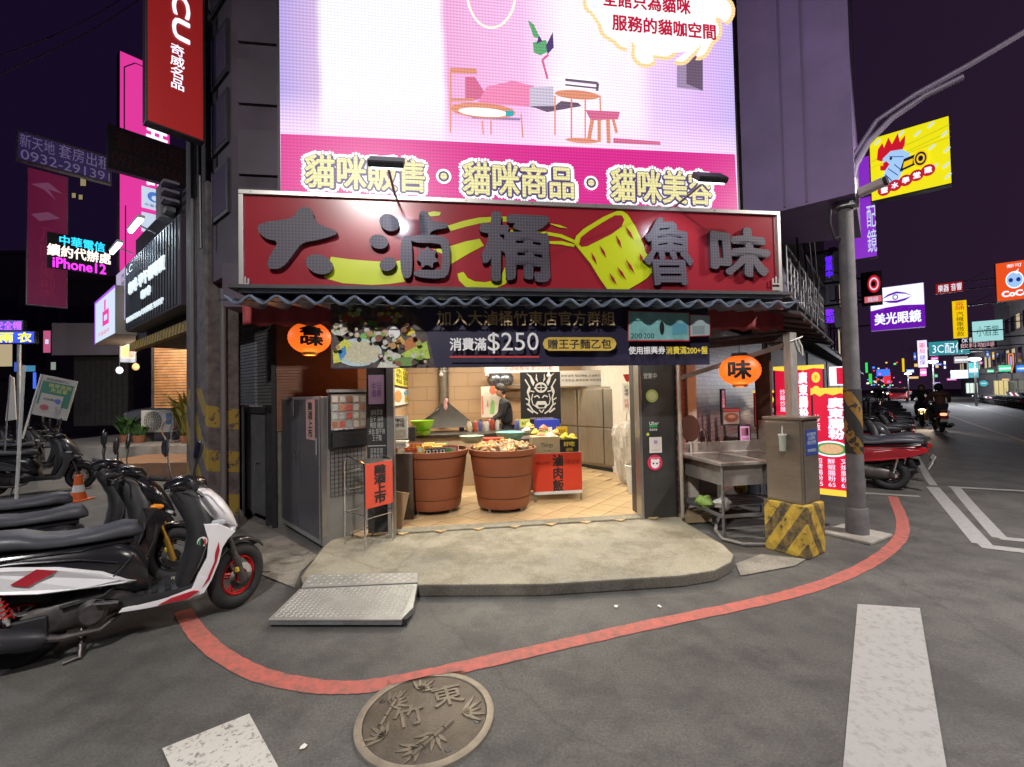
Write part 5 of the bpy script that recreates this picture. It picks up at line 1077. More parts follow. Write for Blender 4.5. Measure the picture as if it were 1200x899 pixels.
# ------- cook (bent over, seen from behind and left profile)
skin = mat('skin', (.48, .26, .17), .5, var=.06); hair = mat('black_hair', (.015, .011, .009), .5, var=.3, vs=60, bump=.4, bs=150); shirt = mat('dark_shirt', (.012, .012, .016), .8, var=.3, vs=14, bump=.3); trou = mat('dark_trousers', (.03, .03, .038), .85)
def skinned(name, verts, edges, rad, m, par, sub=2):
    me = bpy.data.meshes.new(name); me.from_pydata(verts, edges, []); me.materials.append(m)
    o = bpy.data.objects.new(name, me); COL.objects.link(o)
    md = o.modifiers.new('skin', 'SKIN'); md.use_smooth_shade = True
    for i, r_ in enumerate(rad): me.skin_vertices[0].data[i].radius = r_ if isinstance(r_, tuple) else (r_, r_)
    me.skin_vertices[0].data[0].use_root = True
    s = o.modifiers.new('sub', 'SUBSURF'); s.levels = s.render_levels = sub
    if par: o.parent = par
    return o
def head(par, c, yaw, tilt=0, hairlen=.0, sc=1.0):
    """head with face looking along local -y, then yawed"""
    M = Matrix.Rotation(yaw, 4, 'Z') @ Matrix.Rotation(tilt, 4, 'X')
    h = MB().ball((0, 0, 0), .105*sc, 20, 16, (.76, .95, 1.12)); 
    v2 = []
    for x, y, z in h.v:
        if z < -.03*sc: x *= 1-.25*min(1, (-z-.03*sc)/.08); y = y*(1-.12*min(1, (-z-.03*sc)/.08))-.006
        if y < -.085*sc and abs(x) < .02: y -= .004
        v2.append((x, y, z))
    h.v = v2; ob = h.obj('head', skin, par, smooth=True); ob.location = c; ob.rotation_euler = M.to_euler()
    f = MB().add([(-.013, -.094, -.022), (.013, -.094, -.022), (0, -.098, .022), (0, -.122, -.016), (0, -.096, -.032)], [(0, 3, 2), (1, 2, 3), (0, 4, 3), (1, 3, 4)])
    f.ball((.076, .0, -.005), .02, 8, 6, (.4, .8, 1.3)).ball((-.076, .0, -.005), .02, 8, 6, (.4, .8, 1.3)); o = f.obj('nose_and_ears', skin, par, smooth=True); o.location = c; o.rotation_euler = M.to_euler()
    e = MB()
    for s in (-1, 1): e.ball((s*.031, -.090, .012), .0085, 8, 6, (1.2, .6, .7))
    e.box((0, -.094, -.052), (.04, .006, .006)); e.box((-.031, -.094, .032), (.03, .006, .005)); e.box((.031, -.094, .032), (.03, .006, .005)); o = e.obj('eyes_and_mouth', mat('face_dark', (.08, .03, .025), .5), par); o.location = c; o.rotation_euler = M.to_euler()
    k = MB().ball((0, .012, .022), .112*sc, 20, 14, (.80, .98, 1.08)); k.v = [(x, (max(y, -.068-.2*min(0, z-.05)) if z < .085 else y), (max(z, -.06-hairlen) if y > -.02 else max(z, .035))) for x, y, z in k.v]
    o = k.obj('hair', hair, par, smooth=True); o.location = c; o.rotation_euler = M.to_euler()
def hand(par, c, d, side, m=None):
    """open relaxed hand: palm and five bent fingers growing from wrist c along direction d"""
    d = Vector(d).normalized(); s = d.cross(Vector((0, 0, 1))).normalized()*side; up = s.cross(d).normalized()*side; c = Vector(c)
    V = [c, c+d*.045, c+d*.085]; E = [(0, 1), (1, 2)]; rad = [(.022, .017), (.036, .016), (.037, .014)]
    o = skinned('palm', [tuple(v) for v in V], E, rad, skin, par, 1)
    for k, (of, ln) in enumerate(((-.027, .062), (-.009, .075), (.009, .07), (.027, .055))):
        b_ = c+d*.075+s*of; pts = [b_, b_+d*ln*.5-up*.006, b_+d*ln*.8-up*.02, b_+d*ln*.95-up*.035]
        skinned('finger', [tuple(v) for v in pts], [(0, 1), (1, 2), (2, 3)], [.009, .0085, .008, .007], skin, par, 1)
    b_ = c+d*.03-s*.025; pts = [b_, b_-s*.025+d*.02, b_-s*.03+d*.05-up*.01]; skinned('thumb', [tuple(v) for v in pts], [(0, 1), (1, 2)], [.012, .010, .008], skin, par, 1)
cp_ = FP(594, 500, 3.25)
ck = thing('person', 'cook in a dark short haired look and black shirt, head bowed over the counter', 'person', (cp_.x, cp_.y, .11), R(8))
ck['label'] = 'person in a black shirt with short dark hair, head bowed, working behind the counter'
# facing local -x and a bit to the camera; head bowed
V = [(0, 0, .90), (0, 0, 1.08), (-.01, 0, 1.24), (-.03, 0, 1.36), (-.05, 0, 1.43), (-.06, .17, 1.345), (-.09, .22, 1.12), (-.25, .17, 1.02), (-.06, -.17, 1.345), (-.10, -.21, 1.12), (-.26, -.15, 1.02), (.0, .1, .82), (.0, .1, .48), (.0, .1, .08), (.0, -.1, .82), (.0, -.1, .48), (.0, -.1, .08)]
E = [(0, 1), (1, 2), (2, 3), (3, 4), (3, 5), (5, 6), (6, 7), (3, 8), (8, 9), (9, 10)]
skinned('shirt', V[:11], E, [(.13, .17), (.125, .165), (.135, .18), (.11, .13), (.055, .055), .075, .058, .045, .075, .058, .045], shirt, ck)
skinned('trousers', [V[0]]+V[11:], [(0, 1), (1, 2), (2, 3), (0, 4), (4, 5), (5, 6)], [(.12, .16), .10, .075, .055, .10, .075, .055], trou, ck)
for y in (.1, -.1): skinned('shoe', [(.04, y, .045), (-.06, y, .04), (-.16, y, .03)], [(0, 1), (1, 2)], [.045, .045, .035], black, ck, 1)
skinned('neck', [(-.045, 0, 1.40), (-.075, 0, 1.49)], [(0, 1)], [.052, .050], skin, ck, 1)
for y0, y1 in ((.17, .12), (-.15, -.10)):
    skinned('forearm', [(-.25, y0, 1.02), (-.33, (y0+y1)/2, 1.0)], [(0, 1)], [.036, .028], skin, ck, 1); hand(ck, (-.33, (y0+y1)/2, 1.0), (-1, -.2 if y0 > 0 else .2, -.25), 1 if y0 > 0 else -1)
head(ck, (-.105, 0, 1.56), R(-78), R(24), .02)
# ================================================================== right of the shop, near
# steel sink, long side running back along the wall
s0 = G(797, 607, .0); s1 = G(848, 632, .0)
sa = math.atan2(s1.y-s0.y, s1.x-s0.x); sW = (s1-s0).length
sink = thing('steel_sink', 'stainless double sink on tubular legs along the brick side wall', 'sink', (s0.x, s0.y, 0), sa)
SL_ = 1.15; sh_ = .78
sk = mat('sink_steel', (.40, .37, .34), .36, .5, var=.25, vs=6, rv=.1)
for x, y in ((.02, .02), (sW-.02, .02), (.02, SL_), (sW-.02, SL_), (sW-.02, .6)): MB().cyl((x, y, .03), (x, y, sh_), .016).cyl((x, y, 0), (x, y, .03), .02).obj('leg', gsteel, sink, smooth=True)
MB().bx(.0, sW, 0, .03, .22, .25).bx(0, sW, SL_-.03, SL_, .22, .25).bx(sW-.03, sW, .03, SL_-.03, .22, .25).bx(0, .03, .03, SL_-.03, .22, .25).obj('lower_shelf_frame', gsteel, sink)
for k in range(5): MB().bx(.04+k*.1, .08+k*.1, .03, SL_-.03, .235, .245).obj('shelf_slat', gsteel, sink)
mb = MB().bx(-.02, sW+.02, -.02, .06, sh_, sh_+.035).bx(-.02, sW+.02, SL_-.04, SL_+.02, sh_, sh_+.035).bx(-.02, .05, .06, SL_-.04, sh_, sh_+.035).bx(sW-.05, sW+.02, .06, SL_-.04, sh_, sh_+.035).bx(.05, sW-.05, .54, .60, sh_, sh_+.03)
mb.obj('rim', sk, sink, bev=.006)
for y0, y1 in ((.06, .54), (.60, SL_-.04)):
    MB().bx(.05, .06, y0, y1, sh_-.22, sh_).bx(sW-.06, sW-.05, y0, y1, sh_-.22, sh_).bx(.06, sW-.06, y0, y0+.01, sh_-.22, sh_).bx(.06, sW-.06, y1-.01, y1, sh_-.22, sh_).bx(.05, sW-.05, y0, y1, sh_-.23, sh_-.22).obj('basin', sk, sink)
MB().bx(-.02, .0, -.0, SL_+.02, sh_+.03, sh_+.16).obj('splash_back', sk, sink, bev=.004)
MB().bx(-.02, sW+.02, SL_+.02, SL_+.04, sh_, sh_+.42).obj('splash_back', sk, sink, bev=.004)
MB().cyl((sW*.5, .28, .34), (sW*.5, .28, sh_-.22), .035).cyl((sW*.5, .28, sh_-.27), (sW*.5, .28, sh_-.22), .05).cyl((sW*.5, .28, .15), (sW*.5, .28, .36), .02).obj('drain', white, sink, smooth=True)
MB().tube([(sW*.5, .28, .16), (sW*.55, .2, .08), (sW*.75, .05, .03), (sW+.05, -.05, .025), (sW+.25, .05, .025), (sW+.3, .3, .02)], .018).obj('hose', mat('grey_hose', (.25, .24, .22), .5), sink, smooth=True)
def sk_(x, y, z): return Vector((s0.x, s0.y, 0))+Matrix.Rotation(sa, 3, 'Z') @ Vector((x, y, z))
t = thing('wall_tap', 'chrome tap over the front basin of the steel sink', 'tap', sk_(-.03, .3, sh_+.1), sa); MB().tube([(0, 0, 0), (.02, 0, .18), (.1, 0, .24), (.17, 0, .2), (.18, 0, .12)], .011).obj('spout', chrome, t, smooth=True); MB().cyl((0, -.06, .02), (0, .06, .02), .014).obj('handle', chrome, t)
# round brown paddle/mirror leaning at sink
c_ = AT(809, 502, 5.35); t = thing('round_lid', 'round dark brown wooden lid standing upright beside the sink against the brick wall', 'lid', c_, R(-20)); MB().lathe([(.001, -.012), (.13, -.012), (.14, 0), (.13, .012), (.001, .012)], 28, axis='Y').obj('disc', mat('dark_brown', (.09, .03, .018), .4), t, smooth=True); MB().cyl((0, 0, -.14), (0, .0, -.30), .012).obj('handle', white, t); t.scale = (.75, 1, 1.15)
random.seed(8)
for k, (px, py, Y, c) in enumerate(((846, 580, 5.1, 0), (868, 575, 5.9, 1), (825, 590, 5.2, 1))):
    p_ = AT(px, py, Y); o = put('food_bag', bagmesh[k], None, (p_.x, p_.y, .26+.05), 1.0*k); o.scale = (1.2, 1.2, 1.3); tag(o, 'pale knotted plastic bag on the shelf under the steel sink', 'bag', 'plastic bags under the sink')
# blue bucket, bag and clutter behind sink
p_ = G(893, 600, 0); t = thing('bucket', 'dark blue grey bin behind the sink beside the steel cabinet', 'bin', (p_.x+.1, p_.y+.4, 0)); MB().lathe([(.001, 0), (.17, 0), (.2, .62), (.185, .62), (.15, .03)], 20).obj('body', mat('slate_plastic', (.05, .06, .08), .5), t, smooth=True); MB().lathe([(.21, .61), (.215, .64), (.001, .67)], 20).obj('lid', mat('slate_plastic', (.05, .06, .08), .5), t, smooth=True)
p_ = G(905, 597, 0); o = put('food_bag', bagmesh[0], None, (p_.x+.1, p_.y+.2, .40), 2); o.scale = (2.2, 2, 2.6); tag(o, 'large grey white plastic bag standing left of the steel cabinet', 'bag')
# side table with steel frame and boards
p_ = G(880, 590, 0)
t = thing('side_stall', 'narrow steel framed table further along the brick wall', 'table', (p_.x+.15, p_.y+.7, 0), ANG['L']+R(0))
MB().bx(-.4, .3, 0, .8, .82, .86).obj('tabletop', sk, t, bev=.004)
for x, y in ((-.38, .02), (.28, .02), (-.38, .78), (.28, .78)): MB().cyl((x, y, 0), (x, y, .82), .015).obj('leg', gsteel, t)
# dark cupboard recess above sink with small pictures, drip board
rc = thing('back_board', 'dark brown board standing behind the steel sink with a steel splash plate', 'board', sk_(.0, SL_+.1, 0), sa)
MB().bx(-.15, .12, 0, .03, .5, 2.1).obj('board', mat('dark_brown_board', (.07, .035, .025), .7, var=.3, vs=5), rc)
MB().bx(.0, .52, -.02, .0, .80, 1.15).obj('steel_plate', sk, rc, bev=.003)
def pic_board(name, label, x0, y0, x1, y1, Y, d, face, items=(), fr=None, th=.03, cat='poster'):
    return board(name, label, cat, x0, y0, y1, x1, Y, d, th, face, dark, items, fr)
pic_board('food_poster', 'small food photo poster below the lantern behind the sink', 846, 478, 868, 499, 5.9, 'F', mat('pale_poster', (.35, .25, .22), .5), [('e', .5, .45, .38, .25, mat('meat_print', (.25, .07, .04), .5), 'print'), ('e', .5, .5, .2, .1, mat('meat_print_pale', (.5, .25, .15), .5), 'print'), ('r', .05, .8, .95, .92, rdp, 'print')])
pic_board('pink_poster', 'small pink lit poster at the back end of the sink', 866, 498, 880, 524, 6.3, 'F', glow('pink_poster_glow', (.55, .26, .42), .9), [('r', .2, .5, .8, .85, mat('pp_print', (.5, .2, .3), .5), 'print'), ('t', '加盟\n專線', .25, .12, .8, .42, rdp)])
pic_board('pink_strip', 'narrow pink lit strip sign on the brick wall above the sink', 845, 456, 851, 497, 6.0, 'F', glow('pink_strip_glow', (.55, .25, .33), .7), [('t', '滷\n味\n專\n賣', .2, .1, .8, .9, rdp)])
# wooden beams and dark fabric under the right end of the awning
bm_ = thing('wooden_brace', 'weathered wooden brace slanting up from the brick wall to the upright post', 'brace', (0, 0, 0))
A = AT(797, 443, 5.3); B = AT(927, 402, 4.75); d = B-A; MB().box((0, 0, 0), (d.length, .05, .05), M=Matrix(((1, 0, 0), (0, 1, 0), (0, 0, 1)))).obj('plank', mat('old_wood', (.11, .075, .06), .8, var=.4, vs=6, bump=.3, stretch=(1, 8, 8)), bm_)
bm_.location = (A+B)/2; bm_.rotation_euler = d.to_track_quat('X', 'Z').to_euler()
bm2 = thing('wooden_beam', 'dark horizontal wooden beam under the right end of the awning', 'beam', (0, 0, 0)); A = AT(795, 408, 5.15); B = AT(920, 396, 4.95); d = B-A
MB().box((0, 0, 0), (d.length, .09, .07)).obj('plank', mat('old_wood_dark', (.075, .05, .045), .8, var=.4, vs=6, bump=.3, stretch=(1, 8, 8)), bm2); bm2.location = (A+B)/2; bm2.rotation_euler = d.to_track_quat('X', 'Z').to_euler()
MB().box((0, 0, .06), (d.length*.9, .2, .02)).obj('tarp_edge', dark, bm2)
t = thing('lean_to_roof', 'dark lean to roof over the sink area beside the brick wall', 'roof', FW(2.1, .0, 2.25), ANG['R']); MB().add([(0, -1.2, .12), (4.2, -1.2, .12), (4.2, 0, .42), (0, 0, .42), (0, -1.2, .15), (4.2, -1.2, .15), (4.2, 0, .45), (0, 0, .45)], [(3, 2, 1, 0), (4, 5, 6, 7), (0, 1, 5, 4), (1, 2, 6, 5), (2, 3, 7, 6), (3, 0, 4, 7)]).obj('roof_sheet', mat('roof_sheet', (.06, .05, .055), .6, .3, var=.3), t)
for k in range(6): MB().cyl((.3+k*.7, -1.2, .09), (.3+k*.7, 0, .39), .02).obj('rafter', dark, t)
# ------------------------------------------------------------------ steel cabinet on striped plinth
b0 = G(948, 657, 0)
def stripe(name, ang_sign):
    m = bpy.data.materials.new(name); m.use_nodes = True; N, L, b = nodes_of(m)
    t = N.new('ShaderNodeTexCoord'); s_ = N.new('ShaderNodeSeparateXYZ'); L.new(t.outputs['Object'], s_.inputs[0])
    def mth(op, a, bb=None):
        x = N.new('ShaderNodeMath'); x.operation = op
        for i, q in enumerate((a, bb)):
            if isinstance(q, (int, float)): x.inputs[i].default_value = q
            elif q is not None: L.new(q, x.inputs[i])
        return x.outputs[0]
    h = mth('ADD', mth('MULTIPLY', s_.outputs['X'], ang_sign), mth('MULTIPLY', s_.outputs['Y'], ang_sign))
    st = mth('GREATER_THAN', mth('FRACT', mth('MULTIPLY', mth('ADD', mth('MULTIPLY', s_.outputs['Z'], .62), h), 4.6)), .46)
    z = N.new('ShaderNodeTexNoise'); z.inputs['Scale'].default_value = 11; z.inputs['Detail'].default_value = 9; z.inputs['Roughness'].default_value = .72; L.new(t.outputs['Object'], z.inputs[0])
    wr = mth('GREATER_THAN', z.outputs[0], .40); k = mth('MULTIPLY', st, wr)
    r = N.new('ShaderNodeValToRGB'); e = r.color_ramp.elements; e[0].position = .4; e[1].position = .66; e[0].color = (.045, .04, .035, 1); e[1].color = (.30, .20, .05, 1); L.new(z.outputs[0], r.inputs[0])
    z2 = N.new('ShaderNodeValToRGB'); e = z2.color_ramp.elements; e[0].position = .38; e[1].position = .6; e[0].color = (.30, .20, .03, 1); e[1].color = (.60, .40, .05, 1); L.new(z.outputs[0], z2.inputs[0])
    x = N.new('ShaderNodeMix'); x.data_type = 'RGBA'; L.new(k, x.inputs[0]); L.new(r.outputs[0], x.inputs[6]); L.new(z2.outputs[0], x.inputs[7]); L.new(x.outputs[2], b.inputs['Base Color']); b.inputs['Roughness'].default_value = .75
    bp = N.new('ShaderNodeBump'); bp.inputs['Strength'].default_value = .5; bp.inputs['Distance'].default_value = .01; L.new(z.outputs[0], bp.inputs['Height']); L.new(bp.outputs[0], b.inputs['Normal'])
    return m
cba = R(33)     # rotation of plinth: local x to the right/back, y to the left/back
pl = thing('striped_plinth', 'worn yellow and black striped concrete plinth under the steel cabinet', 'plinth', (b0.x, b0.y, 0), cba)
MB().bx(0, .36, 0, .40, 0, .50).obj('block', stripe('plinth_paint', 1.0), pl, bev=.015)
cb_ = thing('steel_cabinet', 'dull stainless electrical cabinet with a blue notice on the striped plinth', 'cabinet', (b0.x, b0.y, .502), cba)
cbm = mat('cabinet_steel', (.30, .25, .20), .30, .7, var=.15, vs=2.5, rv=.08, stretch=(1, 1, 4))
MB().bx(.02, .34, .03, .37, 0, .80).obj('body', cbm, cb_, bev=.006); MB().bx(.012, .02, .045, .355, .02, .78).obj('door', cbm, cb_, bev=.003)
MB().bx(.0, .36, .01, .39, .80, .825).obj('lid', cbm, cb_, bev=.005); MB().bx(.035, .325, .022, .03, .02, .78).obj('door', cbm, cb_, bev=.003)
t = thing('blue_notice', 'blue notice with white writing on the right face of the steel cabinet', 'notice', Vector((b0.x, b0.y, .502))+Matrix.Rotation(cba, 3, 'Z') @ Vector((.07, .018, .46)), cba)
MB().bx(0, .22, 0, .003, 0, .24).obj('plate', mat('notice_blue', (.03, .06, .25), .4), t); decorate(t, [('t', '新竹縣政府\n道路照明\n號誌控制箱', .1, .42, .9, .9, mat('pale_blue_print', (.45, .5, .6), .5)), ('t', '請勿張貼廣告', .1, .12, .9, .25, MC['pale_blue_print'])], 0, 0, .22, .24, 0, .001)
t = thing('plastic_bottle', 'clear cup hanging on the left face of the steel cabinet', 'cup', Vector((b0.x, b0.y, .502))+Matrix.Rotation(cba, 3, 'Z') @ Vector((-.035, .18, .50)), cba); MB().lathe([(.001, 0), (.028, 0), (.036, .15), (.034, .15)], 16).obj('cup', mat('clear_green_plastic', (.45, .5, .42), .2, alpha=.7), t, smooth=True); MB().lathe([(.037, .15), (.040, .16), (.001, .17)], 16).obj('lid', white, t); MB().cyl((0, 0, .17), (0, .0, .24), .004).obj('straw', white, t)
# timber post behind cabinet with a knot of string
p_ = AT(929, 500, 4.75); t = thing('timber_post', 'pale grey upright timber post rising behind the steel cabinet', 'post', (p_.x, p_.y, 0), R(20)); MB().bx(-.05, .05, -.04, .04, 0, 2.2).obj('post', mat('grey_timber', (.24, .22, .20), .8, var=.3, vs=5, bump=.3, stretch=(6, 6, 1)), t, bev=.004)
MB().tube([(-.06, -.05, 2.1), (.06, -.05, 2.14), (.10, -.06, 2.05), (.12, -.05, 1.95), (.07, -.05, 2.0), (.02, -.05, 2.12), (.14, -.04, 2.16)], .007).obj('string', paper, t)
# ------------------------------------------------------------------ light box signs 廣東腸粉
redbox = glow('lightbox_red', lin(205, 22, 58), 1.0); ylb = glow('lightbox_yellow', lin(245, 205, 70), 1.); wtb = glow('lightbox_white', lin(235, 235, 255), 1.2); blb = glow('lightbox_pale', lin(225, 230, 255), 1.15); redd = glow('lightbox_red_dim', lin(165, 28, 38), .75)
foodp = mat('lightbox_food', (.5, .3, .15), .5, emis=(.62, .38, .20), es=.9, var=.4, vs=40)
board('light_box_sign', 'glowing red standing sign with a food plate and prices, nearest, beside the pole', 'sign', 952, 455, 578, 996, 5.25, 'L', .10, redbox, dark,
      [('p', [(0, 1), (0, .93), (.1, .95), (.25, .92), (.4, .95), (.6, .93), (.8, .95), (1, .92), (1, 1)], ylb, 'scalloped_edge'), ('t', '廣\n東\n腸\n粉', .44, .52, .88, .91, blb, {'bold': .04}), ('e', .5, .43, .48, .075, wtb, 'plate_picture'), ('e', .5, .43, .43, .06, glow('lightbox_green', lin(90, 150, 80), .9), 'plate_picture'), ('e', .5, .43, .32, .045, foodp, 'plate_picture'), ('t', '招\n牌\n腸\n粉\n45', .06, .08, .26, .34, blb), ('t', '鮮\n蝦\n腸\n粉\n65', .40, .08, .60, .34, blb), ('t', '叉\n燒\n腸\n粉\n65', .74, .08, .94, .34, blb), ('r', 0, 0, 1, .055, ylb, 'base_band'), ('t', '炒\n飯', .08, .6, .24, .75, blb)])
board('light_box_sign', 'glowing red standing sign with gold discs, farther back behind the timber post', 'sign', 907, 430, 500, 967, 6.0, 'L', .10, redbox, dark,
      [('p', [(0, 1), (0, .94), (.2, .92), (.4, .95), (.6, .92), (.8, .95), (1, .93), (1, 1)], ylb, 'scalloped_edge'), ('t', '廣\n東\n腸\n粉', .50, .12, .68, .90, blb, {'bold': .04}), ('e', .84, .80, .08, .085, ylb, 'gold_disc'), ('e', .84, .58, .08, .085, ylb, 'gold_disc'), ('t', '手', .80, .76, .88, .84, redbox), ('t', '工', .80, .54, .88, .62, redbox), ('t', '炒\n飯\n炒\n麵', .13, .25, .24, .62, blb), ('e', .6, .04, .2, .06, foodp, 'plate_picture')])
board('light_box_sign', 'dim red standing sign with two gold discs behind the sink', 'sign', 883, 458, 500, 908, 6.6, 'L', .08, redd, dark, [('e', .55, .75, .13, .10, ylb, 'gold_disc'), ('e', .85, .75, .12, .10, ylb, 'gold_disc'), ('t', '腸\n粉', .5, .15, .7, .55, blb), ('t', '炒\n飯', .75, .15, .95, .55, blb), ('r', 0, .94, 1, 1, ylb, 'scalloped_edge')])
board('light_box_sign', 'small bright red box sign above the front red light box, partly behind the pole', 'sign', 972, 430, 452, 1000, 7.5, 'L', .3, redbox, wtb, [('r', .0, .0, .3, 1, wtb, 'white_panel')])
# ------------------------------------------------------------------ utility pole with lamp arm and camera
p0 = G(1005, 628, 0)
polm = mat('pole_concrete', (.115, .11, .115), .8, var=.25, vs=6, bump=.3)
po = thing('utility_pole', 'grey round utility pole with a black and yellow band at the street corner', 'pole', (p0.x, p0.y, 0))
MB().lathe([(.001, 0), (.085, 0), (.078, 1.2), (.074, 2.4), (.07, 4.05), (.001, 4.05)], 28).obj('shaft', polm, po, smooth=True)
bandm = bpy.data.materials.new('pole_band'); bandm.use_nodes = True; N, L, b = nodes_of(bandm)
t_ = N.new('ShaderNodeTexCoord'); s_ = N.new('ShaderNodeSeparateXYZ'); L.new(t_.outputs['Object'], s_.inputs[0]); gm = N.new('ShaderNodeMath'); gm.operation = 'ARCTAN2'; L.new(s_.outputs['Y'], gm.inputs[0]); L.new(s_.outputs['X'], gm.inputs[1])
def mth_(op, a, bb=None):
    x = N.new('ShaderNodeMath'); x.operation = op
    for i, q in enumerate((a, bb)):
        if isinstance(q, (int, float)): x.inputs[i].default_value = q
        elif q is not None: L.new(q, x.inputs[i])
    return x.outputs[0]
st = mth_('GREATER_THAN', mth_('FRACT', mth_('ADD', mth_('MULTIPLY', gm.outputs[0], 1/math.pi), mth_('MULTIPLY', s_.outputs['Z'], 2.4))), .5); z = N.new('ShaderNodeTexNoise'); z.inputs['Scale'].default_value = 12; z.inputs['Detail'].default_value = 8; L.new(t_.outputs['Object'], z.inputs[0])
k_ = mth_('MULTIPLY', st, mth_('GREATER_THAN', z.outputs[0], .45)); x = N.new('ShaderNodeMix'); x.data_type = 'RGBA'; L.new(k_, x.inputs[0]); x.inputs[6].default_value = (.03, .028, .03, 1); x.inputs[7].default_value = (.27, .15, .03, 1); L.new(x.outputs[2], b.inputs['Base Color']); b.inputs['Roughness'].default_value = .7
zb0 = 1.6-(530-453)/520*p0.y; zb1 = 1.6-(455-453)/520*p0.y
MB().lathe([(.079, zb0), (.083, zb0+.01), (.081, zb1), (.075, zb1)], 28).obj('striped_band', bandm, po, smooth=True)
MB().lathe([(.16, .0), (.155, .02), (.105, .02), (.102, .30), (.095, .31), (.08, .31)], 24).obj('base_collar', polm, po, smooth=True)
MB().bx(-.25, .25, -.22, .25, 0, .035).obj('base_slab', concrete, po, rz=R(30), bev=.01)
MB().lathe([(.07, 3.55), (.125, 3.56), (.125, 3.85), (.07, 3.86)], 20).obj('clamp_box', gsteel, po)
zt_p = 3.95
D_ = -SL      # out over the road
def arm(pts, r): MB().tube([(D_.x*t-0, D_.y*t, z) for t, z in pts], r, 10).obj('lamp_arm', mat('arm_paint', (.26, .22, .30), .5, .3), po, smooth=True)
arm([(.02, 3.6), (.10, 4.0), (.22, 4.22), (.42, 4.40), (.68, 4.52), (.95, 4.58)], [.035, .034, .032, .03, .03, .03])
arm([(.02, 4.0), (.30, 4.42), (.6, 4.56), (1.0, 4.68), (1.5, 4.86), (2.1, 5.02), (2.6, 5.10)], [.028, .028, .028, .027, .026, .025, .025])
lh = D_*2.75; MB().box((lh.x, lh.y, 5.10), (.62, .26, .10), rz=ANG['L']).obj('lamp_head', mat('arm_paint', (.26, .22, .30), .5, .3), po, bev=.03)
MB().box((lh.x, lh.y, 5.045), (.46, .18, .015), rz=ANG['L']).obj('lamp_lens', glow('street_lamp_lens', (1, .9, .78), 12), po)
lamp('street_lamp_light', 'AREA', (p0.x+lh.x, p0.y+lh.y, 5.02), 420, (1, .92, .88), .45, aim=(p0.x+lh.x-.3, p0.y+lh.y, 0), sy=.2)
# camera box on pole
t = thing('street_camera', 'pale box shaped security camera mounted on the utility pole', 'camera', (p0.x, p0.y, 3.72), ANG['R'])
cvec = AT(1036, 213, p0.y-.25)-Vector((p0.x, p0.y, 3.72)); c2v = AT(1003, 228, p0.y-.05)-Vector((p0.x, p0.y, 3.72))
t.rotation_euler = (0, 0, 0); MB().cyl(c2v, cvec, .055, n=8).obj('camera_body', mat('camera_shell', (.42, .36, .33), .5), t, bev=.004); dd = (cvec-c2v).normalized(); MB().cyl(cvec, cvec+dd*.03, .05).obj('lens_hood', black, t); MB().cyl((0, 0, -.05), c2v*.9, .02).obj('mount', gsteel, t)
MB().tube([(-.1, -.05, -.1), (-.22, -.1, -.16), (-.26, -.12, -.36), (-.2, -.1, -.52), (-.1, -.05, -.48)], .011).obj('cable', black, t, smooth=True)
# ================================================================== scooters
def torus(mb, c, Rr, r, wdt=1.0, n=36, m=12):
    prof = [(Rr+r*math.cos(2*math.pi*i/m), r*wdt*math.sin(2*math.pi*i/m)) for i in range(m+1)]
    return mb.lathe(prof, n, c, 'Y')
def wheel(par, x, z, Rw, tw, rim, name='wheel'):
    w_ = bpy.data.objects.new(name, None)
    ty = MB(); torus(ty, (0, 0, 0), Rw-tw*.62, tw*.62, .95); o = ty.obj(name, rubber, par, (x, 0, z), smooth=True)
    rm = MB(); torus(rm, (0, 0, 0), Rw-tw*1.25, .013, 2.6, m=8)
    rm.lathe([(.001, -.045), (.045, -.04), (.05, 0), (.045, .04), (.001, .045)], 18, axis='Y')
    for k in range(5):
        a = 2*math.pi*k/5+.3; c, s_ = math.cos(a), math.sin(a); c2, s2 = math.cos(a+.28), math.sin(a+.28); rr = Rw-tw*1.25
        rm.cyl((.03*c, 0, .03*s_), (rr*c, 0, rr*s_), .013, .009, 6).cyl((.03*c, 0, .03*s_), (rr*c2, 0, rr*s2), .011, .008, 6)
    rm.obj('rim', rim, o, smooth=True)
    d = MB(); d.lathe([(.055, -.055), (.10, -.055), (.10, -.051), (.055, -.051), (.055, -.055)], 24, axis='Y'); d.obj('brake_disc', chrome, o)
    return o
seatm = mat('seat_vinyl', (.055, .058, .068), .42, var=.15, vs=20, bump=.15, bs=200, spec=.6)
blk_gloss = mat('gloss_black', (.010, .010, .012), .16, coat=.6, spec=.6, rv=.04)
blk_satin = mat('satin_black', (.022, .022, .024), .42, var=.2, vs=12)
lensm = mat('headlight_lens', (.45, .47, .5), .08, coat=1., spec=.8); orange = mat('indicator_orange', (.75, .25, .02), .2, coat=.6); redl = mat('tail_red', (.35, .01, .01), .2, coat=.6)
engm = mat('engine_metal', (.11, .10, .10), .45, .7, var=.3, vs=15)
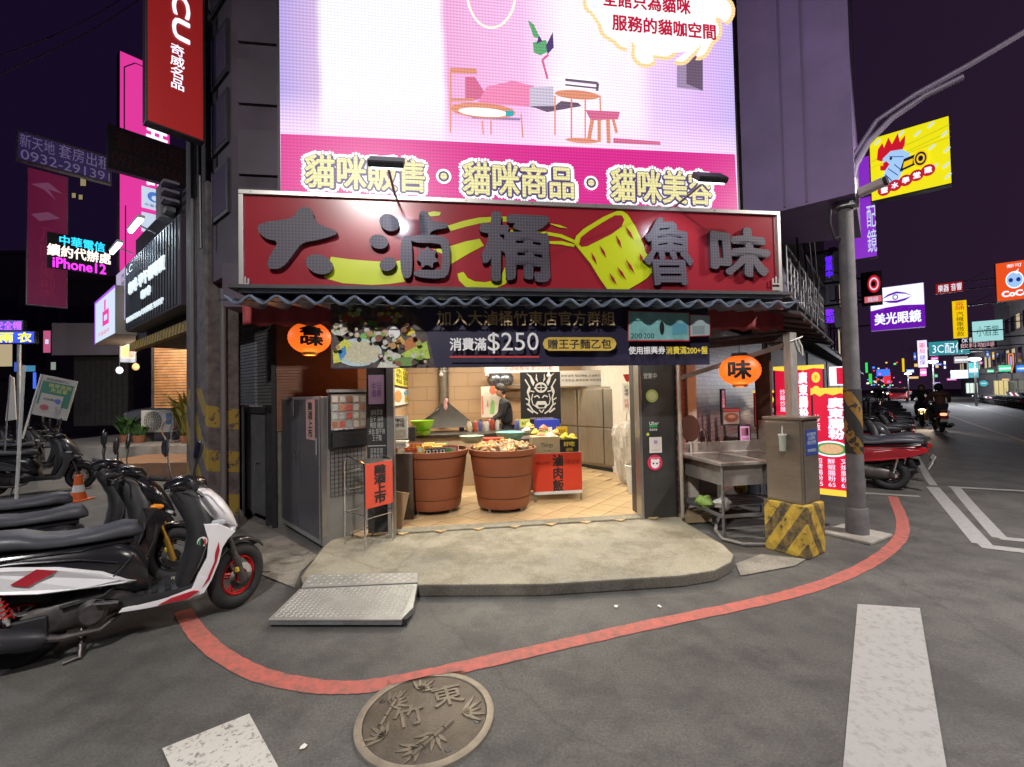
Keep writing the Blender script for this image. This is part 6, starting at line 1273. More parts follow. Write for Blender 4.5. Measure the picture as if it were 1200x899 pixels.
def scooter(name, label, loc, rz, body, accent, rimm, detail=True, group=None, indicator=False, script='Racing', steer=0.):
    t = thing(name, label, 'scooter', loc, rz, group)
    W = 1.25; Rw = .245
    wheel(t, W, Rw, Rw, .085, rimm, 'front_wheel'); wheel(t, 0, Rw, Rw, .09, rimm, 'rear_wheel')
    # fenders & fork
    f = MB()
    for i in range(9):
        pass
    n_ = 12; vs = []
    for i in range(n_+1):
        a = R(38+100*i/n_)
        for j, yy in enumerate((-.06, -.045, 0, .045, .06)):
            rr = Rw+.018+(0 if abs(yy) > .05 else .02 if abs(yy) > .01 else .028); vs.append((rr*math.cos(a), yy, rr*math.sin(a)))
    f.add(vs, [(i*5+j, i*5+j+1, i*5+j+6, i*5+j+5) for i in range(n_) for j in range(4)]); o = f.obj('front_fender', blk_gloss, t, (W, 0, Rw), smooth=True); s_ = o.modifiers.new('solid', 'SOLIDIFY'); s_.thickness = .004
    for y in (-.075, .075): MB().cyl((W, y, Rw), (W-.16, y*.9, .70), .018).cyl((W, y, Rw-.03), (W-.06, y, Rw+.17), .026).obj('fork', engm if not indicator else mat('gold_fork', (.5, .3, .06), .3, .8), t, smooth=True)
    MB().box((W-.05, -.08, Rw+.07), (.04, .03, .04)).obj('brake_caliper', mat('caliper_gold', (.6, .45, .05), .35, .5), t, bev=.008)
    # rear swing, engine, exhaust
    MB().hull([(-.06, .17, .30, .05), (.08, .15, .36, .09), (.30, .16, .42, .12), (.50, .20, .44, .11), (.58, .26, .40, .07)]).obj('engine', engm, t, smooth=True)
    MB().lathe([(.001, -.05), (.06, -.05), (.085, -.02), (.085, .02), (.06, .05), (.001, .05)], 20, (.36, -.13, .27), 'Y').obj('engine_cover', engm, t, smooth=True)
    ex = MB(); ex.tube([(.50, -.08, .20), (.40, -.14, .15), (.20, -.17, .17), (.05, -.185, .22)], [.018, .018, .02, .03]); ex.obj('exhaust_pipe', engm, t, smooth=True)
    ex = MB(); ex.tube([(.14, -.19, .19), (.10, -.19, .205), (-.05, -.20, .245), (-.28, -.205, .30), (-.33, -.205, .312)], [.035, .058, .066, .066, .05], 16); mf = ex.obj('muffler', mat('muffler_grey', (.04, .04, .046), .4, .4, var=.15), t, smooth=True)
    me = textmesh(script, mat('silver_print', (.6, .6, .6), .4), .16, .035, .01); o = put('lettering', me, mf, (-.12, -.268, .262), rot=(0, R(13), 0)); 
    MB().cyl((.30, -.05, .16), (.30, -.16, .01), .012).cyl((.30, .05, .16), (.30, .16, .01), .012).cyl((.30, -.16, .012), (.30, .16, .012), .012).cyl((.30, -.16, .02), (.22, -.17, .01), .01).obj('centre_stand', engm, t)
    MB().cyl((-.04, .12, .28), (-.12, .12, .62), .02).cyl((-.04, -.12, .3), (-.12, -.12, .62), .02).obj('rear_shock', chrome, t)
    coil = [(-.04-.08*k/60, -.12+.03*math.sin(k*.9), .34+.24*k/60+.0+.03*0*math.cos(k*.9)) for k in range(61)]; MB().tube([(x+.03*math.cos(k*.9), y, z) for k, (x, y, z) in enumerate(coil)], .005, 5).obj('shock_spring', rimm, t)
    # main body
    MB().hull([(-.41, .60, .66, .05), (-.385, .56, .70, .085), (-.30, .54, .72, .115), (-.16, .51, .73, .13), (.05, .47, .72, .15), (.30, .40, .70, .16), (.50, .34, .68, .15), (.60, .30, .62, .12), (.66, .30, .50, .09)], 18, 3).obj('rear_body', mat('semi_gloss_black', (.014, .014, .016), .24, coat=.3) if body is not MC.get('scooter_red') else body, t, smooth=True)
    # floor, lower skirt
    MB().hull([(.50, .235, .315, .15), (.60, .225, .31, .185), (.85, .225, .305, .185), (.97, .24, .33, .16)], 16, 5).obj('floorboard', blk_satin, t, smooth=True)
    for k in range(4): MB().bx(.60+.08*k, .64+.08*k, -.15, .15, .308, .313).obj('floor_rib', rubber, t)
    # side panels (white) with stripes
    for s in (-1, 1):
        pnl = [(-.40, .60), (-.37, .655), (-.22, .67), (-.02, .645), (.20, .60), (.42, .52), (.54, .44), (.60, .41), (.56, .405), (.34, .43), (.10, .455), (-.10, .50), (-.30, .55)]
        def yw(x, z):  # body half width at x, bulged
            xs = [(-.5, .07), (-.40, .095), (-.22, .135), (.05, .165), (.30, .175), (.50, .165), (.62, .13), (1.3, .10)]
            for (xa, wa), (xb, wb) in zip(xs, xs[1:]):
                if xa <= x <= xb: return wa+(wb-wa)*(x-xa)/(xb-xa)
            return .1
        def shell(poly, m, nm, off=0., th=.012):
            mb = MB(); n = len(poly); c = (sum(p[0] for p in poly)/n, sum(p[1] for p in poly)/n)
            out = [(x, s*(yw(x, z)+off-.012), z) for x, z in poly]+[(c[0]+(x-c[0])*.93, s*(yw(c[0]+(x-c[0])*.93, z)+off+th), c[1]+(z-c[1])*.86) for x, z in poly]
            mb.add(out, [tuple(range(n, 2*n))]+[(i, (i+1) % n, n+(i+1) % n, n+i) for i in range(n)]); bm_o = mb.obj(nm, m, t, smooth=False, bev=.003); return bm_o
        shell(pnl, body, 'side_panel', .006)
        if detail: 
            mb = MB()
            for poly in ([(-.02, .548), (.10, .615), (.20, .585), (.06, .520)],):
                P = [(x, s*(yw(x, z)+.0195), z) for x, z in poly]; mb.add(P, [tuple(range(len(P)))])
            mb.obj('side_stripe', accent, t)
            # text on the white panel
            me = textmesh('RCING', mat('decal_dark', (.08, .05, .05), .4), .16, .022); put('lettering', me, t, (-.16, s*(.167), .60), rz=0 if s < 0 else R(180)).rotation_euler.y = R(5)*(1 if s < 0 else -1)
            # lower white skirt
            for poly, m_, nm, of in (([(.50, .24), (.66, .225), (.90, .215), (1.0, .25), (1.03, .33), (.98, .36), (.93, .285), (.72, .262), (.52, .262)], body, 'lower_skirt', .03), ([(.72, .232), (.90, .226), (.97, .262), (.93, .272), (.80, .258)], accent, 'skirt_stripe', .045)):
                n = len(poly); P = [(x, s*(.155+of), z) for x, z in poly]; Q = [(x, s*(.155+of-.02), z) for x, z in poly]
                MB().add(P+Q, [tuple(range(n)), tuple(range(2*n-1, n-1, -1))]+[(i, n+i, n+(i+1) % n, (i+1) % n) for i in range(n)]).obj(nm, m_, t, bev=.003)
    # seat
    MB().hull([(-.40, .75, .79, .07), (-.33, .735, .825, .115), (-.16, .725, .838, .14), (.0, .715, .822, .145), (.10, .70, .785, .148), (.22, .695, .768, .15), (.38, .69, .772, .14), (.52, .685, .80, .11), (.60, .68, .785, .07), (.635, .69, .73, .03)], 20, 2.7).obj('seat', seatm, t, smooth=True)
    MB().hull([(-.37, .70, .735, .09), (-.1, .68, .71, .15), (.3, .66, .69, .15), (.58, .65, .68, .08)], 14, 4).obj('seat_trim', blk_gloss, t, smooth=True)
    for s in (-1, 1): MB().tube([(-.14, s*.15, .69), (-.2, s*.175, .72), (-.36, s*.15, .75), (-.44, s*.06, .755)], .011).obj('grab_rail', blk_satin, t, smooth=True)
    MB().hull([(-.455, .61, .655, .05), (-.44, .60, .67, .075), (-.38, .59, .69, .09)], 12, 3).obj('tail_light', redl, t, smooth=True)
    MB().add([(-.34, -.07, .56), (-.34, .07, .56), (-.50, .08, .33), (-.50, -.08, .33)], [(0, 1, 2, 3)]).obj('rear_mudguard', blk_satin, t)
    pl_ = MB().box((-.465, 0, .42), (.006, .20, .12), M=Matrix.Rotation(R(-28), 3, 'Y')).obj('number_plate', white, t)
    # leg shield: inner black body with painted front
    sh_st = [(.84, .97, .07, .10), (.93, .86, .10, .13), (.985, .74, .10, .17), (.985, .60, .085, .195), (.945, .46, .07, .19), (.90, .36, .06, .175), (.87, .29, .05, .16)]
    def rg(pts, n=18, e=2.8):
        out = []
        for i, (x, z, hh, hw) in enumerate(pts):
            a_, b_ = pts[max(i-1, 0)], pts[min(i+1, len(pts)-1)]; out.append((x, z, math.atan2(b_[1]-a_[1], b_[0]-a_[0]), hh, hw))
        return MB().rings(out, n, e)
    rg(sh_st).obj('leg_shield', blk_satin, t, smooth=True)
    rg([(.95, .93, .05, .09), (1.01, .88, .075, .135), (1.085, .80, .08, .165), (1.165, .71, .055, .145), (1.235, .63, .015, .05)]).obj('front_cowl', body, t, smooth=True)
    for s in (-1, 1):
        poly = [(1.22, .62), (1.10, .70), (1.0, .72), (1.03, .60), (1.02, .48), (.96, .37), (.93, .30), (.88, .22), (1.0, .235), (1.05, .31), (1.10, .42), (1.125, .52), (1.16, .57)]
        n = len(poly); P = [(x, s*(.185-.25*max(0, x-1.02)), z) for x, z in poly]; Q = [(x-.0, s*(.16-.25*max(0, x-1.02)), z) for x, z in poly]
        MB().add(P+Q, [tuple(range(n)), tuple(range(2*n-1, n-1, -1))]+[(i, n+i, n+(i+1) % n, (i+1) % n) for i in range(n)]).obj('side_wing', body, t, bev=.004)
        poly = [(1.10, .575), (1.075, .50), (1.07, .44), (1.02, .33), (.985, .27), (1.035, .32), (1.085, .43), (1.105, .51)]
        P = [(x, s*(.189-.25*max(0, x-1.02)), z) for x, z in poly]; MB().add(P, [tuple(range(len(P)))]).obj('wing_stripe', accent, t)
        poly = [(1.06, .87), (1.15, .78), (1.21, .69), (1.17, .695), (1.10, .77)]
        if detail: 
            P = [(x, s*(.135-.55*max(0, x-1.09)), z-.035) for x, z in poly]; MB().add(P, [tuple(range(len(P)))]).obj('cowl_stripe', mat('decal_maroon', (.10, .025, .02), .3), t)
    MB().ball((1.175, 0, .625), .075, 16, 10, (.9, 1.5, .5)).obj('headlight', lensm, t, smooth=True)
    for s in (-1, 1): MB().ball((1.10, s*.135, .705), .04, 10, 8, (1.5, .6, .7)).obj('indicator', orange if indicator else lensm, t, smooth=True)
    if detail:
        c_ = (.985, -.184); dk = MB().lathe([(.001, 0), (.034, 0), (.034, .004), (.001, .005)], 18, (.99, -.190, .60), 'Y')
        a_o = dk.obj('round_badge', mat('badge_white', (.7, .7, .68), .4), t)
        MB().add([(.967, -.1965, .585), (.978, -.1965, .575), (.978, -.1965, .625), (.967, -.1965, .615)], [(0, 1, 2, 3)]).obj('badge_green', mat('badge_green', (.03, .3, .08), .4), t); MB().add([(1.002, -.1965, .575), (1.013, -.1965, .585), (1.013, -.1965, .615), (1.002, -.1965, .625)], [(0, 1, 2, 3)]).obj('badge_red', rdp, t)
    # small fittings
    for s in (-1, 1):
        MB().tube([(.84, s*.16, 1.0), (.93, s*.17, .97), (1.0, s*.12, .90), (1.03, s*.08, .82)], .005, 6).obj('brake_cable', rubber, t, smooth=True)
        MB().tube([(.80, s*.19, 1.0), (.86, s*.12, .90), (.90, s*.10, .80)], .004, 6).obj('throttle_cable', rubber, t, smooth=True)
        MB().box((.44, s*.20, .335), (.13, .05, .022), M=Matrix.Rotation(R(10), 3, 'Y')).obj('foot_peg', chrome, t, bev=.006)
        MB().tube([(-.30, s*.137, .675), (0, s*.163, .665), (.3, s*.172, .625), (.5, s*.162, .56)], .004, 5).obj('panel_seam', chrome if detail else rubber, t, smooth=True)
        MB().tube([(.58, s*.12, .58), (.50, s*.172, .50), (.40, s*.178, .42)], .005, 5).obj('panel_seam', rubber, t, smooth=True)
        MB().lathe([(.001, 0), (.018, 0), (.018, .004), (.001, .006)], 10, (-.18, s*.155, .52), 'Y').obj('side_reflector', redl, t)
        MB().tube([(1.00, s*.17, .70), (1.01, s*.195, .55), (.96, s*.19, .42)], .004, 5).obj('shield_seam', mat('seam_grey', (.08, .08, .085), .4), t, smooth=True)
    MB().tube([(.55, -.10, .55), (.50, -.13, .42), (.42, -.14, .36), (.2, -.13, .34)], .012, 6).obj('cooling_hose', rubber, t, smooth=True)
    MB().bx(-.05, .14, -.12, -.095, .19, .31).obj('air_filter_box', blk_satin, t, bev=.012)
    MB().lathe([(.001, 0), (.016, 0), (.016, .012), (.001, .012)], 12, (.88, 0, 0), 'X').obj('ignition', chrome, t, (0, 0, .84))
    # handlebar
    MB().rings([(.76, .99, R(10), .030, .05), (.82, 1.00, R(10), .05, .10), (.90, 1.01, 0, .055, .11), (.98, .99, R(-30), .05, .09), (1.03, .955, R(-40), .02, .04)], 16).obj('handlebar_cover', blk_gloss, t, smooth=True)
    MB().cyl((.90, 0, .98), (.96, 0, .80), .035).obj('steering_stem', blk_satin, t)
    for s in (-1, 1):
        MB().tube([(.87, s*.08, 1.0), (.87, s*.18, 1.015), (.845, s*.24, 1.02)], .013).obj('handlebar', engm, t, smooth=True)
        MB().cyl((.845, s*.22, 1.02), (.80, s*.355, 1.025), .018).cyl((.80, s*.355, 1.025), (.797, s*.368, 1.025), .021).obj('grip', rubber, t, smooth=True)
        MB().tube([(.885, s*.20, 1.015), (.90, s*.24, 1.01), (.875, s*.37, 1.0)], .006).obj('brake_lever', chrome, t, smooth=True)
        MB().tube([(.87, s*.17, 1.02), (.86, s*.20, 1.10), (.87, s*.25, 1.20)], .006).obj('mirror_stalk', blk_satin, t, smooth=True)
        mr = MB().ball((0, 0, 0), .062, 14, 10, (.28, .72, 1.25)); o = mr.obj('mirror', blk_satin, t, (.865, s*.27, 1.255), smooth=True); o.rotation_euler = (R(-18*s), R(8), 0)
        MB().lathe([(.001, -.0), (.05, -.0)], 14, (0, 0, 0), 'X').obj('mirror_glass', chrome, o, (-.018, 0, 0)).scale = (1, .72, 1.22)
    if steer:
        pv = Vector((1.0, 0, 0)); RZ = Matrix.Rotation(steer, 4, 'Z')
        for c in t.children:
            if c.name.split('.')[0] in ('front_wheel', 'front_fender', 'fork', 'brake_caliper', 'handlebar', 'grip', 'brake_lever', 'mirror_stalk', 'mirror', 'handlebar_cover'):
                k = steer if c.name[:5] in ('front', 'fork', 'fork.', 'brake') and 'lever' not in c.name else steer*.7
                pv = Vector((1.2 if k == steer else .93, 0, 0)); RZ = Matrix.Rotation(k, 4, 'Z')
                m0 = Matrix.Translation(c.location) @ c.rotation_euler.to_matrix().to_4x4(); m1 = Matrix.Translation(pv) @ RZ @ Matrix.Translation(-pv) @ m0
                c.location = m1.to_translation(); c.rotation_euler = m1.to_euler()
    return t
white_b = mat('scooter_white', (.72, .72, .74), .22, coat=.6, var=.03); redacc = mat('scooter_accent_red', (.38, .015, .03), .25, coat=.5); redrim = mat('rim_red', (.62, .02, .02), .3, .2); blkrim = mat('rim_black', (.03, .03, .032), .35, .5)
greyb = mat('scooter_grey', (.09, .09, .10), .25, .3, coat=.5); mred = mat('scooter_red', (.28, .012, .02), .22, coat=.6)
fw = G(279, 712, 0); rwp = G(24, 781, 0); hd = math.atan2(fw.y-rwp.y, fw.x-rwp.x); hv = Vector((math.cos(hd), math.sin(hd), 0)); KS = (fw-rwp).length/1.25; org = rwp
scooter('scooter', 'white and black scooter with red stripes and red wheels, nearest the camera', org, hd, white_b, redacc, redrim, True, steer=R(30)).scale = (KS, .95, 1.0)
fw2 = G(206, 684, 0)
s2 = scooter('scooter', 'glossy black scooter with an orange indicator right behind the white one', fw2-hv*1.25*KS, R(42), blk_gloss, blk_satin, blkrim, False, None, True, 'Sport', R(-14)); s2.scale = (KS, .95, 1)
fw3 = fw2+Vector((-.62, .50, 0))
s3 = scooter('scooter', 'black scooter with a shiny curved tail, third from the camera on the left', fw3-hv*1.25*KS, R(44), greyb, blk_satin, blkrim, False, None, False, 'City'); s3.scale = (KS, .95, 1)
# left back cluster
px_pos = [(104, 572, 30), (92, 556, 28), (62, 548, 35), (30, 545, 30), (8, 556, 25), (78, 535, 30)]
labs = ['dark motorcycle parked with its front by the traffic cone', 'dark motorcycle behind the one at the traffic cone', 'dark motorcycle in the middle of the back left row', 'dark scooter in the back left row just right of the white pole', 'dark scooter at the left picture edge behind the white pole', 'dark scooter below the tilted white flag sign']
for k, (px, py, a_) in enumerate(px_pos):
    p_ = G(px, py, 0); v_ = Vector((math.cos(R(a_)), math.sin(R(a_)), 0)); o = dup(s2 if k % 2 else s3, p_-v_*1.25, R(a_), labs[k]); 
# right row, parked side by side along the kerb
rr0 = G(1076, 577, 0); ra_ = math.atan2(SL.y, SL.x)
sr = scooter('scooter', 'dark red scooter parked nearest in the row on the right street', rr0+SL*.32, ra_, mred, blk_satin, blkrim, False, None, False, 'City')
for k in range(1, 9):
    src = (s3, s2, s3, sr)[k % 4] if k != 1 else s2
    rev = k in (2, 5, 7); o = dup(src, rr0+SR*(.85*k)+SL*((1.3 if rev else .3)+random.uniform(-.18, .18)), ra_+(math.pi if rev else 0)+random.uniform(-.14, .14), ('black scooter right behind the dark red one in the kerb row, its seat overlapping it', 'scooter facing the road with its mirrors up, third in the right kerb row', 'black scooter fourth in the right kerb row, tail to the road', 'dark red scooter fifth in the right kerb row', 'scooter facing the road, sixth in the right kerb row', 'dark scooter seventh in the right kerb row, tail to the road', 'scooter facing the road, eighth in the right kerb row', 'dark red scooter ninth in the right kerb row')[k-1]); o['group'] = 'scooters parked along the right street kerb'
    o.rotation_euler[0] = R(random.uniform(-7, 5))
    if k in (1, 3, 6):
        hp = o.location+Vector((math.cos(o.rotation_euler[2]), math.sin(o.rotation_euler[2]), 0))*.86+Vector((0, 0, 1.13)); hm = thing('helmet', ('pale helmet resting on the handlebar of the second scooter in the kerb row', 'white helmet resting on a scooter midway in the kerb row', 'grey helmet resting on a farther scooter in the kerb row')[(1, 3, 6).index(k)], 'helmet', hp, k); MB().ball((0, 0, 0), .13, 16, 10, (1.05, .9, .95)).obj('shell', (white_b, greyb, white_b)[k % 3], hm, smooth=True); MB().ball((.05, 0, -.01), .105, 14, 8, (1, .9, .7)).obj('visor', glassd, hm, smooth=True)
# low detail scooters far away
def far_mesh(c):
    mb = MB(); mb.cur = 0
    torus(mb, (1.25, 0, .245), .19, .055, n=14, m=6); torus(mb, (0, 0, .245), .19, .055, n=14, m=6)
    mb.hull([(-.44, .70, .80, .08), (0, .69, .84, .14), (.3, .68, .79, .14), (.6, .67, .77, .06)], 8); mb.cyl((.85, -.34, 1.02), (.85, .34, 1.02), .02, n=6)
    for s in (-1, 1): mb.cyl((.86, s*.2, 1.02), (.87, s*.26, 1.18), .008, n=4).ball((.87, s*.27, 1.21), .06, 6, 5, (.3, .7, 1.2))
    mb.cur = 1; mb.hull([(-.5, .55, .68, .05), (-.2, .45, .71, .13), (.3, .32, .69, .16), (.62, .25, .55, .12), (.95, .24, .34, .15)], 10); mb.rings([(.84, .99, R(-60), .07, .10), (.98, .74, R(-80), .1, .17), (.95, .46, R(-110), .08, .18), (.9, .28, R(-120), .05, .15)], 10); mb.ball((1.12, 0, .75), .1, 8, 6, (1, 1.2, .8))
    return mb.mesh('scooter', [rubber, c], True)
fm = [far_mesh(blk_gloss), far_mesh(mred), far_mesh(greyb), far_mesh(white_b)]
random.seed(17)
for k in range(18):
    o = put('scooter', random.choice(fm), None, rr0+SR*(7.7+.95*k)+SL*(.3+random.uniform(-.2, .2)), ra_+random.uniform(-.12, .12)); tag(o, 'small distant scooter in the far part of the kerb row on the right street', 'scooter', 'distant scooters at the right street kerb')
fr0 = G(1192, 479, 0)
for k in range(-4, 16):
    o = put('scooter', random.choice(fm), None, fr0+SR*(.95*k), ra_+math.pi+random.uniform(-.1, .1)); tag(o, 'small scooter parked in the row across the right street', 'scooter', 'scooters parked across the right street')
# moving scooter with rider, going away
def rider(par, jacket, helmet, seatz=.84):
    V = [(.12, 0, .90), (.14, 0, 1.06), (.20, 0, 1.22), (.24, 0, 1.34), (.25, 0, 1.42), (.24, .19, 1.32), (.42, .27, 1.14), (.72, .30, 1.04), (.24, -.19, 1.32), (.42, -.27, 1.14), (.72, -.30, 1.04)]
    skinned('jacket', V, [(0, 1), (1, 2), (2, 3), (3, 4), (3, 5), (5, 6), (6, 7), (3, 8), (8, 9), (9, 10)], [(.15, .17), (.14, .17), (.15, .19), (.12, .14), .06, .085, .065, .05, .085, .065, .05], jacket, par)
    skinned('trousers', [(.12, 0, .88), (.16, .12, .86), (.58, .19, .80), (.62, .17, .40), (.16, -.12, .86), (.58, -.19, .80), (.62, -.17, .40)], [(0, 1), (1, 2), (2, 3), (0, 4), (4, 5), (5, 6)], [(.14, .15), .10, .075, .05, .10, .075, .05], trou, par)
    for s in (-1, 1): skinned('shoe', [(.60, s*.17, .36), (.72, s*.17, .345), (.80, s*.17, .34)], [(0, 1), (1, 2)], [.045, .045, .035], black, par, 1); skinned('hand', [(.72, s*.30, 1.04), (.78, s*.31, 1.03), (.82, s*.31, 1.04)], [(0, 1), (1, 2)], [.032, .036, .028], skin, par, 1)
    MB().ball((.28, 0, 1.56), .135, 18, 12, (1, .92, 1.05)).obj('helmet', helmet, par, smooth=True); MB().ball((.345, 0, 1.53), .092, 14, 10, (.9, .85, 1.0)).obj('face', skin, par, smooth=True)
pm_ = G(1104, 507, 0); ha = math.atan2(SR.y, SR.x)
ms = dup(sr, pm_, ha+R(4), 'dark red scooter with a lit tail light riding away up the right street')
rd_ = thing('person', 'person in a brown jacket and dark helmet riding the scooter up the right street', 'person', pm_, ha+R(4)); rider(rd_, mat('brown_jacket', (.16, .07, .05), .8, var=.2), blk_gloss)
for c_ in ms.children:
    if c_.name.startswith('tail_light'): c_.data = c_.data.copy(); c_.data.materials[0] = glow('tail_glow', (1, .22, .12), 3.5)
# oncoming scooter with bright headlight
pm2 = AT(1083, 475, 17.5); gp = Vector((pm2.x, pm2.y, 0)); v_ = -SR
ms2 = dup(s2, gp-v_*1.2, ha+math.pi-R(3), 'dark scooter with a dazzling headlight riding toward the camera'); rd2 = thing('person', 'person in dark clothes riding the oncoming scooter behind its dazzling headlight', 'person', gp-v_*1.2, ha+math.pi-R(3)); rider(rd2, shirt, greyb)
for c_ in ms2.children:
    if c_.name.startswith('headlight'):
        c_.data = c_.data.copy(); c_.data.materials[0] = glow('headlamp_glow', (1, .80, .55), 90); c_.location.z = .05
lamp('headlight_beam', 'SPOT', gp+v_*.1+Vector((0, 0, .8)), 160, (1, .8, .6), .08, aim=gp+v_*9+Vector((-.3, 0, 0)), spot=R(60))
# pedestrian far up the kerb
pd = G(1032, 484, 0); ped = thing('person', 'dark clad pedestrian walking on the right street beyond the parked scooters', 'person', pd, ANG['L'])
skinned('clothes', [(0, 0, .92), (0, 0, 1.1), (0, 0, 1.32), (0, 0, 1.45), (.19, 0, 1.38), (.24, .05, 1.12), (.23, -.05, .88), (-.19, 0, 1.38), (-.24, -.05, 1.12), (-.23, .1, .88), (.1, 0, .88), (.12, -.12, .48), (.12, 0, .08), (-.1, 0, .88), (-.12, .15, .5), (-.12, .25, .1)], [(0, 1), (1, 2), (2, 3), (2, 4), (4, 5), (5, 6), (2, 7), (7, 8), (8, 9), (0, 10), (10, 11), (11, 12), (0, 13), (13, 14), (14, 15)], [(.14, .12), (.13, .11), (.15, .12), .06, .06, .05, .04, .06, .05, .04, .09, .07, .05, .09, .07, .05], shirt, ped, 1)
head(ped, (0, 0, 1.58), 0, 0, .02)
for x in (.24, -.24): skinned('hand', [(x, -.05, .86), (x, -.06, .80), (x, -.07, .75)], [(0, 1), (1, 2)], [.03, .036, .02], skin, ped, 1)
for x, y in ((.12, 0), (-.12, .25)): skinned('shoe', [(x, y+.04, .05), (x, y-.06, .04), (x, y-.13, .03)], [(0, 1), (1, 2)], [.045, .04, .03], black, ped, 1)
# ================================================================== right street signs and buildings
g_ = lambda n, c, s=1.: glow('g_'+n, lin(*c), s)
yel = g_('yellow', (235, 225, 25), 1.); yel2 = g_('gold', (245, 200, 20)); pur = g_('purple', (105, 25, 170), 1.); pur2 = g_('violet', (130, 45, 190), 1.); wh = g_('white', (235, 240, 255), 1.25); wh2 = g_('cool', (200, 215, 235), 1.0)
crd = g_('crimson', (200, 25, 45)); pbl = g_('pale_blue', (160, 200, 245)); blu = g_('blue', (45, 60, 150), .8); navyg = g_('navy', (25, 25, 60), .6); org_ = g_('orange', (225, 80, 35), 1.1); teal = g_('teal', (60, 160, 165), 1.); pteal = g_('pale_teal', (160, 215, 215), 1.); pk = g_('pink', (225, 60, 155), 1.)
offk = mat('unlit_ink', (.02, .02, .02), .6)
# rooster sign
zz_ = lambda *a: [(x, y) for x, y in a]
it = [('a', [(.0, .62), (1, .86)], .006, g_('dark_line', (150, 140, 20), .8)), ('a', [(.0, .52), (1, .76)], .006, MC['g_dark_line']), ('a', [(.45, .60), (1, .68)], .006, MC['g_dark_line'])]
for x, y in ((.42, .93), (.62, .86), (.78, .93), (.78, .60), (.93, .74), (.95, .5), (.93, .28), (.95, .12), (.12, .90), (.8, .3), (.1, .3)): it.append(('a', [(x-.035, y-.03), (x+.035, y+.03)], .03, wh2, 'bone_print'))
it += [('p', zz_((.10, .62), (.12, .78), (.18, .86), (.20, .78), (.26, .92), (.30, .80), (.38, .94), (.40, .80), (.47, .88), (.46, .74), (.42, .66), (.22, .60), (.16, .58)), crd, 'rooster_comb'),
       ('p', zz_((.18, .62), (.28, .70), (.42, .68), (.52, .58), (.50, .50), (.44, .48), (.42, .36), (.36, .22), (.22, .20), (.14, .26), (.20, .40), (.16, .50)), pbl, 'rooster_head'),
       ('a', [(.26, .62), (.44, .56)], .012, blu), ('a', [(.24, .44), (.36, .30)], .012, blu), ('a', [(.32, .48), (.42, .34)], .012, blu), ('a', [(.20, .36), (.28, .24)], .012, blu),
       ('p', zz_((.14, .52), (.22, .56), (.26, .50), (.20, .42), (.14, .44)), crd, 'rooster_wattle'), ('p', zz_((.08, .52), (.18, .56), (.18, .50)), yel2, 'beak'), ('e', .28, .58, .018, .022, offk, 'eye'),
       ('p', zz_((.38, .34), (.62, .40), (.66, .56), (.44, .52)), navyg, 'bowl_print'), ('e', .64, .46, .085, .125, yel2, 'bowl_print'), ('e', .64, .46, .07, .10, navyg, 'bowl_print'), ('e', .64, .46, .05, .07, yel2, 'bowl_print'), ('e', .64, .46, .03, .042, navyg, 'bowl_print'), ('p', zz_((.42, .38), (.54, .41), (.55, .49), (.44, .47)), yel2, 'bowl_print')]
for k in range(5): it.append(('e', .18+.135*k, .115+.035*k, .085, .085, g_('sign_crimson', (180, 30, 50)), 'letter_disc'))
for k, c_ in enumerate('鹽水學堂雞'): it.append(('t', c_, .135+.135*k, .07+.035*k, .225+.135*k, .16+.035*k, wh, {'bold': .03}))
board('rooster_sign', 'yellow lit sign with a red combed rooster head over the right street', 'sign', 1019, 163, 237, 1116, 10.0, 'L', .25, yel, dark, it)
board('purple_sign', 'tall purple vertical sign with a white top behind the utility pole', 'sign', 983, 192, 308, 1027, 10.6, 'L', .2, pur2, dark, [('r', .0, .76, .42, 1, g_('cream', (215, 225, 200)), 'white_panel'), ('a', [(0, .96), (.42, .98)], .02, navyg), ('a', [(0, .90), (.42, .92)], .02, navyg), ('a', [(.12, .86), (.4, .9)], .05, pur), ('a', [(0, .80), (.42, .79)], .02, navyg), ('t', '美\n光\n眼\n鏡', .06, .05, .30, .70, wh2), ('t', '配\n鏡', .74, .05, .98, .5, wh2)])
board('neon_logo_sign', 'black sign with a red and white spiral logo beside the pole', 'sign', 1009, 320, 359, 1034, 14, 'L', .2, offk, dark, [('e', .62, .62, .30, .26, crd, 'logo_print'), ('e', .62, .62, .22, .19, wh2, 'logo_print'), ('e', .62, .62, .17, .14, crd, 'logo_print'), ('e', .6, .62, .10, .08, offk, 'logo_print'), ('r', .15, .08, .95, .26, g_('rose', (215, 100, 110)), 'print'), ('t', '麵線', .3, .10, .8, .24, wh2)])
board('optician_sign', 'white and purple lit optician sign with an eye symbol', 'sign', 1020, 339, 388, 1084, 22, 'L', .4, wh, g_('violet_side', (150, 120, 190), .7), [('r', 0, 0, 1, .47, pur, 'lower_band'), ('p', [(0, .47), (.3, .52), (.6, .54), (1, .50), (1, .47)], pur, 'lower_band'), ('t', '美光眼鏡', .07, .12, .93, .40, wh, {'bold': .02}), ('p', [(.22, .72), (.34, .82), (.5, .87), (.66, .82), (.80, .72), (.66, .79), (.5, .82), (.36, .78)], pur, 'eye_logo'), ('p', [(.24, .68), (.36, .62), (.5, .60), (.66, .64), (.78, .72), (.66, .69), (.5, .66), (.36, .67)], pur, 'eye_logo'), ('e', .48, .74, .055, .065, pur, 'eye_logo'), ('e', .48, .74, .035, .04, wh, 'eye_logo')])
board('red_led_sign', 'small red LED sign with white letters high over the right street', 'sign', 1096, 333, 345, 1129, 34, 'L', .2, g_('dim_red', (150, 30, 30), .8), dark, [('t', '樂器 音響', .1, .15, .95, .85, wh)])
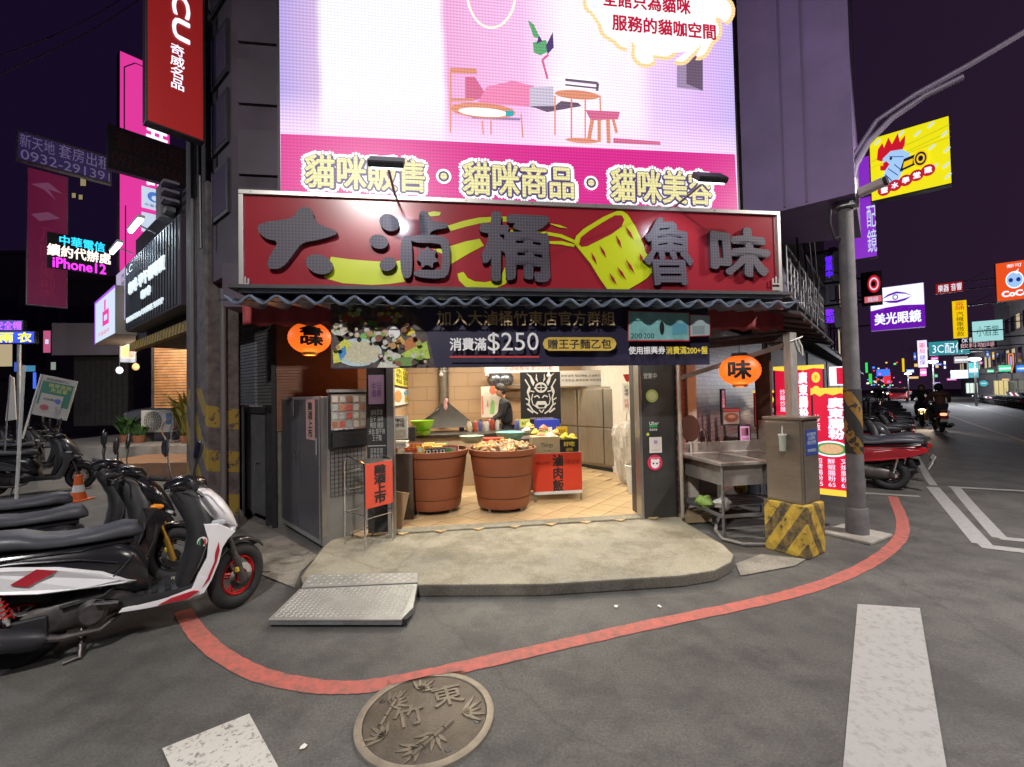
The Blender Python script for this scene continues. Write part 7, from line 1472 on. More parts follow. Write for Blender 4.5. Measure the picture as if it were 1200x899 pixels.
board('yellow_vertical_sign', 'narrow yellow vertical sign with dark letters', 'sign', 1116, 353, 397, 1134, 30, 'L', .2, yel2, dark, [('t', '當\n舖', .2, .75, .8, .97, crd), ('t', '汽\n機\n車\n借\n款', .25, .05, .75, .7, offk)])
board('teal_sign', 'teal lit sign reading 3C with white letters', 'sign', 1088, 401, 417, 1136, 34, 'L', .3, g_('deep_teal', (50, 140, 150)), dark, [('t', '3C配件', .1, .12, .9, .85, wh)])
board('pale_teal_sign', 'pale teal rounded sign with handwritten characters', 'sign', 1139, 377, 401, 1176, 30, 'L', .3, pteal, dark, [('t', '小酒堂', .15, .25, .85, .75, g_('dark_teal', (40, 90, 90)))])
board('letter_sign', 'dark sign with several small white and red characters', 'sign', 1123, 396, 410, 1168, 32, 'L', .2, offk, dark, [('t', '飲料咖啡', .05, .1, .95, .5, g_('soft_rose', (220, 170, 180))), ('t', 'OK 便利', .1, .55, .5, .95, wh)])
board('orange_sign', 'orange sign with a round pale blue cartoon face and white letters at the right edge', 'sign', 1167, 309, 354, 1212, 24, 'L', .3, org_, dark, [('e', .5, .52, .24, .22, wh, 'logo_print'), ('e', .5, .52, .21, .19, pbl, 'logo_print'), ('e', .40, .52, .06, .055, blu, 'logo_print'), ('e', .60, .52, .06, .055, blu, 'logo_print'), ('p', [(.5, .70), (.62, .80), (.58, .66)], wh, 'logo_print'), ('t', 'CoCo', .14, .10, .86, .26, wh, {'bold': .04}), ('t', '都可', .3, .84, .7, .93, wh)])
board('white_vertical_sign', 'white vertical sign with red and blue characters', 'sign', 1075, 399, 431, 1087, 38, 'L', .3, g_('blush', (215, 200, 230)), dark, [('t', '藥\n局', .2, .5, .8, .9, crd), ('t', '健\n保', .2, .1, .8, .45, blu)])
for x0, y0, x1, y1, Y, m, l in ((1114, 434, 1135, 444, 40, wh2, 'white shop sign low on the right street'), (1135, 425, 1147, 443, 40, teal, 'small upright teal shop sign on the right street'), (1118, 418, 1135, 426, 42, g_('grey_sign', (150, 140, 140), .7), 'dull grey shop sign under the teal 3C sign'), (1132, 449, 1146, 461, 42, g_('shop_light', (190, 205, 190)), 'lit pale shop window across the right street'), (1078, 432, 1086, 441, 44, pk, 'small pink sign under the white vertical sign'), (1093, 448, 1102, 456, 50, g_('lilac', (190, 150, 230), 1.2), 'lilac glowing sign at the far street end'), (1165, 446, 1182, 464, 36, g_('warm_shop', (190, 170, 110), .8), 'warm lit shop front at the right edge across the street'), (1183, 446, 1215, 464, 36, g_('dim_shop', (110, 110, 100), .6), 'dim grey shop front at the right picture edge'), (1170, 428, 1186, 436, 36, g_('multi', (60, 190, 130), .9), 'green and blue LED ticker sign at the right edge'), (1190, 428, 1214, 436, 36, g_('ticker_blue', (60, 130, 225), 1.), 'blue LED letter sign at the right edge')):
    board('shop_sign_far', l, 'sign', x0, y0, y1, x1, Y, 'L', .3, m, dark, [('r', .08, .35, .92, .6, wh2, 'print')] if 'sign' in l else [('r', .3, .0, .34, 1, dark, 'mullion'), ('r', .65, .0, .69, 1, dark, 'mullion')])
board('oval_sign', 'round teal lit sign across the right street', 'sign', 1148, 446, 453, 1158, 40, 'L', .2, offk, dark, [('e', .5, .5, .5, .5, teal, 'disc'), ('r', .2, .45, .8, .58, wh2, 'print')])
board('arrow_sign', 'orange and red neon arrow sign pointing down at the right edge', 'sign', 1180, 414, 438, 1190, 36, 'L', .1, offk, dark, [('a', [(.25, .95), (.25, .4), (.5, .05), (.75, .4), (.75, .95), (.25, .95)], .12, g_('neon_orange', (245, 120, 60), 1.4)), ('a', [(.5, .85), (.5, .3)], .15, g_('neon_blue', (120, 150, 255), 1.3))])
# neon purple text below the right wall
board('led_text_strip', 'vertical purple LED lettering on the dark wall right of the red sign, upper one', 'led sign', 966, 300, 328, 977, 8.0, 'L', .05, offk, offk, [('t', '營\n業\n中', .1, .05, .9, .95, g_('uv', (90, 30, 255), 1.3), {'bold': .03})])
board('led_text_strip', 'vertical purple LED lettering on the dark wall right of the red sign, lower one', 'led sign', 966, 362, 380, 979, 8.0, 'L', .05, offk, offk, [('t', '歡\n迎', .1, .05, .9, .95, g_('uv2', (120, 40, 255), 1.2), {'bold': .03})])
# balcony rails / racks on the wall between sign and pole
bl = thing('balcony', 'dark balcony railing with stored clutter on the wall right of the red sign', 'balcony', FW(2.9, .25, 0)+SR*.6-SL*.0, ANG['R'])
random.seed(6)
for z in (2.75, 3.65): MB().bx(-.3, 4.2, -.62, 0, z, z+.05).obj('slab', mat('balcony_slab', (.075, .07, .085), .7), bl)
for z in (2.95, 3.1, 3.25, 3.4): MB().cyl((-.3, -.6, z), (4.2, -.6, z), .012).obj('rail', gsteel, bl)
for k in range(16): MB().cyl((-.3+k*.3, -.6, 2.8), (-.3+k*.3, -.6, 3.42), .010).obj('baluster', gsteel, bl)
for k in range(14): x = random.uniform(-.2, 4); MB().bx(x, x+random.uniform(.1, .35), -.5, -.2, 2.8, 2.8+random.uniform(.2, .55)).obj('stored_box', mat('clutter_%d' % (k % 3), [(.12, .11, .14), (.08, .07, .10), (.2, .18, .25)][k % 3], .6), bl)
for k in range(4): MB().tube([(-.3+k*.8, -.66, 2.4), (0+k*.8, -.7, 2.9+.2*k), (.2+k*.8, -.66, 3.5), (.1+k*.8, -.64, 4.2)], .012).obj('cable', black, bl)
for k in range(3): MB().bx(.6+1.1*k, 1.2+1.1*k, -.28, .0, 2.35, 2.68).obj('air_conditioner', mat('ac_dull', (.2, .19, .2), .5), bl, bev=.01)
# buildings of the right street, our side and across
def block(name, label, org, ax, ln, dp, h, m, floors, lit, cat='building', wn=3):
    t = thing(name, label, cat, org, math.atan2(ax.y, ax.x)); MB().bx(0, ln, 0, dp, 0, h).obj('wall', m, t)
    for f_ in range(floors):
        for k in range(wn):
            x = ln*(k+.2)/wn; z = 3.6+f_*3.1
            if z+1.6 > h: continue
            fr = MB().bx(x, x+ln*.6/wn, -.06, .0, z, z+1.5).obj('window', dark, t); MB().bx(x+.06, x+ln*.6/wn-.06, -.065, -.06, z+.06, z+1.44).obj('pane', lit if random.random() < .34 else glassd, fr)
    MB().bx(-.1, ln+.1, -.5, .0, 2.9, 3.05).obj('canopy', dark, t); MB().bx(.3, ln-.3, -.03, -.0, .1, 2.8).obj('shutter', mat('far_shutter', (.12, .11, .11), .6), t)
    MB().bx(-.05, ln+.05, -.15, .2, h, h+.3).obj('parapet', m, t)
    return t
litw = g_('window_lit', (210, 190, 150), .7); bm1 = mat('building_dark_a', (.14, .12, .14), .8, var=.2, vs=.5); bm2_ = mat('building_dark_b', (.20, .18, .18), .8, var=.2, vs=.5); bm3 = mat('building_dark_c', (.11, .11, .13), .8, var=.2, vs=.5)
random.seed(12)
o0 = sw0+SR*5.35
for k in range(7): block('street_building', 'dark narrow building number %s along the near side of the right street' % ('one', 'two', 'three', 'four', 'five', 'six', 'seven')[k], o0+SR*(7*k)+Vector((0, 0, 0)), SR, 6.9, 8, (7.2, 8.5, 7.5, 9.5, 8, 9, 10)[k], (bm1, bm2_, bm3)[k % 3], 3, litw)['label'] = ('dark three storey building directly behind the red light box signs', 'dark building behind the optician sign on the near side', 'dark low building past the optician sign on the near side', 'taller dark building midway along the near side of the right street', 'dark building beyond the midway tall one, near side', 'last but one dark building on the near side of the street', 'farthest dark building on the near side of the right street')[k]
q0 = fr0-SL*3.2-SR*8
for k in range(9): block('street_building', 'x', q0+SR*(7.5*k+7.4)-SL*0, -SR, 7.4, 9, (19, 16, 12, 9.5, 10.5, 8.6, 9, 10, 9)[k], (bm2_, bm3, bm1)[k % 3], 3, litw)['label'] = ('dark building across the right street at the picture edge', 'dark building across the street behind the orange face sign', 'dark building across the street with warm lit shop front', 'low dark building across the street behind the pale teal sign', 'tall dark building across the street behind the 3C sign', 'dark building across the street beyond the 3C sign', 'dark building across the street near the far lights', 'tall dark building near the far end across the street', 'farthest dark building across the right street')[k]
# far end of the street: small lights, cars
random.seed(31)
cl = [(235, 60, 60), (255, 240, 220), (90, 220, 120), (70, 130, 250), (240, 80, 160), (255, 190, 80), (120, 230, 235)]
for k in range(46):
    px = random.gauss(1032, 12); py = 456-abs(random.gauss(0, 12)); Y = random.uniform(70, 130)
    if px < 1014 or px > 1062 or (py < 425 and k % 3): continue
    p_ = AT(px, py, Y); c_ = random.randrange(7); s_ = random.uniform(.14, .36)*Y/90
    o = MB().bx(-s_*.6, s_*.6, -.05, .05, -s_*.5, s_*.5).obj('distant_sign', g_('dist_%d' % c_, cl[c_], 1.6), None, p_, ANG['L']); tag(o, 'tiny coloured light of a distant shop sign at the far end of the right street', 'sign', 'distant coloured shop lights')
for x0, y0, x1, y1, m, l in ((1027, 433, 1043, 441, g_('far_blue', (60, 120, 240), 1.2), 'small bright blue sign at the far end of the street'), (1036, 436, 1044, 450, g_('far_red', (220, 50, 50), 1.1), 'small red vertical sign at the far end of the street'), (1014, 425, 1017, 437, g_('far_green', (40, 220, 90), 1.2), 'tiny green vertical sign just right of the pole'), (1018, 438, 1022, 450, g_('far_green2', (60, 210, 70), 1.1), 'second tiny green sign low beside the pole'), (1057, 420, 1060, 436, yel2, 'tiny column of yellow lights at the street end')):
    board('distant_sign', l, 'sign', x0, y0, y1, x1, 80, 'L', .3, m, dark)
def car(name, label, loc, rz, m, head=None, tail=None):
    t = thing(name, label, 'car', loc, rz)
    MB().hull([(-2.1, .35, .75, .72), (-2.0, .28, .92, .80), (-1.0, .25, .98, .84), (1.0, .25, .95, .84), (1.8, .27, .85, .80), (2.1, .35, .62, .70)], 18, 5).obj('body', m, t, smooth=True)
    MB().hull([(-1.5, .9, .98, .62), (-1.0, .9, 1.38, .66), (.1, .9, 1.45, .66), (.6, .9, 1.32, .64), (1.15, .88, .95, .62)], 16, 4).obj('cabin', glassd, t, smooth=True)
    MB().hull([(-1.02, 1.36, 1.42, .60), (-.4, 1.40, 1.49, .62), (.2, 1.40, 1.48, .6), (.5, 1.33, 1.39, .56)], 14, 4).obj('roof', m, t, smooth=True)
    for x in (-1.3, 1.3):
        for s in (-1, 1): mb = MB(); torus(mb, (0, 0, 0), .22, .09, 1.1, 20, 8); w_ = mb.obj('wheel', rubber, t, (x, s*.74, .31), smooth=True); MB().lathe([(.001, -.05), (.19, -.05), (.19, .05), (.001, .05)], 14, axis='Y').obj('rim', chrome, w_)
    for s in (-1, 1):
        MB().ball((2.02, s*.55, .66), .12, 10, 8, (.5, 1.2, .7)).obj('headlight', head or lensm, t, smooth=True); MB().ball((-2.04, s*.58, .76), .11, 10, 8, (.4, 1.2, .8)).obj('tail_light', tail or redl, t, smooth=True)
    return t
hg = g_('car_head', (255, 235, 205), 9); tg = g_('car_tail', (255, 40, 30), 4)
for k, (px, Y, dr_, l) in enumerate(((1046, 62, -1, 'oncoming car with lit headlights far up the right street'), (1040, 75, -1, 'second oncoming car far up the right street, behind the first'), (1052, 48, 1, 'dark car with red tail lights driving away up the right street'), (1060, 70, 1, 'distant car with red tail lights at the far right of the lanes'), (1026, 90, -1, 'farthest oncoming car, close to the pole side of the street'))):
    p_ = AT(px, 456, Y); car('car', l, (p_.x, p_.y, 0), ha+(0 if dr_ > 0 else math.pi), (greyb, blk_gloss, mred, white_b, greyb)[k], hg if dr_ < 0 else None, tg if dr_ > 0 else None)
for k, (px, py) in enumerate(((1093, 424), (1142, 421), (1064, 438))):
    p_ = AT(px, py, (40, 34, 60)[k]); t = thing('street_lamp', 'white glowing street lamp %s' % ('left of the small teal signs', 'above the small upright teal sign', 'at the far end of the street')[k], 'street lamp', (p_.x, p_.y, 0)); MB().cyl((0, 0, 0), (0, 0, p_.z-.1), .08, .05).obj('pole', gsteel, t); MB().ball((0, 0, p_.z), .28, 12, 8, (1.6, 1, .5)).obj('lamp_head', g_('far_lamp', (240, 240, 255), 6), t); lamp('far_lamp_light', 'POINT', (p_.x, p_.y, p_.z-.5), 1500, (.9, .92, 1), .3)
# ================================================================== left street
nb = nc+SL*.85+SR*.2; LX = ANG['L']
nbm = mat('neighbour_wall', (.035, .032, .038), .8, var=.3, vs=1)
t = thing('neighbour_building', 'low dark arcade building left of the striped column', 'building', nb, math.atan2(SL.y, SL.x)); MB().bx(0, 4.6, -2.4, -.1, 2.72, 4.9).obj('upper_wall', nbm, t); MB().bx(4.6, 13, -5, -3.6, 0, 5.2).obj('far_wall', nbm, t); MB().bx(0, 4.6, -2.4, -2.2, 0, 2.72).obj('back_wall', nbm, t)
MB().bx(.0, .15, -2.2, -.8, 0, 2.72).obj('side_wall', nbm, t); MB().bx(0, 4.6, -.09, .0, 2.62, 2.78).obj('beam', stripe('beam_stripes', 1.2), t)
# black corrugated sign with white raised letters
t, w_, h_ = board('shop_sign', 'black corrugated shop sign with small white raised letters and two lamp tubes', 'sign', 148, 310, 389, 211, 8.2, 'L', .25, mat('sign_black', (.03, .035, .045), .5, .2), mat('sign_side', (.05, .035, .05), .6))
for k in range(22): MB().bx(.03+k*(w_-.06)/22, .03+k*(w_-.06)/22+.05, -.018, 0, .03, h_-.03).obj('rib', MC['sign_black'], t)
lt = glow('sign_letter', (.75, .85, .9), .8)
decorate(t, [('t', '咖啡 早午餐專賣', .12, .48, .82, .66, lt, {'bold': .03, 'ext': .02}), ('t', '咖啡', .40, .30, .58, .42, lt, {'bold': .03, 'ext': .02}), ('t', 'BRUNCH & COFFEE SHOP', .08, .10, .8, .17, lt, {'ext': .02}), ('t', 'LC', .06, .80, .20, .90, lt)], 0, 0, w_, h_, -.02)
for k, x in enumerate((.18, .62)):
    a_ = thing('sign_lamp', 'white lamp tube on an arm above the black corrugated sign, %s one' % ('left' if k == 0 else 'right'), 'lamp', t.location+Matrix.Rotation(LX, 3, 'Z') @ Vector((x*w_, -.24, h_+.10)), LX)
    MB().cyl((-.35, 0, 0), (.35, 0, 0), .03).obj('tube', glow('cold_tube', (.75, .9, 1), 7), a_); MB().bx(-.38, .38, -.04, .04, .02, .06).obj('shade', white, a_); MB().cyl((0, 0, .04), (0, .24, -.05), .012).obj('arm', gsteel, a_)
    lamp('sign_lamp_light', 'AREA', a_.location+Vector((0, 0, -.05)), 11, (.75, .9, 1), .6, aim=t.location+Matrix.Rotation(LX, 3, 'Z') @ Vector((x*w_, 0, h_*.3)), sy=.08)
board('light_box_sign', 'white light box with a pink logo and violet rim left of the black sign', 'sign', 111, 355, 404, 135, 10.2, 'L', .5, wh2, mat('box_side_beige', (.30, .24, .20), .6), [('r', 0, 0, .06, 1, g_('violet_edge', (160, 90, 220)), 'edge'), ('r', .06, .94, 1, 1, MC['g_violet_edge'], 'edge'), ('r', .45, .30, .75, .62, pk, 'logo_print'), ('r', .53, .40, .68, .52, wh2, 'logo_print'), ('r', .55, .62, .62, .85, pk, 'logo_print'), ('t', '手機維修', .25, .10, .8, .2, g_('rose2', (215, 100, 110)))])
board('light_box_sign', 'narrow pale light box with black characters between the pink logo box and black sign', 'sign', 136, 322, 382, 147, 9.3, 'L', .3, g_('pale_box', (180, 175, 200), .8), MC['box_side_beige'], [('t', '汽\n車\n美\n容', .55, .35, .95, .9, offk)])
# projecting tall signs
board('vertical_sign', 'dark red vertical sign with white slanted lettering at the top left', 'sign', 170, -60, 142, 240, 4.4, 'R', .12, mat('sign_dark_red', (.30, .022, .018), .45, emis=lin(120, 22, 26), es=.75), mat('sign_rim_dark', (.03, .02, .03), .5), [('t', '奇\n威\n名\n品', .40, .26, .64, .53, wh, {'bold': .01})])
vs_t = bpy.data.objects['vertical_sign']
me = textmesh('PCCU', wh, .95, .16, .02); pz_ = (AT(212, 46, 4.6).z-vs_t.location.z)+.475; put('lettering', me, vs_t, (.30, -.012, pz_), rot=(0, R(90), 0))
board('vertical_sign', 'bright pink tall vertical sign with white panels behind the dark red sign', 'sign', 139, 58, 318, 200, 9.5, 'R', .25, pk, MC['sign_rim_dark'],
      [('a', [(.1, .55), (.1, .93), (.3, .97), (1, .97)], .025, navyg), ('e', .72, .85, .14, .045, wh, 'print'), ('t', '三\n井\n資\n訊', .5, .42, .95, .80, wh, {'bold': .03}), ('r', .42, .01, 1.0, .08, wh2, 'white_panel'), ('r', .42, .10, 1.0, .18, wh2, 'white_panel'), ('r', .42, .20, 1.0, .29, wh2, 'white_panel'), ('r', .42, .31, 1.0, .41, wh2, 'white_panel'), ('e', .66, .37, .13, .024, g_('logo_blue', (80, 120, 200)), 'logo_print'), ('e', .68, .365, .07, .012, wh2, 'logo_print'), ('t', '中華電信', .48, .32, .86, .335, blu), ('a', [(.12, .30), (.12, .03), (.3, .01)], .02, navyg)])
board('vertical_sign', 'dark rental sign with dim red characters and phone number', 'sign', 126, 144, 196, 219, 7.6, 'R', .15, mat('sign_unlit', (.035, .025, .03), .5), MC['sign_rim_dark'], [('t', '套房出租', .08, .50, .95, .92, mat('faded_red', (.12, .035, .035), .5)), ('t', '0975-665566', .05, .10, .95, .42, mat('faded_red2', (.12, .035, .035), .5))])
board('rental_sign', 'long dim blue violet rental sign with phone number at the left', 'sign', 18, 151, 187, 131, 9.4, 'R', .12, mat('sign_dim_blue', (.045, .04, .10), .5, emis=lin(42, 34, 66), es=.9), gsteel, [('t', '新天地', .04, .48, .38, .92, mat('grey_print', (.16, .14, .2), .5, emis=lin(92, 82, 112), es=.9)), ('t', '套房出租', .42, .48, .98, .94, MC['grey_print']), ('t', '0932-291391', .05, .08, .98, .40, MC['grey_print'])], gsteel)
board('vertical_sign', 'tall faded maroon vertical sign under the blue rental sign', 'sign', 31, 195, 357, 80, 10.5, 'R', .15, mat('sign_maroon', (.10, .02, .04), .5, emis=lin(86, 24, 52), es=.9), gsteel, [('p', [(.1, .88), (.5, .92), (.85, .86), (.5, .87), (.7, .80), (.4, .86)], g_('faded_grey', (110, 65, 90), .8), 'faded_print'), ('p', [(.1, .66), (.5, .70), (.8, .67), (.5, .64), (.3, .62)], MC['g_faded_grey'], 'faded_print'), ('t', '乃\n哈\n髮\n型', .3, .08, .7, .58, g_('faded_red', (110, 35, 60), .8))])
t, w_, h_ = board('led_text_sign', 'LED text sign in cyan, cream and magenta rows reading iPhone12', 'led sign', 55, 271, 313, 130, 8.8, 'R', .05, mat('led_off', (.012, .01, .016), .5), black)
decorate(t, [('t', '中華電信', .18, .68, .90, .97, g_('led_cyan', (50, 205, 255), 1.5), {'bold': .02}), ('t', '續約代辦處', .0, .34, 1.0, .68, g_('led_cream', (255, 240, 225), 1.4), {'bold': .02}), ('t', 'iPhone12', .08, .02, .92, .32, g_('led_magenta', (240, 60, 235), 1.5), {'bold': .02})], 0, 0, w_, h_, -.004)
t = thing('junction_box', 'small grey box mounted beside the pink vertical sign', 'box', AT(194, 258, 7.0), LX); MB().bx(-.12, .12, -.1, .1, 0, .52).obj('box', mat('box_pale', (.30, .28, .30), .5), t, bev=.01); MB().bx(.12, .32, -.06, .06, .05, .12).obj('bracket', gsteel, t)
for k in range(3): MB().bx(.16, .36, -.1, .1, .2+.14*k, .24+.14*k).obj('louvre', mat('louvre_pale', (.35, .32, .4), .4), t)
# grey canopy box, recessed arcade
p_ = AT(58, 417, 15); n_ = board('canopy_box', 'plain grey violet canopy box over the dark closed shop', 'canopy', 60, 378, 417, 140, 15, 'F', 1.2, mat('canopy_grey', (.30, .27, .32), .7), dark)
board('closed_shop', 'dark closed shop front under the grey canopy box', 'shop front', 86, 417, 500, 150, 15.6, 'F', .3, mat('closed_dark', (.05, .045, .045), .8, var=.3), dark, [('r', .1*k, 0, .1*k+.01, 1, dark, 'shutter_joint') for k in range(1, 10)])
board('pink_lit_sign', 'small pink and white lit sign at the corner of the grey canopy', 'sign', 50, 387, 414, 60, 15, 'F', .3, g_('pinkish', (190, 90, 130), .9), dark, [('r', .3, .4, .7, .6, wh2, 'print')])
board('hanging_sign', 'small pale hanging sign with yellow and green print under the canopies', 'sign', 140, 402, 425, 160, 10.5, 'R', .03, mat('hang_print', (.30, .30, .26), .5, emis=lin(110, 112, 100), es=.5), dark, [('e', .4, .6, .25, .25, mat('hang_green', (.3, .4, .08), .5), 'print'), ('e', .7, .5, .18, .2, rdp, 'print'), ('r', .05, .05, .95, .2, mat('hang_blue', (.15, .2, .35), .5), 'print')])
for k, (px, py) in enumerate(((140, 434), (159, 430))): p_ = AT(px, py, 10.5); t = thing('hanging_bulb', 'small glowing bulb hanging under the left canopy, %s' % ('cool white one' if k == 0 else 'warm one beside the wooden slats'), 'bulb', p_); MB().ball((0, 0, 0), .07, sc=(1, 1, 1.2)).obj('bulb', (wh, g_('warm_bulb', (230, 170, 110), 1.2))[k], t, smooth=True); MB().cyl((0, 0, .05), (0, 0, .35), .008).obj('cord', black, t)
# wooden slat wall in arcade
u = AT(178, 440, 11.5); q = AT(222, 440, 11.5)
ws = thing('slatted_screen', 'warm brown horizontal wooden slat screen in the arcade behind the column', 'screen', (u.x, u.y, 0), 0)
zt_ = AT(200, 406, 11.5).z; zb_ = AT(200, 478, 11.5).z; n_ = 22; mb = MB()
for k in range(n_): z = zb_+(zt_-zb_)*k/n_; mb.bx(0, q.x-u.x+.3, 0, .03, z, z+(zt_-zb_)/n_*.72)
mb.obj('slats', mat('slat_wood', (.30, .15, .06), .6, var=.3, vs=6), ws, kind='stuff'); MB().bx(0, .06, -.02, .05, zb_, zt_).bx(.06, q.x-u.x+.3, -.02, .05, zt_, zt_+.05).bx(.06, q.x-u.x+.3, .032, .05, zb_, zt_).obj('frame', dark, ws)
lamp('arcade_lamp', 'POINT', AT(180, 400, 10.2), 330, (1, .86, .68), .15)
lt_ = thing('arcade_light', 'warm ceiling lamp hidden under the arcade beam', 'ceiling light', AT(196, 392, 10.6)); MB().lathe([(.001, .0), (.16, .0), (.14, .06), (.001, .07)], 18).obj('diffuser', g_('warm_disc', (255, 210, 150), 3), lt_, smooth=True)
# air conditioner
p_ = AT(165, 507, 12.2); ac = thing('air_conditioner', 'cream outdoor air conditioner unit with a round grille beside the slat screen', 'air conditioner', p_, R(-5)); aw_ = AT(206, 507, 12.2).x-p_.x; ah_ = AT(165, 481, 12.2).z-p_.z
MB().bx(0, aw_, 0, .32, 0, ah_).obj('case', mat('ac_cream', (.52, .50, .44), .5), ac, bev=.015); MB().lathe([(.001, -.012), (ah_*.43, -.012), (ah_*.43, -.004)], 28, (aw_*.38, 0, ah_*.5), 'Y').obj('fan_recess', mat('grille_grey', (.12, .12, .11), .5), ac)
mb = MB()
for r_ in (.1, .17, .24, .3): torus(mb, (aw_*.38, -.018, ah_*.5), r_*ah_/.66, .005, n=28, m=5)
for k in range(8): a_ = k*math.pi/8; mb.cyl((aw_*.38-ah_*.43*math.cos(a_), -.018, ah_*.5-ah_*.43*math.sin(a_)), (aw_*.38+ah_*.43*math.cos(a_), -.018, ah_*.5+ah_*.43*math.sin(a_)), .005, n=4)
mb.obj('grille', MC['ac_cream'], ac); MB().bx(aw_*.78, aw_*.96, -.008, 0, ah_*.35, ah_*.85).obj('label_plate', mat('ac_label', (.10, .18, .35), .5), ac)
for x in (.05, aw_-.1): MB().bx(x, x+.06, 0, .3, .5-p_.z, 0).obj('leg', gsteel, ac)
# bicycle (front wheel and fork show)
p_ = AT(204, 505, 12.0); bk = thing('bicycle', 'bicycle with pinkish tyres half hidden behind the striped column', 'bicycle', (p_.x, p_.y, .5), R(4))
def bw(x):
    mb = MB(); torus(mb, (0, 0, 0), .31, .018, n=36, m=8); o = mb.obj('wheel', mat('tyre_tan', (.30, .16, .11), .6), bk, (x, 0, .33), smooth=True); m2 = MB()
    for k in range(16): a_ = 2*math.pi*k/16; m2.cyl((0, 0, 0), (.3*math.cos(a_), 0, .3*math.sin(a_)), .0025, n=4)
    m2.cyl((0, -.04, 0), (0, .04, 0), .02); m2.obj('spokes', chrome, o)
bw(0); bw(1.02)
fr_ = mat('bike_frame', (.45, .10, .06), .3, .2, coat=.4)
MB().cyl((0, 0, .33), (.16, 0, .85), .014).cyl((.16, 0, .85), (.19, 0, .95), .014).obj('fork', fr_, bk); MB().cyl((.15, 0, .80), (.62, 0, .75), .016).cyl((.15, 0, .74), (.48, 0, .30), .018).cyl((.48, 0, .30), (.66, 0, .85), .016).cyl((.48, 0, .30), (1.02, 0, .33), .01).cyl((.63, 0, .76), (1.02, 0, .33), .01).obj('frame', fr_, bk); MB().ball((.67, 0, .89), .1, sc=(1.3, .6, .35)).obj('saddle', black, bk, smooth=True); MB().cyl((.19, -.26, .97), (.19, .26, .97), .012).obj('handlebar', black, bk)
MB().tube([(.48, 0, .30), (.5, .02, .30)], .08).obj('crank', chrome, bk)
# plants
def plant(label, px, py, Y, h, n, seed, m=None):
    random.seed(seed); p_ = AT(px, py, Y); p_.z = .5; t = thing('potted_plant', label, 'plant', p_); MB().lathe([(.001, 0), (.12, 0), (.16, .2), (.14, .2)], 16).obj('pot', mat('clay_pot', (.25, .1, .05), .7), t, smooth=True)
    mb = MB()
    for k in range(n):
        a = random.uniform(0, 6.28); l = random.uniform(.5, 1)*h; lean = random.uniform(.1, .7); x0, y0 = random.uniform(-.08, .08), random.uniform(-.08, .08); w_ = random.uniform(.03, .06)
        dx, dy = math.cos(a), math.sin(a); mid = (x0+dx*l*lean*.4, y0+dy*l*lean*.4, .2+l*.6); tip = (x0+dx*l*lean, y0+dy*l*lean, .2+l*random.uniform(.6, 1))
        mb.add([(x0, y0, .18), (mid[0]-dy*w_, mid[1]+dx*w_, mid[2]), tip, (mid[0]+dy*w_, mid[1]-dx*w_, mid[2])], [(0, 1, 2, 3)])
    mb.obj('foliage', m or mat('leaf_green', (.05, .12, .03), .6, var=.4, vs=20), t, kind='stuff')
plant('bushy potted plant on the pavement left of the air conditioner', 148, 512, 12.2, .6, 130, 1); plant('small potted plant beneath the air conditioner corner', 163, 515, 12, .35, 60, 2); plant('tall yellowish plant climbing beside the wooden slat screen', 219, 500, 11.6, 1.5, 160, 3, mat('leaf_yellow', (.18, .17, .03), .6, var=.4, vs=20))
# silver car in the arcade opening
p_ = AT(150, 480, 15.5); car('car', 'silver grey car parked in the dark passage by the slat screen', (p_.x+1.95, 16.2, .5), R(184), mat('silver_paint', (.32, .34, .38), .25, .4, coat=.6))
# pavement strip patches in arcade
MB().bx(-13.5, -6.9, 11, 19, 0, .5).obj('arcade_floor', mat('arcade_cement', (.24, .23, .21), .7, var=.25, vs=3), kind='structure')
MB().bx(-9.1, -6.3, 9.4, 10.99, 0, .3).obj('brown_floor', mat('brown_floor', (.24, .13, .07), .7, var=.25, vs=3), kind='structure')
# traffic cone
p_ = G(92, 587, 0); t = thing('traffic_cone', 'small orange traffic cone with a white band between the parked scooters', 'traffic cone', p_); H_ = .42
MB().bx(-.15, .15, -.15, .15, 0, .03).obj('base', mat('cone_orange', (.75, .13, .02), .5), t, bev=.01); MB().lathe([(.11, .03), (.085, .15)], 24).obj('cone_body', MC['cone_orange'], t, smooth=True); MB().lathe([(.085, .15), (.065, .26)], 24).obj('reflective_band', white, t, smooth=True); MB().lathe([(.065, .26), (.045, H_), (.001, H_)], 24).obj('cone_top', MC['cone_orange'], t, smooth=True)
# white pole and LED rain coat sign
A = AT(19, 572, 7.2); B = AT(28, 428, 7.2); t = thing('white_pole', 'thin leaning white metal pole at the left picture edge', 'pole', (0, 0, 0)); MB().cyl((A.x, A.y, 0), B, .022).obj('tube', white, t)
t = thing('sign_post', 'post carrying the blue LED sign with yellow characters', 'sign post', AT(22, 500, 9.5)); t.location.z = 0; MB().cyl((0, 0, 0), (0, 0, AT(22, 404, 9.5).z), .035).obj('tube', gsteel, t)
t, w_, h_ = board('led_sign', 'blue LED sign with yellow raincoat characters at the left edge', 'led sign', -6, 388, 403, 41, 9.5, 'F', .1, g_('led_blue', (40, 70, 235), 1.2), black, [('t', '雨 衣', .12, .10, .92, .92, g_('led_yellow', (245, 240, 40), 1.3), {'bold': .03})])
board('led_sign', 'small LED sign with violet characters above the blue one', 'led sign', -8, 375, 388, 27, 9.5, 'F', .1, g_('led_indigo', (70, 60, 190), .9), black, [('t', '安全帽', .05, .1, .95, .9, g_('led_violet', (190, 90, 255), 1.3), {'bold': .02})])
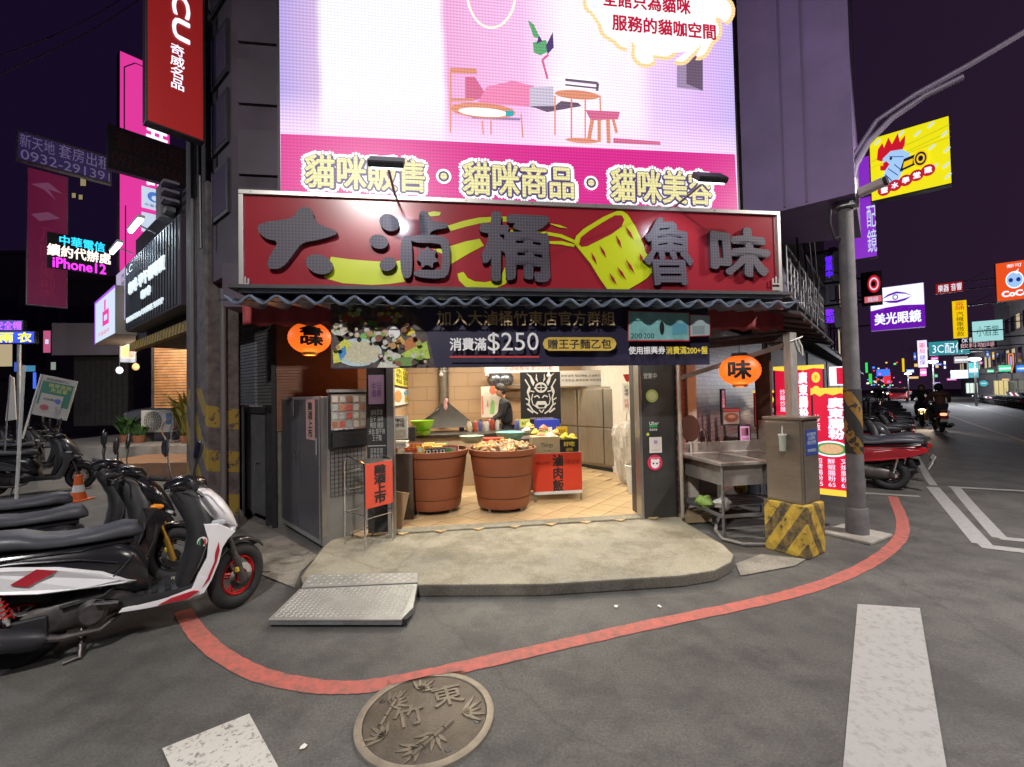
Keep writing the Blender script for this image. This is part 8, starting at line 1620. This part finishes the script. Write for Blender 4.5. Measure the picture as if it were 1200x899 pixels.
# tilted flag sign
c_ = AT(64, 466, 8.8); t = thing('flag_sign', 'tilted white and green notice flag leaning over the parked motorcycles', 'flag', c_, R(10)); t.rotation_euler = (0, R(14), R(10)); fwid, fh = .62, .80
MB().bx(-fwid/2, fwid/2, 0, .012, -fh/2, fh/2).obj('cloth', mat('flag_white', (.40, .37, .33), .8), t); decorate(t, [('r', .06, .28, .94, .86, mat('flag_green', (.04, .16, .10), .6), 'green_panel'), ('t', '機車借款\n免留車', .25, .62, .9, .83, mat('flag_yellow', (.55, .5, .15), .6)), ('r', .12, .12, .75, .56, MC['flag_white'], 'white_panel'), ('t', '洽詢專線', .2, .40, .6, .46, offk), ('e', .3, .22, .12, .07, mat('flag_red', (.35, .08, .1), .6), 'print'), ('e', .62, .42, .08, .06, mat('flag_blue', (.1, .12, .4), .6), 'print'), ('t', '貸款服務中心', .15, .89, .8, .95, offk)], -fwid/2, -fh/2, fwid, fh, 0, .002); MB().cyl((-fwid/2-.02, 0, -.9), (-fwid/2-.02, 0, fh/2), .015).obj('pole', white, t)
c_ = AT(13, 468, 9.2); t = thing('white_flag', 'narrow furled white flag beside the white pole', 'flag', c_); MB().prism([(-.12, -.45), (.10, -.42), (.05, .45), (-.02, .48)], 0, .02, 'Y').obj('cloth', MC['flag_white'], t); MB().cyl((-.13, 0, -1.2), (-.02, 0, .5), .012).obj('pole', gsteel, t)
# buildings far left
for k, (x0, x1, yt, Y, l) in enumerate(((-120, 60, 395, 24, 'dark low building behind the motorcycles at the left edge'), (20, 150, 330, 30, 'dark building behind the grey canopy box'), (-200, 30, 300, 40, 'tall dark building far left beyond the blue LED sign'))):
    a_ = AT(x0, 460, Y); b_ = AT(x1, 460, Y); h_ = AT((x0+x1)/2, yt, Y).z; random.seed(40+k); block('street_building', l, Vector((a_.x, a_.y, 0)), Vector((1, 0, 0)), b_.x-a_.x, 8, h_, (bm3, bm1, bm2_)[k], 3, litw, wn=5)
for k, (x0, y0, x1, y1, m, l) in enumerate(((16, 424, 24, 436, g_('lb', (70, 100, 200), .9), 'small blue lit window behind the white pole'), (28, 428, 42, 436, g_('lc', (80, 150, 190), .7), 'dim teal shop light behind the tilted flag'), (38, 436, 43, 456, g_('ld', (70, 110, 245), 1.1), 'tiny bright blue vertical light left of the canopy'), (59, 424, 66, 434, g_('le', (150, 160, 150), .8), 'small pale light under the grey canopy'))):
    board('shop_light', l, 'light', x0, y0, y1, x1, 20, 'F', .1, m, dark)
for k, (x0, y0, x1, y1) in enumerate(((94, 206, 101, 218), (84, 226, 89, 232), (92, 228, 97, 234))):
    board('lit_window', 'tiny yellowish lit window high above the LED text sign, '+('upper', 'lower left', 'lower right')[k]+' one', 'window', x0, y0, y1, x1, 40, 'F', .1, g_('ly', (150, 135, 100), .9), dark)
# wires
for k, (a, b, l) in enumerate((((-20, 95, 10), (190, -20, 14), 'lower of two thin wires crossing the sky at the top left'), ((-20, 72, 10), (170, -20, 14), 'upper thin wire crossing the sky at the top left'))):
    A = AT(*a); B = AT(*b); pts = [A.lerp(B, i/12)-Vector((0, 0, .25*math.sin(math.pi*i/12))) for i in range(13)]; o = MB().tube(pts, .014, 6).obj('overhead_wire', mat('wire_grey', (.12, .1, .13), .6), None); tag(o, l, 'wire')
# street lamps added out of view to light the road
def added_street_lamp(label, x, y, h, P, c):
    t = thing('street_lamp', label, 'street lamp', (x, y, 0)); MB().lathe([(.12, 0), (.10, .3), (.07, h-.2), (.05, h)], 16).obj('pole', gsteel, t, smooth=True); d = Vector((-x, -y, 0)).normalized()
    MB().tube([(0, 0, h-.1), d*.5+Vector((0, 0, h+.15)), d*1.4+Vector((0, 0, h+.25))], .035).obj('arm', gsteel, t); q = d*1.6+Vector((0, 0, h+.25)); MB().box(q, (.6, .24, .1), rz=math.atan2(d.y, d.x)).obj('lamp_head', gsteel, t, bev=.03); MB().box(q-Vector((0, 0, .06)), (.45, .18, .012), rz=math.atan2(d.y, d.x)).obj('lamp_lens', glow('lens_on', c, 12), t)
    lamp('street_lamp_light', 'AREA', Vector((x, y, 0))+q-Vector((0, 0, .08)), P, c, .5, aim=Vector((x, y, 0))+q+d*1.2-Vector((0, 0, 5)), sy=.3)
added_street_lamp('tall street lamp on the pavement behind the viewer, left side', -2.2, -3.6, 6.2, 760, (1, .96, .93))
added_street_lamp('street lamp on the left street beyond the left picture edge', -15.5, 5.5, 5.5, 520, (.86, .88, 1))

random.seed(77)
nm_ = ['crimson', 'blue', 'green', 'amber', 'teal', 'white', 'pink']; place = ['just above the parked row across the street', 'high on the facades across the street', 'between the far street lamps']
for k in range(30):
    near = k % 3 == 0; px = random.uniform(1104, 1198) if not near else random.uniform(1062, 1098); py = random.uniform(396, 452) if px > 1100 else random.uniform(404, 448); Y = random.uniform(42, 62) if not near else random.uniform(60, 80); c_ = random.randrange(7); ww, hh = random.choice(((9, 4), (3, 9), (6, 5), (4, 4), (12, 3)))
    col_ = [(200, 40, 50), (60, 110, 230), (70, 200, 120), (240, 180, 70), (80, 190, 190), (215, 225, 245), (220, 80, 170)][c_]
    t, _, _ = board('distant_sign', 'small %s %s sign glowing far off on the right street' % (nm_[c_], 'upright' if hh > ww else 'wide' if ww > 8 else 'squarish'), 'sign', px, py, py+hh, px+ww, Y, 'L', .2, g_('sig_%d' % c_, col_, .95), dark, [('r', .12, .3, .88, .6, wh2 if c_ != 5 else blu, 'print')], group='small glowing signs far along the right street')
